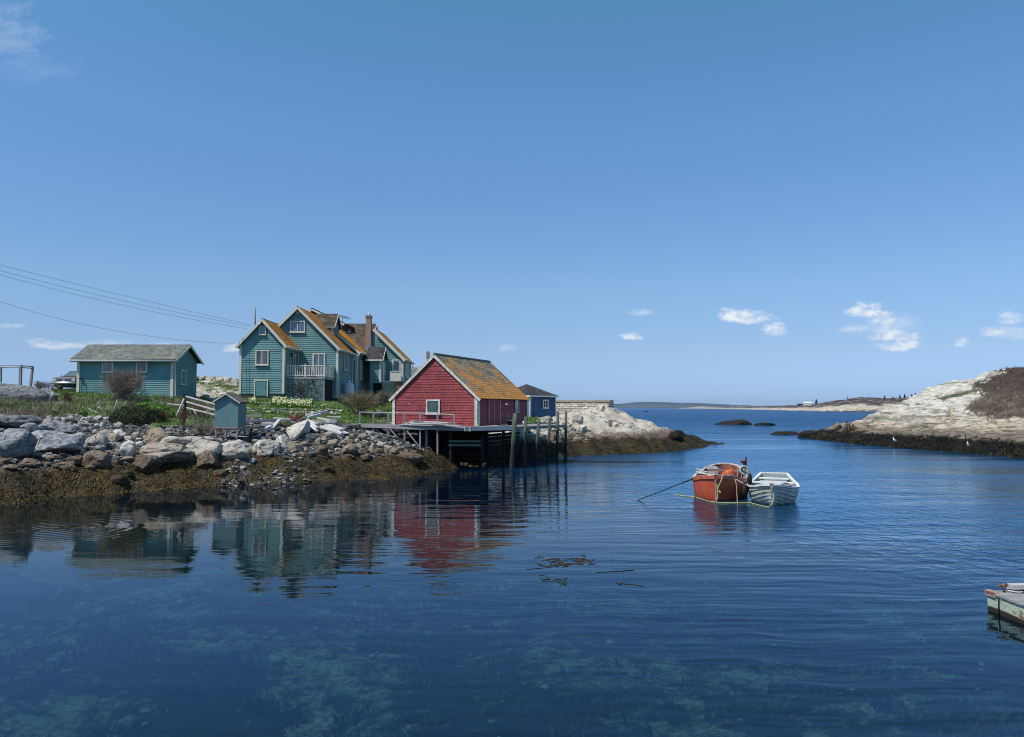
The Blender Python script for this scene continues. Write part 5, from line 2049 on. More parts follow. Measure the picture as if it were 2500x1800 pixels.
wr = [(285, 1165, 46, 18), (310, 1150, 40, 18), (540, 1150, 40, 14), (800, 1142, 36, 12)]
R_WET = mat_rock('wet_weedy_rock', (.13, .095, .055), (.05, .04, .026), .3, tide=-2, warm=(.16, .11, .05), lich=.2)
it = row_labels([dict(x=c[0], y=c[1], c=c) for c in wr], 14, 'of rocks within the seaweed')
for d in it:
    put_rock(*d['c'], R_WET, .5, f"wet weed-stained rock, {d['where']}", 'rock', 'wet rocks showing through the seaweed', 'weedy_rock', sub=3, sink=.5)
G_L = 'pale granite ledges below the little teal shed'
ledges = [(420, 1096, 150, 36, .3, R_PALE, 'longest low pale ledge tying the steep tan face to the middle hump'), (545, 1103, 110, 30, .3, R_PALE, 'broad pale foot ledge between the wide slab and the rust-streaked one'), (470, 1078, 80, 26, .3, R_WHITE, 'white back ledge under the grassy bank left of the stilt shed'), (392, 1066, 66, 52, .5, R_TAN, 'steep tan ledge face right of the dark juniper'),
          (404, 1109, 136, 40, .45, R_PALE, 'long low pale ledge below the steep tan face'),
          (438, 1080, 88, 34, .35, R_PALE, 'smooth pale hump in the middle of the ledges'),
          (497, 1093, 100, 44, .4, R_PALE, 'wide pale ledge slab with a dark hollow left of the rust-stained one'),
          (510, 1116, 60, 36, .5, R_BROWN, 'sloping brown slab under the wide pale ledge'),
          (577, 1084, 96, 40, .3, R_WHITE, 'rust-streaked pale ledge directly below the little teal shed'),
          (577, 1110, 80, 30, .5, R_PALE, 'grey lower face of the rust-streaked ledge'),
          (652, 1093, 76, 40, .3, R_PALE, 'rounded pale ledge right of the rust-streaked one'),
          (505, 1074, 40, 18, .4, R_WHITE, 'small white hump behind the wide pale ledge'),
          (462, 1098, 50, 22, .5, R_PALE, 'narrow pale slab squeezed between the long low ledge and the wide one')]
for (x, y, w_, h_, a_, m_, lb) in ledges:
    put_rock(x, y, w_, h_ * 1.08, m_, a_, lb, 'rock ledge', G_L, 'granite_ledge', sub=4, deep=1.1, sink=.25, rough=.04)

pile = [(690, 1080, 36, 41, R_WHITE, .25), (716, 1089, 38, 29, R_TAN, .6), (743, 1084, 19, 13, R_TAN, .4), (807, 1063, 32, 21, R_WHITE, .2), (831, 1066, 19, 12, R_PALE, .3), (862, 1064, 18, 10, R_TAN, .4),
        (888, 1069, 29, 18, R_TAN, .4), (911, 1069, 19, 15, R_GREY, .5), (777, 1080, 21, 21, R_TAN, .7), (811, 1083, 31, 27, R_TAN, .6), (835, 1083, 22, 19, R_TAN, .5), (855, 1081, 20, 19, R_TAN, .5),
        (872, 1076, 12, 10, R_PALE, .3), (785, 1099, 36, 30, R_BROWN, .8), (852, 1098, 42, 30, R_BROWN, .8), (880, 1090, 27, 16, R_TAN, .7), (910, 1093, 20, 25, R_TAN, .5), (887, 1101, 27, 14, R_BROWN, .5),
        (854, 1113, 26, 11, R_BROWN, .5), (893, 1116, 29, 22, R_BROWN, .7), (737, 1108, 31, 15, R_BROWN, .7), (747, 1098, 13, 12, R_TAN, .6), (697, 1107, 26, 10, R_DARK, .5), (760, 1107, 19, 10, R_DARK, .6),
        (797, 1113, 18, 8, R_BROWN, .4), (930, 1086, 27, 17, R_PALE, .5), (948, 1094, 24, 15, R_TAN, .4), (925, 1102, 28, 16, R_BROWN, .5), (962, 1100, 26, 14, R_TAN, .5), (975, 1095, 18, 13, R_GREY, .4),
        (990, 1102, 24, 12, R_TAN, .5), (1010, 1105, 20, 10, R_BROWN, .5), (940, 1073, 20, 14, R_DARK, .5), (955, 1082, 16, 12, R_DARK, .4), (825, 1099, 16, 12, R_PALE, .4), (766, 1066, 20, 14, R_TAN, .5),
        (655, 1062, 20, 12, R_DARK, .9), (668, 1070, 24, 13, R_DARK, .9), (664, 1054, 18, 10, R_GREY, .9), (645, 1072, 22, 12, R_DARK, .9), (680, 1058, 22, 12, R_DARK, .9), (634, 1064, 14, 12, R_PALE, .4), (676, 1066, 18, 12, R_GREY, .9), (790, 1070, 18, 12, R_TAN, .5),
        (848, 1070, 16, 10, R_TAN, .5), (898, 1082, 18, 12, R_PALE, .5), (870, 1104, 16, 10, R_BROWN, .5), (820, 1110, 20, 10, R_BROWN, .6), (770, 1092, 16, 12, R_BROWN, .6), (1000, 1092, 18, 11, R_DARK, .5), (1022, 1098, 16, 9, R_DARK, .5)]
it = row_labels([dict(x=c[0], y=c[1], c=c) for c in pile], 11, 'of the wharf-side rubble')
cn = {R_WHITE: 'whitish', R_TAN: 'tan', R_PALE: 'pale', R_GREY: 'grey', R_BROWN: 'brown', R_DARK: 'dark slaty'}
for d in it:
    x, y, w_, h_, m_, a_ = d['c']
    put_rock(x, y, w_, h_, m_, a_, f"{cn[m_]} rubble stone, {d['where']}", 'stone', 'rubble stones between the little shed and the wharf', 'rubble_stone', sub=3)
import bmesh


def facet_rock(name, pts, mat, label, cat='boulder', seed=1):
    """an angular block: convex hull of measured corners, edges worn and faces roughened"""
    bm = bmesh.new()
    for p in pts:
        bm.verts.new(at(*p))
    r_ = bmesh.ops.convex_hull(bm, input=bm.verts)
    bmesh.ops.delete(bm, geom=[g for g in r_['geom_interior'] if isinstance(g, bmesh.types.BMVert)], context='VERTS')
    bmesh.ops.bevel(bm, geom=list(bm.edges), offset=.06, segments=2, affect='EDGES', profile=.6)
    bmesh.ops.triangulate(bm, faces=bm.faces)
    bmesh.ops.subdivide_edges(bm, edges=bm.edges, cuts=3, use_grid_fill=True)
    V = np.array([tuple(v.co) for v in bm.verts])
    c = V.mean(0)
    n = V - c
    n /= np.linalg.norm(n, axis=1)[:, None]
    V = V + n * (fbm(V * 2.2 + seed, 4) * .05)[:, None]
    for v, q in zip(bm.verts, V):
        v.co = Vector(q) - Vector((c[0], c[1], V[:, 2].min()))
    me = bpy.data.meshes.new(name)
    bm.to_mesh(me)
    bm.free()
    me.materials.append(mat)
    o = bpy.data.objects.new(name, me)
    COL.objects.link(o)
    o.location = (c[0], c[1], V[:, 2].min())
    tag(o, label, cat)
    return o


facet_rock('split_boulder', [(699, 1044, 45.6), (751, 1025, 46.2), (757, 1031, 46.6), (757, 1056, 46.3), (722, 1073, 45.0), (709, 1076, 45.0), (701, 1060, 45.2), (738, 1052, 44.9), (705, 1042, 47.2), (752, 1030, 47.6), (740, 1075, 46.5)],
           R_WHITE, 'largest pointed pale boulder with a sheer shaded face, beside the debris heap')
put_rock(752, 1072, 58, 34, R_DARK, .8, 'dark angular boulder leaning on the foot of the pointed pale boulder', name='dark_boulder', D=45.6, sub=4)
put_rock(700, 1036, 34, 24, mat_rock('mossy_lump', (.15, .13, .07), (.08, .075, .04), tide=0), .3, 'mossy brown lump between the broken steps and the pointed boulder', name='mossy_rock', D=47.5)
put_rock(975, 1113, 120, 30, R_BROWN, .25, 'flat brown slab under the wharf rail posts at the water side', 'rock', name='flat_slab', D=45.2, deep=.6, sink=.4)
put_rock(928, 1008, 36, 20, R_GREY, .4, 'grey rock lying alone on the lawn beside the wharf rail', name='lawn_rock')
it = row_labels([dict(x=c[0], y=c[1], c=c) for c in [(1128, 1133, 11, 9), (1139, 1134, 13, 9), (1150, 1138, 13, 8), (1163, 1139, 11, 6), (1184, 1137, 13, 14)]], 30, '')
for d in it:
    w_ = d['where'].split(' in ')[0]
    put_rock(*d['c'], R_TAN, .4, f"small wet stone at the foot of the wharf crib, {w_}", 'stone', 'wet stones at the wharf foot', 'wet_stone', sub=2, D=48.3)

isl = [(1298, 1070, 22, 24, R_TAN), (1312, 1080, 26, 22, R_BROWN), (1324, 1067, 22, 18, R_PALE), (1349, 1063, 22, 22, R_TAN), (1368, 1064, 22, 26, R_TAN), (1391, 1062, 20, 22, R_TAN), (1334, 1080, 26, 16, R_BROWN),
       (1422, 1055, 32, 16, R_PALE), (1436, 1063, 26, 14, R_TAN), (1408, 1070, 26, 16, R_BROWN), (1466, 995, 24, 18, R_WHITE), (1416, 1044, 40, 20, R_WHITE), (1410, 1022, 34, 22, R_PALE)]
it = row_labels([dict(x=c[0], y=c[1], c=c) for c in isl], 16, 'of blocks on the rocky point')
for d in it:
    x, y, w_, h_, m_ = d['c']
    put_rock(x, y, w_, h_, m_, .75, f"{cn[m_]} granite block, {d['where']}", 'rock', 'granite blocks on the point beyond the pilings', 'granite_block', sub=3, sink=.35)
put_rock(1331, 1028, 54, 30, R_WHITE, .5, 'white rounded outcrop just behind the wharf walkway and pilings', name='white_outcrop', D=60)
put_rock(1652, 1062, 40, 24, R_WEED, .7, 'brown upright block near the seaward tip of the rocky point', name='tidal_boulder', sub=3)
put_rock(2044, 1042, 30, 24, R_BROWN, .6, 'dark lone block perched at the water end of the headland', name='perched_boulder', D=94)
put_rock(2441, 951, 14, 13, R_PALE, .2, 'small pale boulder sitting in the headland heath', name='heath_boulder', f=hill_height, D=87.5)
for (x, y, w_, h_, D_, lb) in [(1790, 1037, 96, 26, 176, 'larger dark rock awash in the channel beyond the boats'), (1868, 1039, 56, 15, 168, 'smaller reddish-black rock awash right of the larger one'),
                            (1915, 1063, 80, 20, 112, 'low weedy rock awash just off the headland tip'), (1978, 1066, 62, 32, 104, 'black humped rock joining the headland at its tip'),
                            (1577, 1006, 16, 4, 700, 'tiny far reef breaking the blue water right of the rocky point')]:
    put_rock(x, y, w_, h_, R_WEED, .2, lb, 'rock', 'rocks awash in the channel', 'half_submerged_rock', D=D_, deep=.5, sub=3)

# garden wall of flat stones in front of the flower bed
rr = random.Random(8)
flat = []
x = 607
while x < 836:
    w_ = rr.uniform(9, 17)
    flat.append((x, 1003 + 6 * (x - 607) / 230 + rr.uniform(-1.5, 1.5), w_, rr.uniform(4, 7)))
    if rr.random() < .75:
        flat.append((x + rr.uniform(-4, 4), 997 + 6 * (x - 607) / 230 + rr.uniform(-1, 1), w_ * rr.uniform(.8, 1.2), rr.uniform(4, 6)))
    x += w_ * .85
flat += [(800, 1000, 18, 8), (815, 1012, 22, 8), (800, 1008, 16, 9), (632, 985, 16, 7), (655, 984, 14, 6), (765, 992, 18, 6), (790, 990, 16, 6)]
it = row_labels([dict(x=c[0], y=c[1], c=c) for c in flat], 5.5, 'of the garden edging')
for d in it:
    put_rock(*d['c'], R_PALE if rr.random() < .7 else R_GREY, .6, f"flat garden stone, {d['where']}", 'stone', 'flat stones edging the flower bed', 'edging_stone', sub=2, deep=1.0, sink=.3)
# rocks beside the house on the skyline and along the ledge
sk = [(494, 921, 20, 12), (512, 925, 26, 12), (535, 925, 22, 12), (556, 926, 26, 13), (573, 930, 22, 14), (480, 926, 20, 10), (500, 968, 24, 12), (520, 975, 26, 10), (480, 976, 22, 10), (545, 962, 26, 8), (565, 958, 24, 8), (530, 948, 26, 7)]
it = row_labels([dict(x=c[0], y=c[1], c=c) for c in sk], 14, 'between garage and house')
for d in it:
    put_rock(*d['c'], R_WHITE, .5, f"pale outcrop rock, {d['where']}", 'rock', 'pale outcrop rocks between garage and house', 'outcrop_rock', sub=3, deep=.8, sink=.4)


# ------------------------------------------------------------ scattered stuff
def scatter_pts(n, x0, x1, y0, y1, maskf, seed, hf=shore_height):
    rs = np.random.RandomState(seed)
    X, Y = rs.uniform(x0, x1, n), rs.uniform(y0, y1, n)
    Z = hf(X, Y)
    k = maskf(X, Y, Z, rs)
    return X[k], Y[k], Z[k], rs


def attr_mat(name, c0, c1, c2, rough=.8, spec=.2):
    m, t = newmat(name)
    a = t.add('ShaderNodeAttribute', attribute_name='tone').outputs['Fac']
    base = t.mix(t.ramp(a, 0, .5, smooth=False), c0, c1)
    base = t.mix(t.ramp(a, .5, 1, smooth=False), base, c2)
    pbr(t, base, rough, spec=spec)
    return m


def strips(name, X, Y, Z, rs, L, Wd, mat, droop=.0, seg=3, dirfun=None, lift=.05):
    n = len(X)
    ang = rs.uniform(0, 2 * np.pi, n)
    dx, dy = np.cos(ang), np.sin(ang)
    if dirfun is not None:
        gx_, gy_ = dirfun(X, Y)
        g = np.hypot(gx_, gy_) + 1e-6
        dx, dy = -gx_ / g + 1.5 * dx, -gy_ / g + 1.5 * dy
        g = np.hypot(dx, dy) + 1e-6
        dx, dy = dx / g, dy / g
    ln = L * rs.uniform(.6, 1.4, n)
    wd = Wd * rs.uniform(.6, 1.4, n)
    V, F, T = [], [], []
    tone = rs.uniform(0, 1, n)
    big = fbm(np.stack([X, Y, X * 0], 1) * .5, 3) + .6 * fbm(np.stack([X, Y, X * 0], 1) * 2.1 + 9, 3)
    tone = np.clip(tone * .55 + .12 + big * .55 + np.where((X < -12), .2, -.06) - .3 * sstep(52, 58, Y), 0, 1)
    cx_, cy_ = X.copy(), Y.copy()
    for s in range(seg + 1):
        k = s / seg
        px_ = X + dx * ln * k + rs.normal(size=n) * .02
        py_ = Y + dy * ln * k + rs.normal(size=n) * .02
        zz = shore_like(px_, py_, name) + lift * (4 * k * (1 - k)) + .01 + rs.uniform(0, .03, n)
        w = wd * (1 - .75 * k)
        V.append(np.stack([px_ - dy * w, py_ + dx * w, zz], 1))
        V.append(np.stack([px_ + dy * w, py_ - dx * w, zz + rs.uniform(-.02, .03, n)], 1))
        T += [tone, tone]
    base = np.arange(n)
    V = np.concatenate(V)
    T = np.concatenate(T)
    for s in range(seg):
        a, b = 2 * s * n + base, (2 * s + 1) * n + base
        F.append(np.stack([a, b, b + 2 * n, a + 2 * n], 1))
    o = np_mesh(name, V, np.concatenate(F), mat, dict(tone=T))
    return o


def shore_like(X, Y, name):
    return (hill_height if 'headland' in name else shore_height)(X, Y)


def blades(name, X, Y, Z, rs, h, w, mat, lean=.35, shift=0):
    n = len(X)
    ang = rs.uniform(0, 2 * np.pi, n)
    hh = h * rs.uniform(.5, 1.4, n)
    ww = w * rs.uniform(.6, 1.3, n)
    la = rs.uniform(0, 2 * np.pi, n)
    ll = lean * rs.uniform(.2, 1.2, n) * hh
    tx, ty = X + np.cos(la) * ll, Y + np.sin(la) * ll
    mx, my = X + np.cos(la) * ll * .35, Y + np.sin(la) * ll * .35
    dx, dy = np.cos(ang) * ww / 2, np.sin(ang) * ww / 2
    V = np.concatenate([np.stack([X - dx, Y - dy, Z - .02], 1), np.stack([X + dx, Y + dy, Z - .02], 1),
                        np.stack([mx + dx * .7, my + dy * .7, Z + hh * .55], 1), np.stack([mx - dx * .7, my - dy * .7, Z + hh * .55], 1),
                        np.stack([tx, ty, Z + hh], 1)])
    tone = np.clip(rs.uniform(0, 1, n) * .6 + .2 + fbm(np.stack([X, Y, X * 0], 1) * .6, 3) * .5 + shift, 0, 1)
    b = np.arange(n)
    F = np.concatenate([np.stack([b, b + n, b + 2 * n, b + 3 * n], 1)])
    # tip as a thin quad
    F2 = np.stack([b + 3 * n, b + 2 * n, b + 4 * n, b + 4 * n], 1)
    F = np.concatenate([F, np.stack([b + 3 * n, b + 2 * n, b + 4 * n, b + 5 * n], 1)])
    V = np.concatenate([V, np.stack([tx - dx * .15, ty - dy * .15, Z + hh * .98], 1)])
    return np_mesh(name, V, F, mat, dict(tone=np.tile(tone, 6)), smooth=False)


M_WEED = attr_mat('bladder_wrack', (.018, .015, .008), (.075, .048, .015), (.20, .12, .028), .65, .25)
M_GRASS = attr_mat('spring_grass', (.035, .08, .012), (.085, .165, .022), (.17, .20, .06), .8)
M_DRY = attr_mat('dry_stems', (.085, .062, .045), (.24, .19, .13), (.50, .44, .33), .9)
M_HEATH = attr_mat('heath_twigs', (.045, .030, .025), (.125, .085, .068), (.27, .22, .17), .9)


def grad_shore(X, Y):
    e = .3
    return (shore_f(X + e, Y) - shore_f(X - e, Y), shore_f(X, Y + e) - shore_f(X, Y - e))


def m_weed(X, Y, Z, rs):
    wd, gr_, gv, he, px, py = land_masks(X, Y, Z)
    return (wd > .5) & (Z > -.12) & (px > -60) & (px < 1800) & (Y < 90) & (rs.uniform(size=len(X)) < np.clip(1.4 - (Y - 30) / 60, .35, 1))


X, Y, Z, rs = scatter_pts(420000, -27, 24, 28, 90, m_weed, 1)
print('weed', len(X))
X, Y, Z = X[:70000], Y[:70000], Z[:70000]
o = strips('seaweed', X, Y, Z, rs, .15, .016, M_WEED, dirfun=grad_shore, lift=.02, seg=3)
tag(o, 'golden brown bladder wrack draped over the low shore', kind='stuff')

# pebbles of the little beach and between the rocks
def m_peb(X, Y, Z, rs):
    wd, gr_, gv, he, px, py = land_masks(X, Y, Z)
    a = (gv > .35) & (Z > -.05)
    b = (Z > 1.2) & (Z < 3.0) & (gr_ < .3) & (px > -40) & (px < 1060) & (Y < 52) & (rs.uniform(size=len(X)) < .12)
    c = (px > 1290) & (px < 1440) & (Z > 1.0) & (Z < 2.6) & (Y < 68) & (rs.uniform(size=len(X)) < .5)
    return a | b | c


X, Y, Z, rs = scatter_pts(90000, -25, 8, 31, 68, m_peb, 2)
print('pebbles', len(X))
X, Y, Z = X[:9000], Y[:9000], Z[:9000]
V0, F0 = ICO[1]
n = len(X)
V0 = V0[None] * (1 + .28 * rs.uniform(-1, 1, (n, len(V0), 1)))
sz = (.03 + .10 * rs.uniform(0, 1, n) ** 3)
sc = np.stack([sz * rs.uniform(.9, 1.6, n), sz * rs.uniform(.9, 1.4, n), sz * rs.uniform(.5, .9, n)], 1)
V = V0 * sc[:, None, :] + np.stack([X, Y, Z + sz * .25], 1)[:, None, :]
F = (F0[None] + (np.arange(n) * V0.shape[1])[:, None, None]).reshape(-1, 3)
tone = np.repeat(rs.uniform(0, 1, n) ** 1.3, V0.shape[1])
o = np_mesh('pebbles', V.reshape(-1, 3), F, attr_mat('pebble_stone', (.03, .028, .027), (.12, .11, .10), (.38, .36, .33), .85), dict(tone=tone), smooth=False)
tag(o, 'grey pebbles and small stones strewn over the shore', kind='stuff')


def m_grass(X, Y, Z, rs):
    wd, gr_, gv, he, px, py = land_masks(X, Y, Z)
    return (gr_ > .5) & (px > -60) & (px < 1330) & (Y < 92)


X, Y, Z, rs = scatter_pts(150000, -52, 5, 44, 92, m_grass, 3)
X, Y, Z = X[:60000], Y[:60000], Z[:60000]
o = blades('grass', X, Y, Z, rs, .13, .05, M_GRASS)
tag(o, 'short spring grass on the banks and lawn', kind='stuff')


def m_dry(X, Y, Z, rs):
    wd, gr_, gv, he, px, py = land_masks(X, Y, Z)
    n_ = fbm(np.stack([X, Y, X * 0], 1) * .5 + 11, 3)
    a = (px < 175) & (px > -80) & (Z > 3.2) & (Z < 4.6) & (Y > 41) & (Y < 52)
    b = (px >= 175) & (px < 700) & (Z > 2.95) & (Z < 4.5) & (Y > 44) & (n_ > -.05) & (px < 590)
    c = (px > 470) & (px < 540) & (Z > 2.4) & (Z < 3.3) & (Y > 42)
    return a | b | c


X, Y, Z, rs = scatter_pts(110000, -40, -10, 40, 58, m_dry, 4)
print('dry', len(X))
X, Y, Z = X[:7000], Y[:7000], Z[:7000]
o = blades('dry_grass', X, Y, Z, rs, .28, .024, M_DRY, lean=.9)
tag(o, 'dry tan grass and stems on the bank above the boulders', kind='stuff')


def m_heath(X, Y, Z, rs):
    px, py = to_px(X, Y, Z)
    nn = fbm(np.stack([X, Y, X * 0], 1) * .5, 4)
    n2_ = fbm(np.stack([X, Y, X * 0], 1) * 2, 3)
    return in_poly(px + nn * 22, py + n2_ * 14, HEATH_POLY) & (px < 2620)


X, Y, Z, rs = scatter_pts(90000, 40, 72, 62, 105, m_heath, 5, hill_height)
print('heath', len(X))
o = blades('heath', X[:34000], Y[:34000], Z[:34000], rs, .38, .045, M_HEATH, lean=.6, shift=np.where(to_px(X[:34000], Y[:34000], Z[:34000])[1] > 968, .28, -.12))
tag(o, 'reddish brown heath scrub covering the top of the headland', kind='stuff')
px, py = to_px(X, Y, Z)
k = (py > 955) & (rs.uniform(size=len(X)) < .5)
o = blades('dead_grass', X[k], Y[k], Z[k], rs, .55, .035, M_DRY, lean=.9)
tag(o, 'bleached dead grass standing in the lower heath', kind='stuff')


def grad_hill(X, Y):
    e = .3
    return (hill_f(X + e, Y) - hill_f(X - e, Y), hill_f(X, Y + e) - hill_f(X, Y - e))


def m_hw(X, Y, Z, rs):
    px, py = to_px(X, Y, Z)
    nn = fbm(np.stack([X, Y, X * 0], 1) * .5, 4)
    return (Z > -.1) & (Z < .95 + nn * .2) & (px < 2560) & (px > 1900)


X, Y, Z, rs = scatter_pts(160000, 30, 50, 50, 110, m_hw, 6, hill_height)
X, Y, Z = X[:14000], Y[:14000], Z[:14000]
o = strips('headland_seaweed', X, Y, Z, rs, .45, .05, attr_mat('dark_wrack', (.01, .01, .006), (.045, .036, .013), (.12, .10, .035), .6), dirfun=grad_hill, lift=.08, seg=2)
tag(o, 'dark seaweed band along the foot of the headland', kind='stuff')

# ------------------------------------------------------------ wharf
zd = 2.60
wl0, wl1, wl2, wl3 = Vector((-10.15, 51.6, 2.76)), Vector((-2.55, 48.0, 2.60)), Vector((.22, 49.75, 2.60)), Vector((3.75, 54.9, 2.62))
wharf = thing('wharf', (-3, 52, 0), 'weathered timber wharf on dark log cribs under the red shed, with low rail and pilings', 'wharf')
back = [Vector((-9.2, 55.5, 2.72)), sA + ey * 10 + Z3 * zd, sC + ey * 1.2 + Z3 * zd, Vector((3.3, 57.2, 2.62))]


def plank_run(mb, P0, P1, Q0, Q1, n, t_=.06, gap=.015):
    """n planks between edge P0->P1 (front) and Q0->Q1 (back)"""
    P0, P1, Q0, Q1 = map(Vector, (P0, P1, Q0, Q1))
    for i in range(n):
        a, b = i / n + gap / 2 / n, (i + 1) / n - gap * 2 / n
        j = random.uniform(-.05, .05)
        dz = random.uniform(-.006, .006)
        p = [P0.lerp(P1, a), P0.lerp(P1, b), Q0.lerp(Q1, b), Q0.lerp(Q1, a)]
        d_ = (p[3] - p[0]).normalized()
        p[0] = p[0] - d_ * (.05 + j)
        p[1] = p[1] - d_ * (.05 + j)
        p = [q + Z3 * dz for q in p]
        L = (p[3] - p[0]).length
        w_ = (p[1] - p[0]).length
        o_ = random.random() * 9
        up = [q for q in p]
        lo = [q - Z3 * t_ for q in p]
        uvq = [(o_, 0), (o_, w_), (o_ + L, w_), (o_ + L, 0)]
        mb.face(up, uvq)
        mb.face(lo[::-1], None)
        for k in range(4):
            l = (k + 1) % 4
            mb.face([up[l], up[k], lo[k], lo[l]], [(0, 0), (w_, 0), (w_, t_), (0, t_)])


random.seed(4)
m = MB()
f0 = on(sA, -1.2, .1, 2.66)
plank_run(m, wl0, wl1, f0, on(sB, 1.6, .15, 2.60), 44)
plank_run(m, wl1 + Vector((0, .0, 0)), wl2, on(sB, .0, .2, 2.60), on(sB, 1.4, 3.0, 2.60), 16)
plank_run(m, wl2, wl3, on(sB, .1, 3.0, 2.60), on(sC, 0.1, .3, 2.62), 34)
m.build('deck', M_GREYWOOD, wharf)
m = MB()
m.beam(wl0 + Vector((0, -.15, -.11)), wl1 + Vector((0.05, -.15, -.11)), .09, .26)
m.build('edge_beam', M_GREYWOOD, wharf)
m = MB()
m.beam(wl1 + Vector((-.35, -.2, -.08)), wl2 + Vector((0, -.2, -.08)), .09, .26)
m.build('edge_beam', M_PALEWOOD, wharf)
m = MB()
m.beam(wl2 + Vector((.0, -.05, -.12)), wl3 + Vector((0, -.05, -.12)), .08, .15)
m.build('edge_beam', M_GREYWOOD, wharf)
# rail posts, with feet where the photograph shows them
posts = [(878.4, 1007, 1046), (912, 1007.5, 1064), (948.5, 1008.5, 1079), (987.6, 1009, 1093), (1025.7, 1009.5, 1097.5), (1068, 1011, 1104.5), (1109, 1013, 1050)]
pt_top = []
for i, (x, y0, y1) in enumerate(posts):
    k = (x - 878.4) / (1109 - 878.4)
    D = 51.6 + (48.55 - 51.6) * k - .12
    a, b = at(x, y0, D), at(x, y1, D)
    pt_top.append(a)
    m = MB()
    m.beam(b - Z3 * (.25 if i < 6 else 0), a, .105, .105)
    m.build('post', M_GREYWOOD, wharf)
for i in range(6):
    m = MB()
    m.beam(pt_top[i] + Z3 * .02, pt_top[i + 1] + Z3 * .02, .10, .045)
    m.build('rail', M_PALEWOOD, wharf)
for (x0, y0, x1, y1, D) in [(917, 1048, 945, 1070, 51.0), (953, 1048, 985, 1086, 50.3), (993, 1052, 1023, 1090, 49.7)]:
    m = MB()
    m.beam(at(x0, y0, D), at(x1, y1, D), .09, .09)
    m.build('brace', M_GREYWOOD, wharf)
m = MB()
m.beam(at(1041, 1050, 49.9), at(1041, 1094, 49.9), .14, .14)
m.build('post', M_GREYWOOD, wharf)
# log cribs
rl = random.Random(2)


def crib(name, a, b, n, z0, dz, mat, r=.10, gap=0):
    mm_ = MB()
    for i in range(n):
        j = rl.uniform(-.05, .05)
        z_ = z0 + i * dz
        if z_ > zd - .28:
            break
        mm_.tube([Vector((a[0], a[1], z_)) + Vector((j, j, 0)), Vector((b[0], b[1], z_ + rl.uniform(-.03, .03)))], [r * rl.uniform(.85, 1.1), r * rl.uniform(.85, 1.1)], 7)
    return mm_.build(name, mat, wharf)


c0, c1, c2 = sA + ey * .9, sB + ey * .9 - ex * .2, sB + ey * 8.5 - ex * .3
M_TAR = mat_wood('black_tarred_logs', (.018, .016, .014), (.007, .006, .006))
crib('crib_wall', c0 - ex * 1.0, c0 + ex * 1.6, 10, .1, .26, M_TAR)
crib('crib_wall', c0 + ex * 2.4, c1, 10, -.1, .27, M_TAR)
crib('crib_wall', c1, c1 + ey * 3.6, 10, -.2, .27, M_TAR)
crib('crib_wall', c1 + ey * 4.4, c2, 10, -.2, .27, M_TAR)
m = MB()
for (y_, D_) in ((1077.5, 48.9), (1087, 48.9)):
    m.beam(at(1096, y_, D_), at(1174, y_, D_), .12, .13)
m.build('fender_logs', M_GREENWOOD, wharf)
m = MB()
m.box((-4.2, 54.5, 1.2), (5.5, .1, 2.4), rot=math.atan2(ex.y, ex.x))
m.build('crib_shade_panel', M_DARK, wharf)  # near-black sheet added as the shade behind the crib logs
for (s_, d__) in ((.5, -1.0), (2.6, -1.2), (4.9, -1.3), (6.6, -.2), (7.0, 2.4)):
    m = MB()
    q = on(sA, s_, d__, 0)
    m.tube([q - Z3 * .5, q + Z3 * 2.45], .11, 8)
    m.build('support_post', M_DARKWOOD, wharf)
# cross joists
m = MB()
for i in range(9):
    k = (i + .5) / 9
    m.beam(wl0.lerp(wl1, k) - Z3 * .2, f0.lerp(on(sB, 1.6, .15, 2.60), k) - Z3 * .2, .1, .18)
m.build('joists', M_DARKWOOD, wharf)


def mat_piling():
    m_, t = newmat('piling_timber')
    P = t.add('ShaderNodeNewGeometry').outputs['Position']
    z = t.add('ShaderNodeSeparateXYZ', ins={0: P}).outputs[2]
    n = t.noise(t.mapping(P, (9, 9, .8)), 1.5, 5, .6)
    n2 = t.noise(P, 3, 4, .6)
    base = t.mix(t.ramp(n, .3, .7), (.04, .06, .04), (.115, .15, .105))
    lo = t.ramp(t.math('ADD', z, t.math('MULTIPLY', n2, .5)), 1.5, 2.1, 1, 0)
    base = t.mix(lo, base, t.mix(n, (.015, .017, .012), (.05, .045, .03)))
    pbr(t, base, .85, n, .02, .8, .2)
    return m_


M_PILE = mat_piling()
# x at top, top y, x at bottom, waterline y, radius
for (xt, yt, xb, yb, rad) in [(1258, 1009, 1249, 1143, .17), (1283.5, 1017.5, 1281, 1141, .13), (1316, 1023, 1306, 1138, .12), (1342.5, 1020.5, 1336, 1134.5, .11), (1362, 1004.5, 1360, 1131, .11), (1382, 1005, 1380.5, 1128.5, .11)]:
    b = atz(xb, yb, 0.0)
    a = at(xt, yt, b.y)
    d = (a - b)
    m = MB()
    m.tube([b - d * .4, b, b + d * .5, a], [rad * .95, rad * .9, rad * .86, rad * .82], 10)
    m.build('piling', M_PILE, wharf)

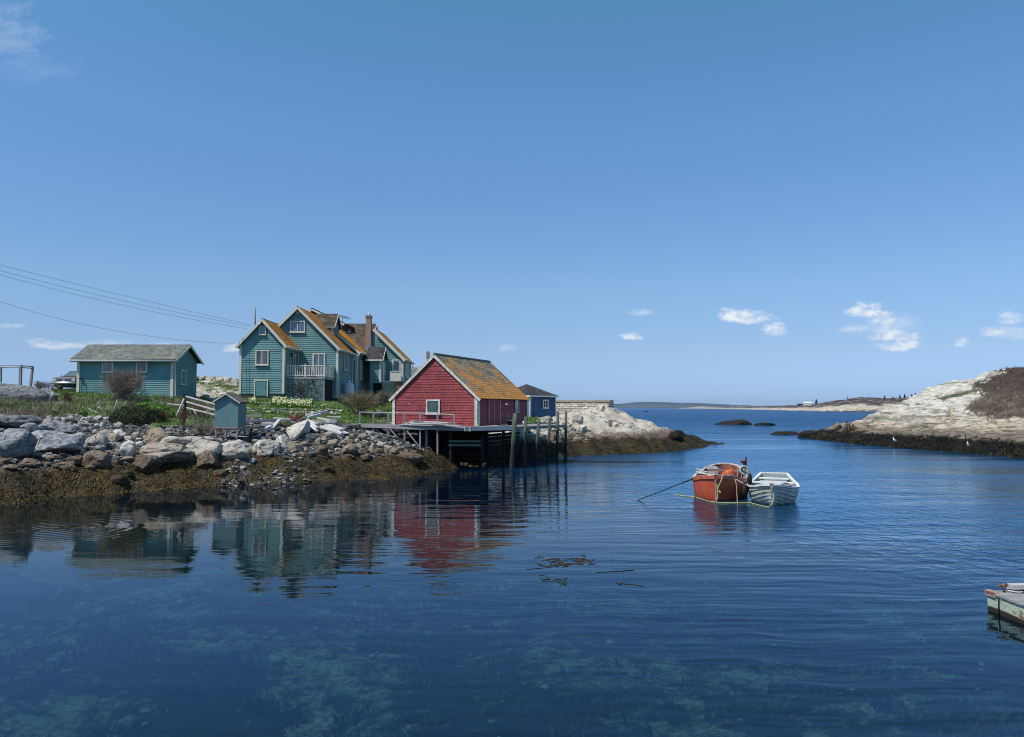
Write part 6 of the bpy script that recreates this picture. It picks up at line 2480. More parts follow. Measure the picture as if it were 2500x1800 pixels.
# loose things on the deck
ls = [o_ for o_ in []]
rl = random.Random(12)
for i in range(11):
    lay = i // 4
    x0 = 975 + rl.uniform(0, 18) + lay * 12
    x1 = 1138 - rl.uniform(0, 26) - lay * 16
    D0 = 51.1 - .35 * (i % 4)
    a, b = at(x0, 1030, D0), at(x1, 1030, D0 - 2.2)
    a.z = b.z = 2.66 + lay * .09 + .045
    a.z += rl.uniform(0, .08)
    m = MB()
    m.beam(a, b, rl.uniform(.12, .2), .05)
    o = m.build('plank', M_PALEWOOD)
    lv = ['bottom', 'middle', 'top'][lay]
    tag(o, f"{'long' if (x1 - x0) > 125 else 'shorter'} bleached plank, {ORD[i % 4 + 1]} back in the {lv} layer of the stack on the wharf", 'plank', 'planks stacked in front of the red shed')
bk = thing('bait_tub', on(sB, .6, 4.4, 2.62), 'small upturned dark tub with white rim by the red shed side wall', 'tub')
m = MB()
q = on(sB, .6, 4.4, 2.62)
m.lathe([(.22, 0), (.26, .3), (.24, .3), (.20, .04)], 14, Matrix.Translation(q))
m.build('tub_body', M_BLACK, bk)
m = MB()
m.tube([q + Vector((.27 * math.cos(t_), .27 * math.sin(t_), .31)) for t_ in [i * math.pi / 5 for i in range(11)]], .03, 5)
m.build('rim', M_WHITE, bk)
m = MB()
q = on(sB, 1.0, 6.0, 2.62)
m.lathe([(.10, 0), (.13, .24), (.12, .24), (.09, .02)], 12, Matrix.Translation(q))
o = m.build('bucket', M_WHITE)
tag(o, 'small white bucket standing on the wharf beside the red shed', 'bucket')

# ------------------------------------------------------------ little teal shed on stilts with steps
ls = thing('stilt_shed', (-16.1, 44.7, 2.1), 'tiny teal board shed on timber stilts above the pale ledges', 'shed')
x0, x1, y0, y1 = -16.78, -15.47, 44.0, 45.35
lz0, lz1, lzr = 2.76, 4.18, 4.60


def mat_vboard():
    m_, t = newmat('teal_tongue_boards')
    tc = t.add('ShaderNodeTexCoord')
    P = t.add('ShaderNodeNewGeometry').outputs['Position']
    s_ = t.add('ShaderNodeSeparateXYZ', ins={0: P})
    k = t.math('FRACT', t.math('MULTIPLY', t.math('ADD', s_.outputs[0], s_.outputs[1]), 9.0))
    gr_ = t.math('ADD', t.ramp(k, 0, .1, 1, 0), t.ramp(k, .9, 1, 0, 1))
    n_ = t.noise(t.mapping(P, (6, 6, .7)), 1.5, 4, .6)
    base = t.mix(t.ramp(n_, .3, .7), (.10, .20, .215), (.135, .25, .26))
    base = t.mix(t.math('MULTIPLY', gr_, .5), base, (.04, .09, .11))
    pbr(t, base, .7, gr_, .012, -.8, .25)
    return m_


M_VB = mat_vboard()
m = MB()
xm = (x0 + x1) / 2
m.face([(x0, y0, lz0), (x1, y0, lz0), (x1, y0, lz1), (xm, y0, lzr), (x0, y0, lz1)])
m.face([(x1, y0, lz0), (x1, y1, lz0), (x1, y1, lz1), (x1, y0, lz1)])
m.face([(x1, y1, lz0), (x0, y1, lz0), (x0, y1, lz1), (xm, y1, lzr), (x1, y1, lz1)])
m.face([(x0, y1, lz0), (x0, y0, lz0), (x0, y0, lz1), (x0, y1, lz1)])
m.face([(x0, y0, lz0), (x0, y1, lz0), (x1, y1, lz0), (x1, y0, lz0)])
m.build('wall', M_VB, ls)
kr = (lzr - lz1) / (xm - x0)
m = MB()
m.slab([(x1 + .16, y0 - .14, lz1 - kr * .16 + .04), (x1 + .16, y1 + .16, lz1 - kr * .16 + .04), (xm, y1 + .16, lzr + .04), (xm, y0 - .14, lzr + .04)], .05)
m.slab([(x0 - .16, y1 + .16, lz1 - kr * .16 + .04), (x0 - .16, y0 - .14, lz1 - kr * .16 + .04), (xm, y0 - .14, lzr + .04), (xm, y1 + .16, lzr + .04)], .05)
m.build('roof', mat_roof('small_shed_roof', (.12, .10, .09), (.22, .19, .17), lichen=.25, row=.14), ls)
m = MB()
board(m, (x0 - .16, y0 - .145, lz1 - kr * .16 - .01), (xm, y0 - .145, lzr - .01), .075, .02, (0, -1, 0))
board(m, (x1 + .16, y0 - .145, lz1 - kr * .16 - .01), (xm, y0 - .146, lzr - .01), .075, .02, (0, -1, 0))
m.build('rake_board', M_OLDWHITE, ls)
m = MB()
m.box((xm, y0 + .05, lz0 - .06), (x1 - x0, .09, .1))
m.box((x1 - .05, (y0 + y1) / 2, lz0 - .06), (.09, y1 - y0, .1))
m.build('sill_beam', M_GREYWOOD, ls)
for (x, y, zb_) in ((x0 + .06, y0 + .08, 2.0), (xm - .05, y0 + .08, 2.2), (x1 - .06, y0 + .08, 2.1), (x1 - .06, y1 - .1, 2.2), (x0 + .06, y1 - .1, 2.2)):
    m = MB()
    m.beam((x, y, zb_ - .1), (x, y, lz0 - .1), .09, .09)
    m.build('stilt', M_GREYWOOD, ls)
m = MB()
m.beam((xm + .05, y0 + .08, 2.3), (x1 - .06, y0 + .08, lz0 - .15), .06, .08)
m.build('brace', M_GREYWOOD, ls)
m = MB()
m.box((x0 + .42, y0 + .3, 2.30), (.32, .3, .14))
o = m.build('timber_block', M_BROWNWOOD)
tag(o, 'short rusty-brown timber block lying under the stilt shed', 'timber')
# steps at its right
st = thing('wooden_steps', (-15, 44.8, 2.1), 'short flight of grey wooden steps climbing beside the stilt shed', 'steps')
tr_ = [(590, 617, 1039, 46.8), (587, 615, 1045.5, 46.1), (584, 611, 1052.5, 45.4), (581, 608, 1059, 44.8), (578, 605, 1066, 44.2)]
for (xa, xb, y_, D_) in tr_:
    m = MB()
    a, b = at(xa, y_, D_), at(xb, y_, D_)
    m.box((a + b) / 2, ((b - a).length, .28, .04))
    m.build('tread', M_PALEWOOD, st)
for k in (0, 1):
    m = MB()
    a = at(tr_[-1][k], 1069, 43.95)
    b = at(tr_[0][k], 1041, 47.0)
    m.beam(a - Z3 * .06, b - Z3 * .06, .05, .2)
    m.build('stringer', M_DARKWOOD if k else M_GREYWOOD, st)

# ------------------------------------------------------------ driftwood, planks and debris
DB = [  # x0,y0,x1,y1,width px,D0,D1,mat,label
    (601, 1015, 640, 1015, 6.5, 50, 50, 'g', 'thick grey beam end lying on the lawn edge right of the stilt shed'),
    (600, 1026, 750, 1022, 3.5, 48.5, 50.5, 'p', 'longest bleached plank running along the lawn edge toward the debris'),
    (600, 1029.5, 690, 1027, 4, 47.8, 48.8, 'g', 'second long grey plank just below the longest one'),
    (641, 1052, 662, 1041, 9, 45.8, 46.4, 'p', 'stubby pale beam tilted over the slaty stones'),
    (664, 1046, 682, 1025, 4, 46.2, 47.6, 'p', 'slanting stringer of the broken steps'),
    (641, 1032.5, 672, 1034, 4.5, 47.3, 47.1, 'p', 'upper tread of the broken steps'),
    (638, 1037.5, 669, 1039, 4, 46.9, 46.7, 'g', 'lower tread of the broken steps'),
    (669, 1020.5, 722, 1024, 4, 49.2, 48.8, 'p', 'white plank from the broken steps to the red scraps'),
    (684, 1026, 720, 1030, 3.5, 48, 47.6, 'g', 'thin plank behind the mossy lump'),
    (746, 1012, 765, 1013, 7, 50.4, 50.4, 'w', 'white block of wood at the upper left of the debris heap'),
    (762, 1011, 798, 1004.5, 6.5, 50.4, 51.2, 'w', 'topmost white board of the debris heap, pointing up right'),
    (752, 1020, 784, 1011, 6.5, 49.3, 49.9, 'w', 'broad white board under the topmost one'),
    (776, 1021, 806, 1026.5, 5.5, 49.2, 49.0, 'w', 'white board sloping down right in the heap middle'),
    (799, 1017, 833, 1018, 4, 50.2, 50.2, 'w', 'white board pointing right at the lawn'),
    (789, 1031, 822, 1029, 7, 48.9, 49.1, 'w', 'thick pale beam above the four parallel boards'),
    (808, 1032.5, 833, 1030, 5, 49.1, 49.4, 'b', 'rusty brown board at the right of the heap'),
    (750, 1026, 773, 1036, 5, 48.6, 47.9, 'w', 'upper of three short white boards behind the pointed boulder'),
    (754, 1033, 775, 1045, 5, 48.2, 47.4, 'w', 'middle of three short white boards behind the pointed boulder'),
    (756, 1041, 773, 1053, 5, 47.8, 46.9, 'w', 'lower of three short white boards behind the pointed boulder'),
    (784, 1041.5, 836, 1059, 6.5, 48, 46.5, 'w', 'longest white board sliding down toward the rubble'),
    (795, 1039, 833, 1050.5, 6, 48.4, 47.2, 'w', 'second white board just above the longest sliding one'),
    (803, 1037, 840, 1048, 4, 48.7, 47.7, 'w', 'third thin white board above the sliding pair'),
    (834, 1053, 849, 1058.5, 3.5, 47.5, 47.0, 'w', 'small white stub right of the sliding boards'),
    (764, 1026, 791, 1031, 3.5, 48.8, 48.4, 'k', 'pinkish stripped board in the heap middle'),
    (804, 1024, 822, 1024, 5, 49.6, 49.6, 'k', 'pink painted board stub near the rusty brown board'),
    (840, 1041, 878, 1037, 3.5, 50.0, 51.4, 'g', 'grey pole between the heap and the wharf edge'),
    (842, 1046, 880, 1045, 3, 49.4, 50.6, 'd', 'dark half-buried timber left of the wharf'),
]
M_PINK = mat_wood('faded_pink_board', (.50, .34, .32), (.36, .25, .23))
M_REDW = mat_wood('broken_red_board', (.22, .045, .035), (.12, .03, .03))
MW = dict(g=M_GREYWOOD, p=M_PALEWOOD, w=mat_wood('whitewashed_board', (.72, .71, .68), (.48, .46, .44)), b=M_BROWNWOOD, k=M_PINK, d=M_DARKWOOD)
for (a0, b0, a1, b1, w_, D0, D1, k, lb) in DB:
    p, q = at(a0, b0, D0), at(a1, b1, D1)
    m = MB()
    m.beam(p, q, .16 + w_ * .012, w_ / F_PX * (D0 + D1) / 2 * .8)
    o = m.build('loose_board', MW[k])
    tag(o, lb, 'board', 'boards lying about the debris heap')
rl = random.Random(21)
for i in range(9):
    x = 707 + i * 3.3
    p = at(x, 1021 + rl.uniform(-4, 5), 48.9 + rl.uniform(-.3, .3))
    d = Vector((rl.uniform(-1, 1), rl.uniform(-.4, .4), rl.uniform(-.5, .5))).normalized() * rl.uniform(.2, .38)
    m = MB()
    m.beam(p - d, p + d, .1, .05)
    o = m.build('red_scrap', M_REDW)
    tag(o, f"splintered dark red scrap of board, {('leftmost' if i == 0 else 'rightmost' if i == 8 else ORD[i + 1] + ' from left')} of the red pieces", 'scrap wood', 'splintered red boards by the pointed boulder')

# rail fence left of the stilt shed
fe = thing('rail_fence', (-20, 48, 3.2), 'leaning weathered rail fence running down to the stilt shed', 'fence')
m = MB()
m.beam(at(452, 1012, 48.6), at(452, 963, 48.6), .14, .14)
m.build('post', M_DARKWOOD, fe)
for (a, b, c, d) in ((454, 968, 527, 987), (455, 981, 527, 1001.5), (455, 995.5, 530, 1014)):
    m = MB()
    m.beam(at(a, b, 48.5), at(c, d, 46.0), .05, .085)
    m.build('rail', M_PALEWOOD, fe)
m = MB()
m.beam(at(430, 1017, 47.8), at(450, 974, 48.5), .07, .09)
m.build('brace', M_PALEWOOD, fe)
m = MB()
m.beam(at(410, 986, 52), at(455, 990, 49), .06, .07)
m.build('rail', M_PALEWOOD, fe)
sticks = [(473, 1002, 489, 1026, 47, 'pale stick leaning below the fence rails'), (234, 994, 243, 979, 48.5, 'short pale stake leaning left of the twiggy bush'), (278, 1004, 285, 978, 48, 'slim upright stake in front of the twiggy bush'),
          (301, 990, 308, 980, 49, 'small stake right of the slim upright one'), (141, 986, 154, 980, 49, 'flat board scrap by the dry grass at left'),
          (216, 998, 242, 1014, 47.5, 'longest grey stick of the brush pile'), (238, 993, 262, 1008, 47.8, 'upper grey stick of the brush pile'), (230, 1003, 250, 1018, 47.2, 'lower grey stick of the brush pile'), (505, 1003, 512, 1022, 46.5, 'thin stick by the left of the stilt shed')]
for (a, b, c, d, D_, lb) in sticks:
    m = MB()
    m.tube([at(a, b, D_), at((a + c) / 2, (b + d) / 2, D_ + .1), at(c, d, D_ + .2)], [.035, .03, .02], 5)
    o = m.build('stick', M_PALEWOOD)
    tag(o, lb, 'stick', 'sticks and stakes on the grassy bank')
# ------------------------------------------------------------ bushes
def twig_bush(name, px, py_bot, w, h, D, seed, mat, label, cat='bush', group=None, n0=9, dens=1.0, r0=.035, spread=.55, base=None):
    rnd = random.Random(seed)
    W, Hh = w / F_PX * D, h / F_PX * D
    b = base or at(px, py_bot, D)
    m = MB()
    ends = []

    def grow(p, d, L, r, depth):
        pts = [p]
        k = 3
        for i in range(k):
            d = (d + Vector((rnd.gauss(0, .16), rnd.gauss(0, .16), rnd.gauss(.03, .1)))).normalized()
            pts.append(pts[-1] + d * L / k)
        m.tube(pts, [r, r * .8, r * .65, r * .5], 3 if depth > 1 else 5, caps=False)
        if depth < 4:
            for j in range(rnd.choice((3, 4)) if depth < 3 else int(3 * dens + .5)):
                s = rnd.uniform(.35, 1)
                q = pts[1].lerp(pts[-1], s)
                dd = (d + Vector((rnd.gauss(0, spread), rnd.gauss(0, spread), rnd.gauss(0, spread * .7)))).normalized()
                grow(q, dd, L * rnd.uniform(.5, .72), r * .62, depth + 1)
    for i in range(n0):
        a = rnd.uniform(0, 2 * math.pi)
        t_ = rnd.uniform(0, .8)
        d = Vector((math.cos(a) * t_ * W / Hh * .62, math.sin(a) * t_ * W / Hh * .62, 1)).normalized()
        grow(b + Vector((math.cos(a) * W * .07, math.sin(a) * W * .07, -.1)), d, Hh * .48, r0, 1)
    V = np.array(m.v)
    # fit the spread to the measured size
    V[:, 0] = b.x + (V[:, 0] - b.x) * (W / max(1e-3, np.percentile(V[:, 0], 99) - np.percentile(V[:, 0], 1)))
    V[:, 1] = b.y + (V[:, 1] - b.y) * (W / max(1e-3, np.percentile(V[:, 1], 99) - np.percentile(V[:, 1], 1)))
    V[:, 2] = b.z + (V[:, 2] - b.z) * (Hh / max(1e-3, np.percentile(V[:, 2], 99.5) - b.z))
    m.v = [tuple(q) for q in V]
    o = m.build(name, mat, origin=b)
    tag(o, label, cat, group)
    return o


def leaf_mound(name, px, py, w, h, D, seed, mat, label, n=9000, leaf=.05, cat='bush', flat=1.0, group=None, kind=None):
    rs = np.random.RandomState(seed)
    rx, rz = w / F_PX * D / 2, h / F_PX * D / 2
    c = at(px, py, D)
    P = rs.normal(size=(n, 3))
    P /= np.linalg.norm(P, axis=1)[:, None]
    rad = 1 - .28 * rs.uniform(0, 1, n) ** 1.5
    rad = rad * (1 + .22 * fbm(P * 2.2 + seed, 3) + .08 * fbm(P * 7 + seed, 2))
    keep = P[:, 2] > -.55
    P, rad = P[keep], rad[keep]
    n = len(P)
    C = P * rad[:, None] * np.array([rx, rx * flat, rz]) + np.array([c.x, c.y + rx * .3, c.z])
    nrm = P + rs.normal(size=(n, 3)) * .5
    nrm /= np.linalg.norm(nrm, axis=1)[:, None]
    u = np.cross(nrm, rs.normal(size=(n, 3)))
    u /= np.linalg.norm(u, axis=1)[:, None]
    v = np.cross(nrm, u)
    s = (leaf * rs.uniform(.5, 1.3, n))[:, None]
    V = np.concatenate([C - u * s * 1.4, C - v * s * .6, C + u * s * 1.4, C + v * s * .6])
    b = np.arange(n)
    F = np.stack([b, b + n, b + 2 * n, b + 3 * n], 1)
    tone = np.clip(rs.uniform(0, 1, n) * .7 + .15 + .4 * fbm(P * 3 + 3, 2), 0, 1)
    o = np_mesh(name, V, F, mat, dict(tone=np.tile(tone, 4)), smooth=False, loc=(c.x, c.y, c.z - rz))
    tag(o, label, cat, group, kind)
    return o


M_TWIG = simple('grey_brown_twigs', (.27, .22, .18), .9, .25, 6, .3)
M_TWIG2 = simple('olive_twigs', (.24, .20, .12), .9, .25, 6, .3)
M_REDTW = simple('reddish_twigs', (.16, .075, .05), .9, .25, 6, .3)
M_JUN = attr_mat('juniper_needles', (.008, .014, .006), (.022, .032, .012), (.07, .075, .03), .8)
M_LEAF = attr_mat('fresh_leaves', (.03, .08, .012), (.09, .20, .025), (.20, .34, .06), .7)

twig_bush('twiggy_bush', 300, 990, 96, 88, 53.5, 3, M_TWIG, 'rounded leafless twiggy bush in front of the garage', n0=44, r0=.032, dens=2.3, spread=.5)
twig_bush('twiggy_bush', 876, 1012, 92, 58, 61.5, 4, M_TWIG2, 'broad olive-grey leafless bush on the lawn left of the red shed', n0=34, r0=.03, dens=1.8, spread=.5)
twig_bush('twiggy_bush', 937, 990, 46, 38, 68, 5, M_TWIG, 'smaller dark leafless bush between the lattice landing and red shed', n0=14, r0=.025, dens=1.3)
twig_bush('red_twig_bush', 163, 986, 32, 30, 50.5, 6, M_REDTW, 'small reddish twig bush below the left garage corner', n0=13, r0=.018)
twig_bush('red_twig_bush', 395, 1031, 36, 32, 46.5, 7, M_REDTW, 'low reddish twig bush right of the dark juniper', n0=13, r0=.018)
twig_bush('red_twig_bush', 447, 1032, 32, 30, 46.2, 8, M_REDTW, 'low reddish twig bush under the fence post', n0=12, r0=.018)
twig_bush('grey_twig_bush', 402, 984, 18, 22, 51, 9, M_TWIG, 'tiny grey twig bush left of the fence post', n0=8, r0=.014)
twig_bush('skyline_bush', 108, 956, 54, 26, 63, 10, M_TWIG, 'spiky grey bush against the sky left of the parked car', n0=24, r0=.018, spread=.4)
twig_bush('tangled_roots', 503, 1062, 70, 34, 44.6, 11, M_TWIG, 'tangle of dark roots and stems left of the stilt shed', n0=14, r0=.03, spread=.9)
twig_bush('twiggy_bush', 478, 1010, 60, 34, 50, 12, M_REDTW, 'low brown scrub behind the fence rails', n0=14, r0=.016, spread=.8)
leaf_mound('juniper', 322, 1038, 134, 96, 45.5, 1, M_JUN, 'large dark green juniper mound over the cobbles', n=16000, leaf=.045)
for (x, y, w_, h_, D_, lb) in [(352, 992, 52, 20, 50.5, 'bright green leafy patch right of the twiggy bush'), (380, 1002, 62, 26, 49, 'widest bright green leafy patch above the juniper'),
                            (405, 1014, 40, 22, 47.6, 'bright green leafy patch beside the low reddish bush'), (275, 1014, 32, 14, 46.5, 'small green leaf clump left of the juniper top'),
                            (146, 998, 24, 16, 47.5, 'small green leaf clump in the dry grass at far left'), (122, 1010, 40, 12, 45.5, 'low green leaf clump just above the big faceted boulder'),
                            (198, 1010, 24, 12, 46, 'small green leaf clump above the cobble bank')]:
    leaf_mound('leafy_plant', x, y, w_, h_, D_, int(x), M_LEAF, lb, n=1500, leaf=.055, cat='plant', group='bright green leafy plants on the bank')
# flowers
rs = np.random.RandomState(4)
pts = []
for (x0, x1, y0, y1, n_) in ((665, 700, 977, 990, 170), (700, 762, 981, 993, 260), (608, 626, 978, 986, 50)):
    for _ in range(n_):
        pts.append(hit_ground(rs.uniform(x0, x1), rs.uniform(y0 + 3, y1 + 4), d0=58, d1=68))
P = np.array([tuple(p) for p in pts])
P[:, 2] += rs.uniform(.12, .42, len(P))
V, F, T = [], [], []
for p in P:
    b = len(V)
    s = rs.uniform(.035, .07)
    for k in range(6):
        a = k * math.pi / 3
        V.append((p[0] + s * math.cos(a), p[1] - .03, p[2] + s * math.sin(a)))
    V.append((p[0], p[1] - .06, p[2]))
    V.append((p[0], p[1] + .02, p[2] - .01))
    for k in range(6):
        F.append((b + k, b + (k + 1) % 6, b + 6))
        F.append((b + (k + 1) % 6, b + k, b + 7))
    T += [1.0 if rs.uniform() < .8 else .4] * 8
o = np_mesh('daffodils', V, F, attr_mat('daffodil_petals', (.60, .48, .05), (.70, .58, .10), (.80, .78, .52), .6), dict(tone=T), smooth=False)
tag(o, 'cream and yellow daffodils in the bed below the house', kind='stuff')
X, Y = P[:, 0], P[:, 1]
k = rs.randint(0, len(X), 2600)
xx, yy = X[k] + rs.normal(size=2600) * .12, Y[k] + rs.normal(size=2600) * .12
o = blades('flower_leaves', xx, yy, shore_height(xx, yy), rs, .34, .035, M_LEAF, lean=.4)
tag(o, 'green blades of the flower bed', kind='stuff')

# ------------------------------------------------------------ parked car
car = thing('parked_car', (-37.2, 67, 5.3), 'dark red four-wheel-drive car with chrome bumper parked behind the garage corner', 'car')
M_CAR = simple('burgundy_paint', (.115, .022, .030), .25, .05, 2, .05, spec=.6)
M_CARSIL = simple('silver_paint', (.50, .47, .48), .3, .04, 2, .05, spec=.6)
M_CHROME = simple('chrome', (.62, .60, .61), .38, .02, 2, .05, metal=1.0)
M_TYRE = simple('tyre_rubber', (.02, .02, .02), .9, .1, 5, .2)
cl = -38.98
cz = at(140, 951, 66).z
cxm = cl + .98


def carbox(x0_, x1_, y0_, y1_, z0_, z1_):
    return ((cxm + (x0_ + x1_) / 2, 66 + (y0_ + y1_) / 2, cz + (z0_ + z1_) / 2), (x1_ - x0_, y1_ - y0_, z1_ - z0_))


m = MB()
prof = [(0, .45), (0, .98), (.08, 1.04), (1.25, 1.12), (1.35, 1.14), (4.7, 1.12), (4.75, .45)]       # side outline (y, z)
m.prism([(cxm - .95, 66 + y, cz + z) for y, z in prof], (1.9, 0, 0))
cab = [(1.3, 1.12), (1.95, 1.66), (4.35, 1.66), (4.65, 1.12)]
for (y, z) in [(0, 0)]:
    lo = [(cxm - .90, 67.3, cz + 1.12), (cxm + .90, 67.3, cz + 1.12), (cxm + .90, 70.6, cz + 1.12), (cxm - .90, 70.6, cz + 1.12)]
    hi = [(cxm - .68, 67.98, cz + 1.64), (cxm + .68, 67.98, cz + 1.64), (cxm + .68, 70.3, cz + 1.66), (cxm - .68, 70.3, cz + 1.66)]
    m.face(hi)
    for i in range(4):
        j = (i + 1) % 4
        m.face([lo[i], lo[j], hi[j], hi[i]])
m.build('body', M_CAR, car)
m = MB()
m.face([(cxm - .82, 67.36, cz + 1.16), (cxm + .82, 67.36, cz + 1.16), (cxm + .64, 67.93, cz + 1.59), (cxm - .64, 67.93, cz + 1.59)])
m.face([(cxm - .82, 67.34, cz + 1.165), (cxm - .64, 67.91, cz + 1.595), (cxm + .64, 67.91, cz + 1.595), (cxm + .82, 67.34, cz + 1.165)][::-1])
m.build('windscreen', mat_glass('car_glass', (.10, .14, .15)), car)
m = MB()
m.box(*carbox(-.97, .97, -.05, .05, .94, 1.02))
m.build('bonnet_edge', M_CARSIL, car)
m = MB()
m.box(*carbox(-.62, .62, -.04, .0, .66, .92))
g = m.build('grille', M_BLACK, car)
m = MB()
for z_ in (.70, .80, .89):
    m.box(*carbox(-.6, .6, -.07, -.04, z_ - .018, z_ + .018))
m.build('grille_bar', M_CHROME, g)
m = MB()
m.box(*carbox(-.12, .12, -.09, -.07, .755, .845))
m.box(*carbox(-.05, .05, -.10, -.085, .73, .87))
m.build('emblem', M_CHROME, g)
for sx in (-1, 1):
    m = MB()
    m.box(*carbox(min(sx * .64, sx * .94), max(sx * .64, sx * .94), -.05, .02, .70, .92))
    m.build('headlight', simple('lamp_glass', (.55, .55, .52), .1, .05, 2, .1), car)
    m = MB()
    m.lathe([(.03, 0), (.05, .02), (.05, .1), (.02, .12)], 8, Matrix.Translation((cxm + sx * 1.03, 67.35, cz + 1.13)))
    m.build('wing_mirror', M_BLACK, car)
    for yy_ in (.8, 3.9):
        m = MB()
        m.lathe([(.20, -.12), (.36, -.12), (.38, -.08), (.38, .08), (.36, .12), (.2, .12)], 20, Matrix.Translation((cxm + sx * .82, 66 + yy_, cz + .37)) @ Matrix.Rotation(math.pi / 2, 4, 'Y'))
        wh = m.build('wheel', M_TYRE, car)
        m = MB()
        m.lathe([(.02, -.125), (.21, -.125), (.21, .125), (.02, .125)], 14, Matrix.Translation((cxm + sx * .82, 66 + yy_, cz + .37)) @ Matrix.Rotation(math.pi / 2, 4, 'Y'))
        m.build('rim', M_METAL, wh)
m = MB()
m.tube([(cxm - 1.0, 66.1, cz + .56), (cxm - .9, 65.9, cz + .55), (cxm, 65.84, cz + .55), (cxm + .9, 65.9, cz + .55), (cxm + 1.0, 66.1, cz + .56)], .11, 8)
m.build('bumper', M_CHROME, car)
m = MB()
m.box(*carbox(-.86, .86, .0, 4.6, .2, .47))
m.build('valance', M_BLACK, car)

# ------------------------------------------------------------ rail frame on the left rock
fr_ = thing('timber_stand', (-33, 51, 5.2), 'grey post-and-rail frame standing on the left skyline rock', 'stand')
for (a, b, c, d, D_, th) in ((1.5, 896, 1.5, 934, 51, .12), (50.5, 893, 49.5, 941, 51, .15), (80, 895, 74, 946, 53, .13), (-50, 898, -50, 936, 51, .12)):
    m = MB()
    m.beam(at(c, d, D_), at(a, b, D_), th, th)
    m.build('post', M_GREYWOOD, fr_)
for (a, b, Da, c, d, Dc, th) in ((-50, 893, 51, 52, 893, 51, .04), (-50, 898.5, 51, 50, 897, 51, .06), (51, 893, 51, 80, 895.5, 53, .06), (52, 897.5, 51, 78, 899.5, 53, .06)):
    m = MB()
    m.beam(at(a, b, Da), at(c, d, Dc), th, th)
    m.build('rail', M_GREYWOOD, fr_)
leaf = MB()
q = at(12, 943, 50.5)
leaf.prism([(q.x - 1.2, q.y, q.z - .2), (q.x + .55, q.y, q.z - .1), (q.x + .3, q.y, q.z + .12), (q.x - .6, q.y, q.z + .2), (q.x - 1.2, q.y, q.z + .12)], (0, .9, 0))
o = leaf.build('tarpaulin', simple('faded_green_tarp', (.12, .28, .22), .7, .1, 3))
tag(o, 'faded green tarpaulin folded on the rock behind the rail frame posts', 'tarpaulin')

# ------------------------------------------------------------ overhead wires
M_WIRE = simple('wire', (.10, .11, .13), .6, .05, 2)
for (x0_, y0_, xm_, ym_, x1_, y1_, lb) in ((0, 647, 311, 724, 613, 794, 'highest of the overhead wires running to the left wing of the house'), (0, 661, 311, 737, 611, 797, 'second highest overhead wire, just under the top one'),
                                      (0, 671, 311, 748, 604, 803, 'third overhead wire, lowest of the close upper bunch'), (0, 737, 282, 808, 574, 839, 'lowest separate overhead wire, sagging above the garage roof')):
    # quadratic through three measured points, carried on to the pole beyond the frame
    pts = []
    for i in range(30):
        x = -420 + (x1_ + 420) * i / 29
        y = (y0_ * (x - xm_) * (x - x1_) / ((x0_ - xm_) * (x0_ - x1_)) + ym_ * (x - x0_) * (x - x1_) / ((xm_ - x0_) * (xm_ - x1_)) + y1_ * (x - x0_) * (x - xm_) / ((x1_ - x0_) * (x1_ - xm_)))
        pts.append(at(x, y, 46 + (66.0 - 46) * (x + 420) / (x1_ + 420)))
    m = MB()
    m.tube(pts, .010, 4, caps=False)
    o = m.build('overhead_wire', M_WIRE)
    tag(o, lb, 'wire', 'overhead wires')


# ------------------------------------------------------------ boats
def interp(tab, t):
    for (a, va), (b, vb) in zip(tab, tab[1:]):
        if t <= b:
            k = (t - a) / (b - a)
            k = k * k * (3 - 2 * k) * .4 + k * .6
            return va + (vb - va) * k
    return tab[-1][1]


def hull(L, bt, st, kt, M, strakes=0, n=34, m_=14, stem_rake=.35, flare=.62, inset=0.0, lap=.012, top=1.0):
    """returns verts grid rows (stations) for one closed shell from port gunwale round the keel to starboard"""
    rows = []
    for i in range(n + 1):
        t = i / n
        b = max(interp(bt, t) - inset, .004)
        s = interp(st, t)
        k = interp(kt, t) + inset
        us = []
        if strakes:
            for j in range(strakes):
                us += [(j / strakes, lap), ((j + 1) / strakes - .001, 0.0)]
        else:
            us = [(j / m_, 0) for j in range(m_ + 1)]
        half = []
        bow = sstep(.72, 1.0, np.array([t]))[0]
        for u, off in us:
            uu = min(u, 1.0) * top
            y = b * (math.sin(uu * math.pi / 2) ** (flare + bow * .30))
            z = k + (s - k) * (uu ** (1.55 - .45 * bow))
            x = (t - .5) * (L - 2 * inset) + stem_rake * bow * (uu - .6)
            half.append((x, y + off * (1 if b > .02 else 0), z - off * .3))
        row = [(x, y, z) for (x, y, z) in half[::-1]] + [(x, -y, z) for (x, y, z) in half]
        rows.append([M @ Vector(p) for p in row])
    return rows


def shell(mb, rows, smooth=True, flip=False, transom=True):
    n, k = len(rows), len(rows[0])
    V = [p for r in rows for p in r]
    F = []
    for i in range(n - 1):
        for j in range(k - 1):
            f = (i * k + j, i * k + j + 1, (i + 1) * k + j + 1, (i + 1) * k + j)
            F.append(f[::-1] if flip else f)
    if transom:
        for j in range(k // 2 - 1):
            f = (j, k - 1 - j, k - 2 - j, j + 1)
            F.append(f[::-1] if flip else f)
    mb.mesh(V, F, smooth)


def strip_between(mb, ra, rb, smooth=False):
    n = len(ra)
    mb.mesh(list(ra) + list(rb), [(i, i + 1, n + i + 1, n + i) for i in range(n - 1)], smooth)


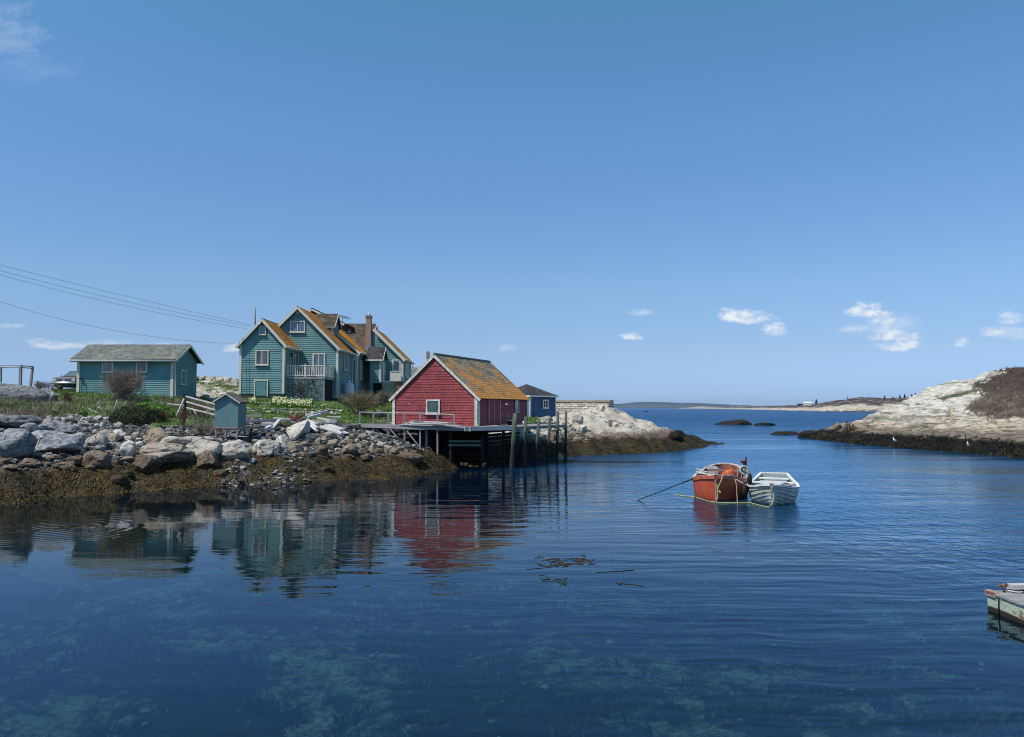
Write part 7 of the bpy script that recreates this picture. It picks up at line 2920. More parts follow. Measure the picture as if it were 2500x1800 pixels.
def mat_boat_paint(name, col, worn, dark, wl=.16, fac=.5):
    m_, t = newmat(name)
    P = t.add('ShaderNodeNewGeometry').outputs['Position']
    z = t.add('ShaderNodeSeparateXYZ', ins={0: P}).outputs[2]
    a = t.noise(P, 2.2, 5, .62)
    b = t.noise(t.mapping(P, (1, 1, 1)), 11, 5, .7)
    c = t.noise(t.mapping(P, (9, 9, .8)), 1.0, 4, .6)
    base = t.mix(t.ramp(a, .35, .7), col, worn)
    base = t.mix(t.math('MULTIPLY', t.ramp(b, .56, .68), fac), base, dark)
    base = t.mix(t.math('MULTIPLY', t.ramp(c, .55, .72), fac * .8), base, dark)
    zz = t.math('ADD', z, t.math('MULTIPLY', a, .22))
    base = t.mix(t.math('MULTIPLY', t.ramp(zz, wl, wl + .16, 1, 0), .9), base, (.025, .022, .014))
    pbr(t, base, .5, b, .006, .6, .4)
    return m_


def place(bow, dirv, L, rake):
    f = Vector((dirv[0], dirv[1], 0)).normalized()
    l = Vector((-f.y, f.x, 0))
    c = Vector((bow[0], bow[1], 0)) - f * (L / 2 + rake * -.2)
    return Matrix(((f.x, l.x, 0, c.x), (f.y, l.y, 0, c.y), (0, 0, 1, 0), (0, 0, 0, 1))), c


# -- red boat
Lr = 6.9
Mr, cr_ = place(atz(1748, 1225, 0).xy, (-2.2, -6.55), Lr, .2)
rb = thing('red_boat', (cr_.x, cr_.y, 0), 'worn red-orange open wooden boat moored beside the white dinghy', 'boat')
bt = [(0, .30), (.03, .50), (.08, .68), (.16, .86), (.3, 1.06), (.48, 1.17), (.62, 1.17), (.74, 1.06), (.84, .86), (.92, .58), (.97, .30), (1, .03)]
st = [(0, 1.06), (.15, .95), (.35, .80), (.55, .74), (.75, .82), (1, 1.08)]
kt = [(0, -.1), (.1, -.4), (.3, -.5), (.7, -.5), (.92, -.45), (1, -.2)]
M_RBOAT = mat_boat_paint('red_boat_paint', (.62, .085, .032), (.62, .14, .06), (.16, .03, .015), .04, .25)
M_RIN = mat_boat_paint('red_boat_inside', (.26, .07, .045), (.34, .14, .09), (.06, .035, .03), -1, .5)
M_GUN = mat_wood('chipped_gunwale_paint', (.74, .66, .60), (.50, .33, .27), 3, axis='O')
outer = hull(Lr, bt, st, kt, Mr, flare=.24)
m = MB()
shell(m, outer)
hl = m.build('hull', M_RBOAT, rb)
inner = hull(Lr, bt, st, [(t, k + .16) for t, k in kt], Mr, flare=.24, inset=.07)
m = MB()
shell(m, inner, flip=True)
m.build('inner_planking', M_RIN, rb)


def gunwale(root, outer, inner, mat, w=.05, lift=.02, h=.05, stern=True, name='gunwale'):
    mb = MB()
    for side in (0, -1):
        a = [r[side] + Z3 * lift for r in outer]
        b = [r[side] + Z3 * lift for r in inner]
        # push the outer line out a little
        a2 = [p + (p - q).normalized() * w * .5 for p, q in zip(a, b)]
        b2 = [q + (q - p).normalized() * w * .2 for p, q in zip(a, b)]
        strip_between(mb, a2, b2)
        strip_between(mb, [p - Z3 * h for p in a2], a2)
        strip_between(mb, b2, [p - Z3 * h for p in b2])
    if stern:
        a, b = outer[0][0], outer[0][-1]
        mb.beam(a + Z3 * lift, b + Z3 * lift, .09, .05)
    return mb.build(name, mat, root)


gunwale(rb, outer, inner, M_GUN)
# rub rail: a lighter red band under the gunwale
m = MB()
for side in (0, -1):
    a = [r[side] for r in outer]
    k2 = 2 if side == 0 else -3
    pts_o = []
    for r in outer:
        p = r[side]
        q = r[k2]
        o_ = (p - Mr @ Vector((0, 0, 0)))
        pts_o.append(p)
    nrm = [((r[side] - r[k2]) * 1.0) for r in outer]
    outv = []
    for i, r in enumerate(outer):
        c_ = (r[0] + r[-1]) / 2
        v = (r[side] - c_)
        v = v.normalized() if v.length > .05 else (Mr.to_3x3() @ Vector((1, 0, 0)))
        outv.append(v)
    up_ = [p + v * .035 + Z3 * .0 for p, v in zip(pts_o, outv)]
    lo_ = [p + v * .03 - Z3 * .15 for p, v in zip(pts_o, outv)]
    in_ = [p - v * .06 - Z3 * .17 for p, v in zip(pts_o, outv)]
    strip_between(m, lo_, up_)
    strip_between(m, in_, lo_)
m.build('rub_rail', mat_boat_paint('rub_rail_paint', (.47, .10, .05), (.55, .17, .10), (.2, .06, .04), -1, .4), rb)
# stem post
m = MB()
st_pts = [Mr @ Vector((Lr / 2 + .03 + .35 * (u - .6), 0, -.1 + (1.06 + .1) * u)) for u in (0, .2, .4, .6, .8, .86)]
for a, b in zip(st_pts, st_pts[1:]):
    m.beam(a, b, .06, .06, up=Mr.to_3x3() @ Vector((1, 0, 0)))
m.build('stem_post', M_GUN, rb)
# ribs, thwarts, engine box, stowed gear
for i in range(3, 30, 3):
    r = inner[i]
    k = len(r)
    for rng in (range(0, k // 2 - 4), range(k // 2 + 4, k)):
        m = MB()
        p_ = [r[j] * .985 + Vector((Mr @ Vector((0, 0, 0)))) * .015 for j in rng]
        m.tube(p_, .02, 4, smooth=False)
        m.build('rib', M_GUN, rb)


def bx_local(mb, M, c, s, rz=0, rx=0):
    Rm = M.to_3x3() @ Matrix.Rotation(rz, 3, 'Z') @ Matrix.Rotation(rx, 3, 'Y')
    mb.box(M @ Vector(c), s, axes=(Rm @ X3, Rm @ Y3, Rm @ Z3))


for (x, hw, z) in ((-2.4, .80, .82), (.75, 1.08, .66), (2.0, .9, .80)):
    m = MB()
    bx_local(m, Mr, (x, 0, z), (.28, 2 * hw, .05))
    m.build('thwart', mat_wood('worn_thwart', (.36, .27, .21), (.2, .13, .1)) if x < 1 else M_BROWNWOOD, rb)
m = MB()
bx_local(m, Mr, (.3, -.38, .68), (.7, .6, .55))
m.build('engine_box', simple('grey_brown_box', (.26, .22, .19), .8, .2, 4, .3), rb)
m = MB()
bx_local(m, Mr, (-1.2, -.50, 1.02), (.7, .55, .04), rz=.3, rx=.12)
m.build('hatch_board', M_GREYWOOD, rb)
m = MB()
m.lathe([(.05, 0), (.28, .04), (.31, .3), (.25, .42), (.05, .45)], 14, Mr @ Matrix.Translation((-1.3, .36, .52)) @ Matrix.Rotation(.5, 4, 'X'))
o = m.build('orange_float', simple('orange_float', (.62, .12, .03), .5, .1, 3))
tag(o, 'orange round float lying in the middle of the red boat', 'float')
m = MB()
bx_local(m, Mr, (.0, .36, .70), (.5, .36, .26), rz=.4)
o = m.build('wooden_crate', M_BROWNWOOD)
tag(o, 'small brown wooden crate in the bottom of the red boat', 'crate')
m = MB()
for (a, b, c, d) in (((1.3, -.95, .98), (1.2, -.25, .85), .05, 0), ((1.0, -1.0, 1.0), (1.9, -.2, .88), .045, 0), ((.8, -1.0, 1.1), (1.0, -.1, .85), .03, 0), ((1.6, -.75, .98), (1.7, .0, .9), .04, 0)):
    m.tube([Mr @ Vector(a), Mr @ Vector(b)], c, 6)
m.build('oars', M_PALEWOOD, rb)
# net hauler on the port-right side
hp_ = Mr @ Vector((1.05, 1.02, 1.12))
hv = thing('net_hauler', (hp_.x, hp_.y, .8), 'round grey net hauler wheel with rusty motor on the red boat gunwale', 'hauler')
Mh = Matrix.Translation(hp_) @ Matrix.Rotation(math.atan2(-1, -.05), 4, 'Z') @ Matrix.Rotation(math.pi / 2, 4, 'Y') @ Matrix.Rotation(-.15, 4, 'X')
m = MB()
m.lathe([(.02, -.02), (.10, -.03), (.12, .02), (.16, .05), (.21, .05), (.215, -.04), (.17, -.08), (.02, -.08)][::-1], 24, Mh)
m.build('wheel', simple('grey_enamel', (.42, .44, .42), .45, .15, 5, .2), hv)
m = MB()
m.lathe([(.02, .0), (.07, .0), (.07, .09), (.02, .1)], 12, Mh)
m.build('hub', M_METAL, hv)
m = MB()
m.beam(hp_ + Vector((-.05, .1, -.45)), hp_ + Vector((.02, .06, .3)), .07, .07)
m.beam(hp_ + Vector((-.3, .05, -.4)), hp_ + Vector((-.06, .08, -.05)), .07, .04)
m.beam(hp_ + Vector((.12, .1, -.2)), hp_ + Vector((.14, .12, .55)), .05, .05)
m.beam(hp_ + Vector((.16, .14, .1)), hp_ + Vector((.08, .14, .35)), .05, .08)
m.build('bracket', M_BLACK, hv)
m = MB()
m.lathe([(.03, -.1), (.07, -.08), (.07, .06), (.04, .1)], 10, Matrix.Translation(hp_ + Vector((-.02, .1, .37))) @ Matrix.Rotation(math.pi / 2, 4, 'Y'))
m.build('motor', simple('rusty_motor', (.22, .06, .04), .8, .3, 8), hv)

# -- white dinghy
Lw = 4.9
Mw, cw_ = place(atz(1884.5, 1236, 0).xy, (-1.75, -4.9), Lw, .2)
wbt = thing('white_dinghy', (cw_.x, cw_.y, 0), 'peeling white clinker-built dinghy moored to the right of the red boat', 'boat')
btw = [(0, .58), (.2, .76), (.42, .95), (.58, 1.0), (.72, .93), (.83, .73), (.92, .44), (.97, .19), (1, .025)]
stw = [(0, .88), (.2, .74), (.4, .64), (.6, .59), (.8, .66), (1, .84)]
ktw = [(0, -.14), (.3, -.24), (.8, -.24), (1, -.08)]
M_WB = mat_boat_paint('white_boat_paint', (.70, .67, .56), (.52, .49, .40), (.13, .12, .09), .04, .75)
outer = hull(Lw, btw, stw, ktw, Mw, strakes=7, flare=.50, lap=.016)
m = MB()
shell(m, outer, smooth=False)
m.build('hull', M_WB, wbt)
inner = hull(Lw, btw, stw, [(t, k + .12) for t, k in ktw], Mw, strakes=7, flare=.50, inset=.05, lap=.004)
M_WIN = mat_boat_paint('white_boat_inside', (.36, .39, .37), (.24, .27, .26), (.12, .13, .12), -1, .4)
m = MB()
shell(m, inner, flip=True, smooth=False)
m.build('inner_planking', M_WIN, wbt)
gunwale(wbt, outer, inner, simple('gunwale_white', (.76, .76, .73), .5, .08, 6, .2), w=.10, h=.06)
m = MB()
sp = [Mw @ Vector((Lw / 2 + .02 + .35 * (u - .6), 0, -.1 + .92 * u)) for u in (0, .25, .5, .75, .96)]
for a, b in zip(sp, sp[1:]):
    m.beam(a, b, .07, .05, up=Mw.to_3x3() @ Vector((1, 0, 0)))
m.build('stem_post', M_WB, wbt)
m = MB()
bx_local(m, Mw, (Lw / 2 - .02, 0, .84), (.16, .16, .07))
m.build('bow_cap', M_BROWNWOOD, wbt)
m = MB()
bx_local(m, Mw, (-.35, 0, .66), (.32, 1.66, .05))
bx_local(m, Mw, (-.16, 0, .67), (.05, 1.05, .16))
m.build('thwart', M_WHITE, wbt)
m = MB()
bx_local(m, Mw, (-1.9, 0, .70), (.42, 1.25, .05))
m.build('thwart', M_WHITE, wbt)
m = MB()
bx_local(m, Mw, (.15, 0, .42), (.5, .85, .36))
m.build('seat_box', simple('pinkish_grey_board', (.50, .45, .43), .8, .15, 5, .3), wbt)
for i in range(4, 30, 4):
    r = inner[i]
    k = len(r)
    for rng in (range(0, k // 2 - 4), range(k // 2 + 4, k)):
        m = MB()
        m.tube([r[j] for j in rng], .018, 4, smooth=False)
        m.build('rib', M_WIN, wbt)
M_SEAM = simple('dark_seam', (.10, .10, .085), .8, .2, 6)
k = len(outer[0])
for j in range(2, 13, 2):
    for jj in (k // 2 - 1 - j, k // 2 + j):
        m = MB()
        cen = [(r[0] + r[-1]) / 2 for r in outer]
        m.tube([r[jj] + (r[jj] - c).normalized() * .004 for r, c in zip(outer[:-1], cen)], .007, 4)
        m.build('plank_seam', M_SEAM, wbt)
m = MB()
bx_local(m, Mw, (.9, -.50, .56), (1.4, .07, .05), rz=-.3)
bx_local(m, Mw, (.9, -.36, .60), (1.4, .07, .05), rz=-.35)
bx_local(m, Mw, (.8, -.64, .62), (1.3, .07, .05), rz=-.25)
m.build('oars', M_PALEWOOD, wbt)
m = MB()
m.lathe([(.03, 0), (.20, .03), (.24, .18), (.14, .3), (.03, .32)], 12, Mw @ Matrix.Translation((.8, .50, .44)))
o = m.build('blue_bag', simple('dark_blue_bag', (.02, .05, .10), .6, .2, 5, .6))
tag(o, 'dark blue bundle with white rope in the white dinghy', 'bag')


def rope(name, pts, r, mat, label, parent=None, n=8):
    P = [Vector(p) for p in pts]
    out = []
    for i in range(len(P) - 1):
        p0, p1, p2, p3 = P[max(i - 1, 0)], P[i], P[i + 1], P[min(i + 2, len(P) - 1)]
        for k in range(n):
            t = k / n
            out.append(.5 * ((2 * p1) + (p2 - p0) * t + (2 * p0 - 5 * p1 + 4 * p2 - p3) * t * t + (3 * p1 - 3 * p2 + p3 - p0) * t ** 3))
    out.append(P[-1])
    m = MB()
    m.tube(out, r, 5, caps=False)
    o = m.build(name, mat, parent)
    if parent is None:
        tag(o, label, 'rope', 'ropes of the two moored boats')
    return o


M_RY = simple('yellow_rope', (.62, .55, .16), .8, .15, 20, .3)
M_RW = simple('pale_rope', (.55, .52, .44), .8, .15, 20, .3)
M_RG = simple('weedy_green_rope', (.015, .05, .055), .8, .15, 20, .3)
rope('coiled_rope', [Mw @ Vector(p) for p in ((.6, .5, .70), (.8, .72, .70), (1.1, .6, .68), (.95, .4, .74), (.7, .45, .76), (.85, .68, .74), (1.15, .5, .70), (1.4, .4, .72), (.2, .8, .62))], .015, M_RW, 'pale rope looped over the dark blue bundle in the dinghy')
# mooring warp going down left of the red boat
rope('coiled_rope', [Mr @ Vector(p) for p in ((1.0, -.98, 1.0), (1.2, -.7, 1.0), (1.5, -.5, .95), (1.3, -.2, .92), (1.0, -.3, .95), (1.2, -.6, 1.0), (1.7, -.5, .96), (1.6, .0, .92), (1.2, .4, .88))], .018, M_RW, 'pale rope tangled over the oars inside the red boat')
rope('mooring_rope', [at(1700, 1166, 34.2), at(1668, 1178, 32.6), at(1610, 1201, 31.6), atz(1551, 1224, -.05)], .021, M_RG, 'dark weedy mooring rope slanting from the red boat into the water at left')
rope('mooring_rope', [at(1703, 1168, 34.0), at(1690, 1172, 33.6), at(1676, 1177, 32.9), at(1668, 1179, 32.6), at(1667, 1186, 32.6)], .016, simple('turquoise_rope', (.08, .40, .45), .8, .1, 20), 'short turquoise rope end tied to the weedy mooring rope')
rope('bow_rope', [at(1764.5, 1159, 31.9), at(1762, 1170, 31.55), at(1756, 1184, 31.45), at(1752, 1194, 31.4), at(1757, 1200, 31.4), at(1759, 1203, 31.35), at(1755, 1200, 31.4), at(1752, 1192, 31.4), at(1750, 1182, 31.42)], .018, M_RY, 'knotted yellow rope hanging over the red boat bow')
rope('bow_rope', [at(1751, 1190, 31.4), at(1752.5, 1208, 31.35), at(1751, 1220, 31.3), atz(1746, 1226.5, .01)], .014, M_RY, 'yellow rope hanging straight down beside the red boat stem')
rope('bow_rope', [at(1793, 1168, 32.2), at(1797, 1180, 32.0), at(1799, 1205, 31.9), atz(1800, 1226.5, .0)], .013, M_RW, 'thin pale rope hanging down the shaded side of the red boat')
rope('tie_rope', [at(1792, 1168, 32.3), at(1805, 1175, 32.0), at(1822, 1184, 31.6), at(1832, 1187, 31.4), at(1842, 1189, 31.3)], .017, M_RW, 'pale rope tying the red boat to the left gunwale of the dinghy')
fl_ = [(1645, 1206), (1668, 1211), (1694, 1213), (1715, 1219), (1727, 1223), (1750, 1226.5), (1775, 1228), (1800, 1227.5), (1825, 1227), (1840, 1230), (1860, 1235), (1877, 1237), (1884, 1233)]
rope('floating_rope', [atz(x, y, .012) for x, y in fl_], .014, M_RY, 'yellow rope floating on the water round both boat bows', n=5)
rope('bow_rope', [at(1887, 1203, 29.9), at(1889.5, 1215, 29.8), at(1884, 1232, 29.7), atz(1882, 1237, .01)], .014, M_RW, 'pale rope loop falling from the dinghy stem to the water')
# fender tyres between the boats
for (x, y, D_, rr_, lb) in ((1830, 1170, 32.6, .25, 'dark round rubber fender standing upright at the left gunwale of the dinghy'), (1819, 1196, 31.8, .30, 'black tyre fender hanging low between the two boats')):
    c_ = at(x, y, D_)
    m = MB()
    M_ = Matrix.Translation(c_) @ Matrix.Rotation(1.15, 4, 'Z') @ Matrix.Rotation(math.pi / 2, 4, 'X')
    m.tube([M_ @ Vector((rr_ * .72 * math.cos(a), rr_ * .72 * math.sin(a), 0)) for a in [i * math.pi / 8 for i in range(17)]], rr_ * .30, 8, caps=False)
    m.lathe([(.01, -.03), (rr_ * .5, -.03), (rr_ * .5, .03), (.01, .03)], 10, M_)
    o = m.build('fender', M_TYRE)
    tag(o, lb, 'fender', 'black fenders between the boats')

# ------------------------------------------------------------ floating dock at the right edge
dk = thing('floating_dock', (9.0, 14.8, 0), 'low floating dock with peeling pale green side at the right edge', 'dock')
P0 = Vector((atz(2394, 1482, 0).x, 14.86, 0))
d1 = Vector((.03, -1, 0)).normalized()
d2 = Vector((1, .05, 0)).normalized()


def mat_dockpaint():
    m_, t = newmat('peeling_green_paint')
    P = t.add('ShaderNodeNewGeometry').outputs['Position']
    z = t.add('ShaderNodeSeparateXYZ', ins={0: P}).outputs[2]
    a = t.noise(t.mapping(P, (1, 1, 2.5)), 3.5, 6, .65)
    b = t.noise(t.mapping(P, (1.5, 1.5, 9)), 6, 5, .7)
    c = t.noise(P, 22, 4, .7)
    base = t.mix(t.ramp(b, .35, .7), (.50, .57, .43), (.36, .44, .34))
    base = t.mix(t.math('MULTIPLY', t.ramp(b, .58, .66), .7), base, (.42, .38, .30))
    base = t.mix(t.ramp(t.math('ADD', a, t.math('MULTIPLY', t.math('SUBTRACT', c, .5), .3)), .585, .65), base, (.27, .11, .04))
    zz = t.math('ADD', z, t.math('MULTIPLY', t.math('SUBTRACT', a, .5), .10))
    base = t.mix(t.ramp(zz, .07, .11, 1, 0), base, (.035, .022, .014))
    pbr(t, base, .75, b, .012, .8, .3)
    return m_


m = MB()
c_ = P0 + d2 * 2.2 + d1 * 2.6 + Z3 * .05
m.box(c_, (4.4, 5.2, .54), axes=(d2, -d1, Z3))
m.build('float_body', mat_dockpaint(), dk)
m = MB()
nbd = 26
for i in range(nbd):
    y_ = (i + .5) * 5.2 / nbd
    m.box(P0 + d1 * y_ + d2 * 2.2 + Z3 * (.345 + random.uniform(-.003, .003)), (4.46, 5.2 / nbd - .012, .035), axes=(d2, -d1, Z3))
m.build('deck_boards', M_GREYWOOD, dk)
m = MB()
m.box(P0 + d2 * .02 + d1 * .12 + Z3 * .33, (.10, .30, .10), axes=(d2, -d1, Z3))
m.build('corner_bracket', simple('rusty_pinkish_iron', (.42, .26, .19), .8, .25, 12), dk)
m = MB()
m.box(P0 + d2 * 2.42 + d1 * .18 + Z3 * .475, (4.2, .16, .08), axes=(d2, -d1, Z3))
m.build('kerb_beam', M_PALEWOOD, dk)
m = MB()
for s_ in (.75, 2.2, 3.8):
    m.box(P0 + d2 * s_ + d1 * .18 + Z3 * .40, (.45, .13, .07), axes=(d2, -d1, Z3))
m.build('kerb_blocks', M_DARKWOOD, dk)
m = MB()
q = P0 + d2 * .22 + d1 * .16 + Z3 * .36
m.tube([q, q + Z3 * .17], .022, 8)
m.tube([q + Z3 * .13 - d2 * .07, q + Z3 * .13 + d2 * .07], .018, 6)
m.tube([q - d2 * .16 + Z3 * .1, q - d2 * .07 + Z3 * .14, q + Z3 * .05], .014, 5)
m.build('cleat', simple('rusted_iron', (.20, .11, .06), .8, .3, 12), dk)
m = MB()
m.tube([P0 + d1 * .35 - d2 * .02 + Z3 * z_ for z_ in (.3, .1, -.05)], .013, 6)
m.build('side_ring', M_DARK, dk)
rope('dock_rope', [q + Z3 * .08 + Vector((.02, 0, 0)), q + d2 * .15 + Z3 * .05, q + d2 * .3 + d1 * .08 + Z3 * .03, q + d2 * .18 + d1 * .12 + Z3 * .03, q + d2 * .05 + d1 * .03 + Z3 * .04], .014, M_RW, 'short pale rope wound round the dock cleat')
bpy.context.view_layer.update()

# ------------------------------------------------------------ gulls
def gull(px, py, D, face, label):
    c = at(px, py, D)
    g_ = hill_height(np.array([c.x]), np.array([c.y]))[0]
    c = hit_ground(px, py, hill_height, 55, 100) + Z3 * .05
    L_ = thing('gull', (c.x, c.y, c.z), label, 'gull', 'gulls on the dark weed')
    s = 1.3
    M_ = Matrix.Translation(c) @ Matrix.Rotation(face, 4, 'Z') @ Matrix.Scale(s, 4) @ Matrix.Translation((0, 0, .08)) @ Matrix.Rotation(-.5, 4, 'Y')
    m = MB()
    path = [(-.20, 0, .10), (-.12, 0, .12), (-.04, 0, .145), (.05, 0, .17), (.10, 0, .22), (.12, 0, .265), (.135, 0, .29), (.165, 0, .295), (.185, 0, .293)]
    rad = [.012, .04, .065, .066, .045, .032, .036, .028, .010]
    m.tube([M_ @ Vector(p) for p in path], [r * s for r in rad], 12)
    m.build('body', simple('gull_white', (.82, .82, .80), .6, .02, 5), L_)
    m = MB()
    m.tube([M_ @ Vector(p) for p in ((.18, 0, .293), (.225, 0, .285), (.235, 0, .275))], [.009 * s, .006 * s, .002 * s], 6)
    m.build('bill', simple('gull_bill', (.7, .5, .08)), L_)
    for sd in (-1, 1):
        m = MB()
        m.tube([M_ @ Vector(p) for p in ((-.26, sd * .02, .105), (-.16, sd * .045, .14), (-.02, sd * .062, .165), (.05, sd * .05, .17))], [.006 * s, .022 * s, .028 * s, .012 * s], 8)
        m.build('wing', simple('gull_grey', (.40, .42, .45), .6, .02, 5), L_)
        m = MB()
        m.tube([M_ @ Vector(p) for p in ((0, sd * .025, .10), (.0, sd * .025, .0), (.03, sd * .025, -.02))], .006 * s, 5)
        m.build('leg', simple('gull_leg', (.6, .35, .3)), L_)


gull(2181, 1083, 76, 2.6, 'white gull standing upright nearer the headland tip')
gull(2362, 1096, 68.5, 3.6, 'white gull crouched near the waterline further right')

# ------------------------------------------------------------ floating seaweed strands
rs = random.Random(9)
for gi, (cx_, cy_, w_, h_, n_, lb) in enumerate([(1340, 1372, 70, 20, 26, 'main brown tangle of floating seaweed in the calm cove'), (1425, 1370, 60, 14, 24, 'right-hand half of the floating seaweed, touching the main tangle'),
                                           (1360, 1418, 40, 16, 9, 'loose lower strands below the main floating tangle'), (1275, 1392, 24, 8, 1, 'single long stem floating left of the tangle'),
                                           (1462, 1398, 50, 3, 2, 'thin straight stem floating right of the tangle'), (1510, 1424, 24, 4, 3, 'small wisp of weed floating farthest right')]):
    m = MB()
    for i in range(n_):
        x, y = cx_ + rs.uniform(-1, 1) * w_ * .5, cy_ + rs.uniform(-1, 1) * h_ * .5
        p = atz(x, y, .005)
        a = rs.uniform(0, 6.3)
        if n_ <= 2:
            a = .35
        L_ = rs.uniform(.15, .5) if n_ > 2 else .7
        pts_ = [p]
        for k in range(6):
            a += rs.gauss(0, .7 if n_ > 2 else .05)
            pts_.append(pts_[-1] + Vector((math.cos(a), math.sin(a), rs.uniform(-.006, .006))) * L_ / 6)
        m.tube(pts_, [.006] * 7, 4, caps=False)
        if n_ > 2:
            for k in range(3):
                q = rs.choice(pts_)
                m.tube([q, q + Vector((rs.uniform(-.05, .05), rs.uniform(-.05, .05), .0))], [.010, .004], 4)
    o = m.build('floating_seaweed', simple('floating_wrack', (.06, .045, .025), .6, .2, 8))
    tag(o, lb, 'seaweed', 'floating seaweed')
o = put_rock(388, 1655, 44, 20, R_WHITE, .5, 'pale stone lying on the bottom under the clear near water', 'stone', name='submerged_stone', D=11.9)
q = atz(388, 1655, -1.35)
o.location = (q.x, q.y, -1.5)

# ------------------------------------------------------------ life on the near sea bed
rs = np.random.RandomState(31)
n = 60000
Yb = 8 + 20 * rs.uniform(0, 1, n) ** 1.3
Xb = rs.uniform(-.75, .75, n) * Yb


def bed_z(X, Y):
    P = np.stack([X, Y, X * 0], 1)
    return -1.75 - .5 * sstep(20, 45, Y) + fbm(P * .18, 4) * .5 + fbm(P * .9, 3) * .16 - .9 * sstep(15, 40, X)


cl_ = fbm(np.stack([Xb, Yb, Xb * 0], 1) * .8 + 5, 4) + .5 * fbm(np.stack([Xb, Yb, Xb * 0], 1) * .2 + 8, 2)
k = cl_ > .22
Xw, Yw = Xb[k][:26000], Yb[k][:26000]
o = blades('eelgrass', Xw, Yw, bed_z(Xw, Yw), rs, .22, .07, attr_mat('eelgrass', (.008, .014, .008), (.025, .035, .014), (.09, .075, .03)), lean=1.1)
tag(o, 'dark weed growing in clumps on the near sea bed', kind='stuff')
k = (cl_ < .1) & (rs.uniform(size=n) < .10)
Xs, Ys = Xb[k][:700], Yb[k][:700]
n = len(Xs)
V0, F0 = ICO[2]
V0 = V0[None] * (1 + .22 * rs.uniform(-1, 1, (n, len(V0), 1)))
sz = .03 + .13 * rs.uniform(0, 1, n) ** 4
sc = np.stack([sz * rs.uniform(.9, 1.6, n), sz * rs.uniform(.9, 1.4, n), sz * rs.uniform(.5, .8, n)], 1)
V = V0 * sc[:, None, :] + np.stack([Xs, Ys, bed_z(Xs, Ys) + sz * .3], 1)[:, None, :]
F = (F0[None] + (np.arange(n) * V0.shape[1])[:, None, None]).reshape(-1, 3)
o = np_mesh('sea_bed_stones', V.reshape(-1, 3), F, attr_mat('sea_bed_stone', (.03, .04, .028), (.07, .09, .06), (.17, .21, .15)), dict(tone=np.repeat(rs.uniform(0, 1, n), V0.shape[1])))
tag(o, 'stones scattered over the sandy near sea bed', kind='stuff')

# ------------------------------------------------------------ far land
def ridge(name, sky, Df, depth, mat, amp, n=220, band=.0, kind='structure', nz=.6, label=None, m=14):
    xs = np.linspace(sky[0][0], sky[-1][0], n)
    ys = np.interp(xs, [s[0] for s in sky], [s[1] for s in sky])
    df = np.interp(xs, [s[0] for s in Df], [s[1] for s in Df])
    V, T = [], []
    prof = np.linspace(0, 1, m)
    for i, (x, y, d) in enumerate(zip(xs, ys, df)):
        dd = depth * d
        dc = d + dd
        zc = at(x, y, dc).z
        for k in prof:
            D_ = d + dd * (k ** 1.0) * 1.6
            if k < .62:
                u = k / .62
                z = zc * (u ** .8)
            else:
                u = (k - .62) / .38
                z = zc * (1 - u * u) - 2 * u
            X_0 = (x - 1250) / F_PX * D_
            V.append((X_0, D_, z - (1.0 if k == 0 else 0)))
            T.append(z / max(zc, .1) if k < .62 else 1)
    V = np.array(V)
    sc = df.mean()
    nzv = fbm(np.stack([V[:, 0] / sc * 60, V[:, 1] / sc * 22, V[:, 0] * 0], 1), 4)
    V[:, 2] += nzv * amp * sstep(0, .3, np.array(T))
    F = []
    for i in range(n - 1):
        for j in range(m - 1):
            F.append((i * m + j, (i + 1) * m + j, (i + 1) * m + j + 1, i * m + j + 1))
    o = np_mesh(name, V, F, mat, dict(heath=np.array(T)))
    tag(o, label, kind=kind)
    return o


def mat_far(name, rockc, scrub, scale):
    m_, t = newmat(name)
    P = t.add('ShaderNodeNewGeometry').outputs['Position']
    att = t.add('ShaderNodeAttribute', attribute_name='heath').outputs['Fac']
    a = t.noise(P, scale, 6, .7)
    b = t.noise(P, scale * 5, 5, .7)
    k = t.ramp(t.math('ADD', att, t.math('MULTIPLY', t.math('SUBTRACT', a, .5), 1.3)), .42, .58)
    rc = t.mix(t.ramp(b, .35, .65), tuple(c * .5 for c in rockc), rockc)
    sc_ = t.mix(t.ramp(b, .35, .65), tuple(c * .45 for c in scrub), scrub)
    base = t.mix(k, rc, sc_)
    base = t.mix(t.ramp(t.math('ADD', att, t.math('MULTIPLY', t.math('SUBTRACT', b, .5), .3)), .05, .14, 1, 0), base, (.05, .045, .03))
    sp_ = t.math('MULTIPLY', t.ramp(t.noise(P, scale * 3, 5, .7), .56, .62), t.math('MULTIPLY', k, .8))
    base = t.mix(sp_, base, rockc)
    pbr(t, base, .9, b, 1.5, .6, .1)
    return m_


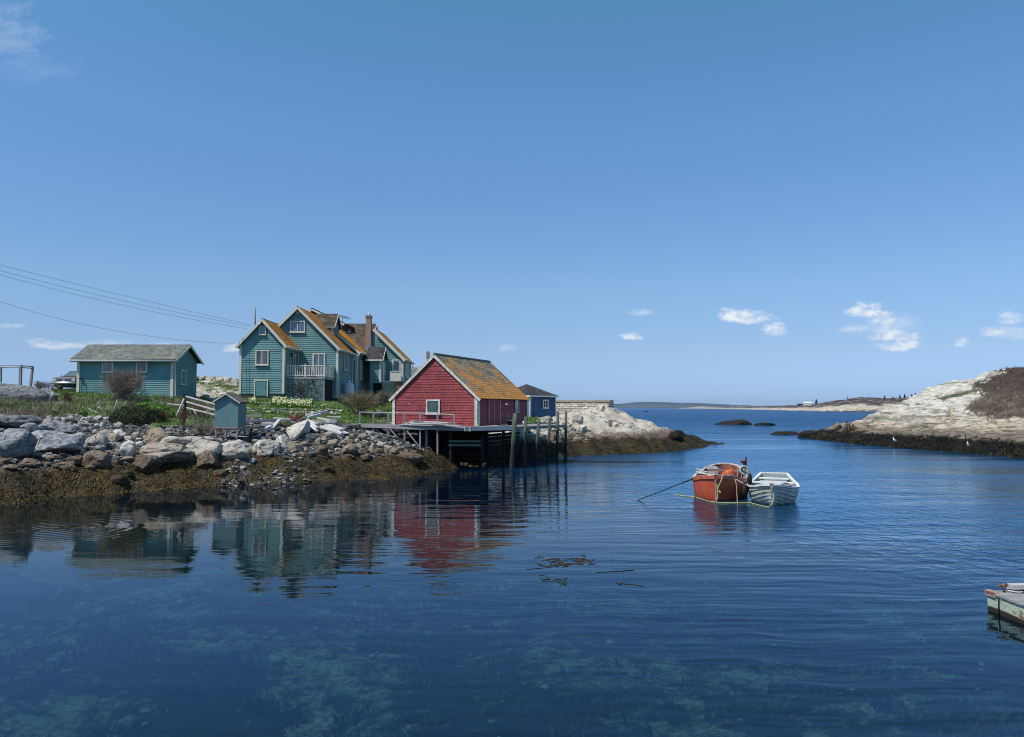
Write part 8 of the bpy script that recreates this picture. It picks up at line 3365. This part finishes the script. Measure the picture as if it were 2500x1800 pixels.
ridge('far_peninsula', [(1690, 997.6), (1730, 996), (1800, 994.5), (1850, 993), (1900, 992), (1950, 989.5), (1985, 987.5), (1998, 984), (2030, 979), (2062, 974.5), (2095, 969.5), (2125, 970), (2160, 973), (2200, 972), (2250, 969), (2420, 966), (2600, 972)],
      [(1690, 3300), (1760, 2500), (1840, 1700), (1930, 1050), (2000, 830), (2060, 780), (2600, 740)], .16, mat_far('far_scrub_and_rock', (.60, .52, .40), (.085, .06, .055), .045), 1.2)
ridge('far_low_islets', [(1655, 997.4), (1690, 994.5), (1712, 992.3), (1740, 994.5), (1775, 995.0), (1808, 992.6), (1850, 994), (1900, 996)], [(1655, 4200), (1900, 3600)], .05, mat_far('far_bare_rock', (.55, .43, .34), (.50, .40, .32), .02), 1.0)
ridge('far_hills', [(1300, 994), (1400, 990), (1490, 988), (1530, 984), (1565, 981.5), (1620, 982), (1700, 984.5), (1760, 988), (1850, 990.5), (1950, 990), (2050, 990.5), (2300, 991)], [(1300, 8600), (2300, 8600)], .08, mat_far('far_forest', (.10, .12, .12), (.05, .07, .07), .004), 6)
# a few things on the peninsula
fhs = thing('white_cottage', (0, 0, 0), 'tiny white cottage far away on the low peninsula left of its hill', 'house')
q = at(1971, 989.5, 960)
fhs.location = q
m = MB()
m.box(q + Vector((0, 0, 1.0)), (9, 6, 2.6))
m.build('wall', M_WHITE, fhs)
m = MB()
m.prism([q + Vector((-5, -3.4, 2.3)), q + Vector((-5, 3.4, 2.3)), q + Vector((-5, 0, 4.2))], (10, 0, 0))
m.build('roof', M_WHITE, fhs)
m = MB()
m.box(q + Vector((-9, 0, .8)), (5, 5, 2))
o = m.build('dark_cabin', M_DARKWOOD)
tag(o, 'tiny dark cabin left of the white cottage on the far peninsula', 'cabin')
M_SPR = attr_mat('spruce_foliage', (.01, .015, .01), (.02, .03, .018), (.04, .05, .03))
rs = np.random.RandomState(11)
spr = [(1993, 985, 9), (2160, 974, 7), (2197, 972, 7), (2209, 973, 10), (2217, 973, 5), (2226, 972, 8), (2236, 972, 11), (2246, 971, 9), (2180, 973, 5), (2070, 973, 4)]
for i, (x, y, h_) in enumerate(sorted(spr)):
    c_ = at(x, y + 2, 890)
    Hh = (h_ + 2) / F_PX * 890
    n = 260
    k = rs.uniform(0, 1, n) ** .8
    a = rs.uniform(0, 2 * np.pi, n)
    r = (1 - k) * Hh * .28 * rs.uniform(.5, 1.1, n)
    C = np.stack([c_.x + r * np.cos(a), c_.y + r * np.sin(a), c_.z + Hh * (.08 + .92 * k)], 1)
    s = Hh * .06
    u = rs.normal(size=(n, 3)) * s
    v = rs.normal(size=(n, 3)) * s
    V = np.concatenate([C - u, C - v, C + u, C + v])
    b = np.arange(n)
    o = np_mesh('spruce_tree', V, np.stack([b, b + n, b + 2 * n, b + 3 * n], 1), M_SPR, dict(tone=np.tile(rs.uniform(0, 1, n), 4)), smooth=False, loc=(c_.x, c_.y, c_.z))
    pl = 'leftmost, left of the hill' if i == 0 else ('rightmost' if i == len(spr) - 1 else ORD[i + 1] + ' from left')
    tag(o, f'small dark spruce on the far peninsula skyline, {pl}', 'tree', 'spruces on the far peninsula')

# ------------------------------------------------------------ sea air
def make_haze(density):
    m = bpy.data.materials.new('sea_air')
    m.use_nodes = True
    t = NT(m.node_tree)
    v = t.add('ShaderNodeVolumePrincipled', ins={'Color': (.62, .76, 1.0), 'Density': density, 'Anisotropy': .2})
    t.add('ShaderNodeOutputMaterial', ins={'Volume': v.outputs[0]})
    b = MB()
    b.box((0, 6200, 52.5), (19000, 13400, 135))
    o = b.build('haze', m, origin=(0, 6200, -15))
    tag(o, 'thin blue sea haze over the distant water', kind='stuff')


if HAZE:
    make_haze(HAZE)
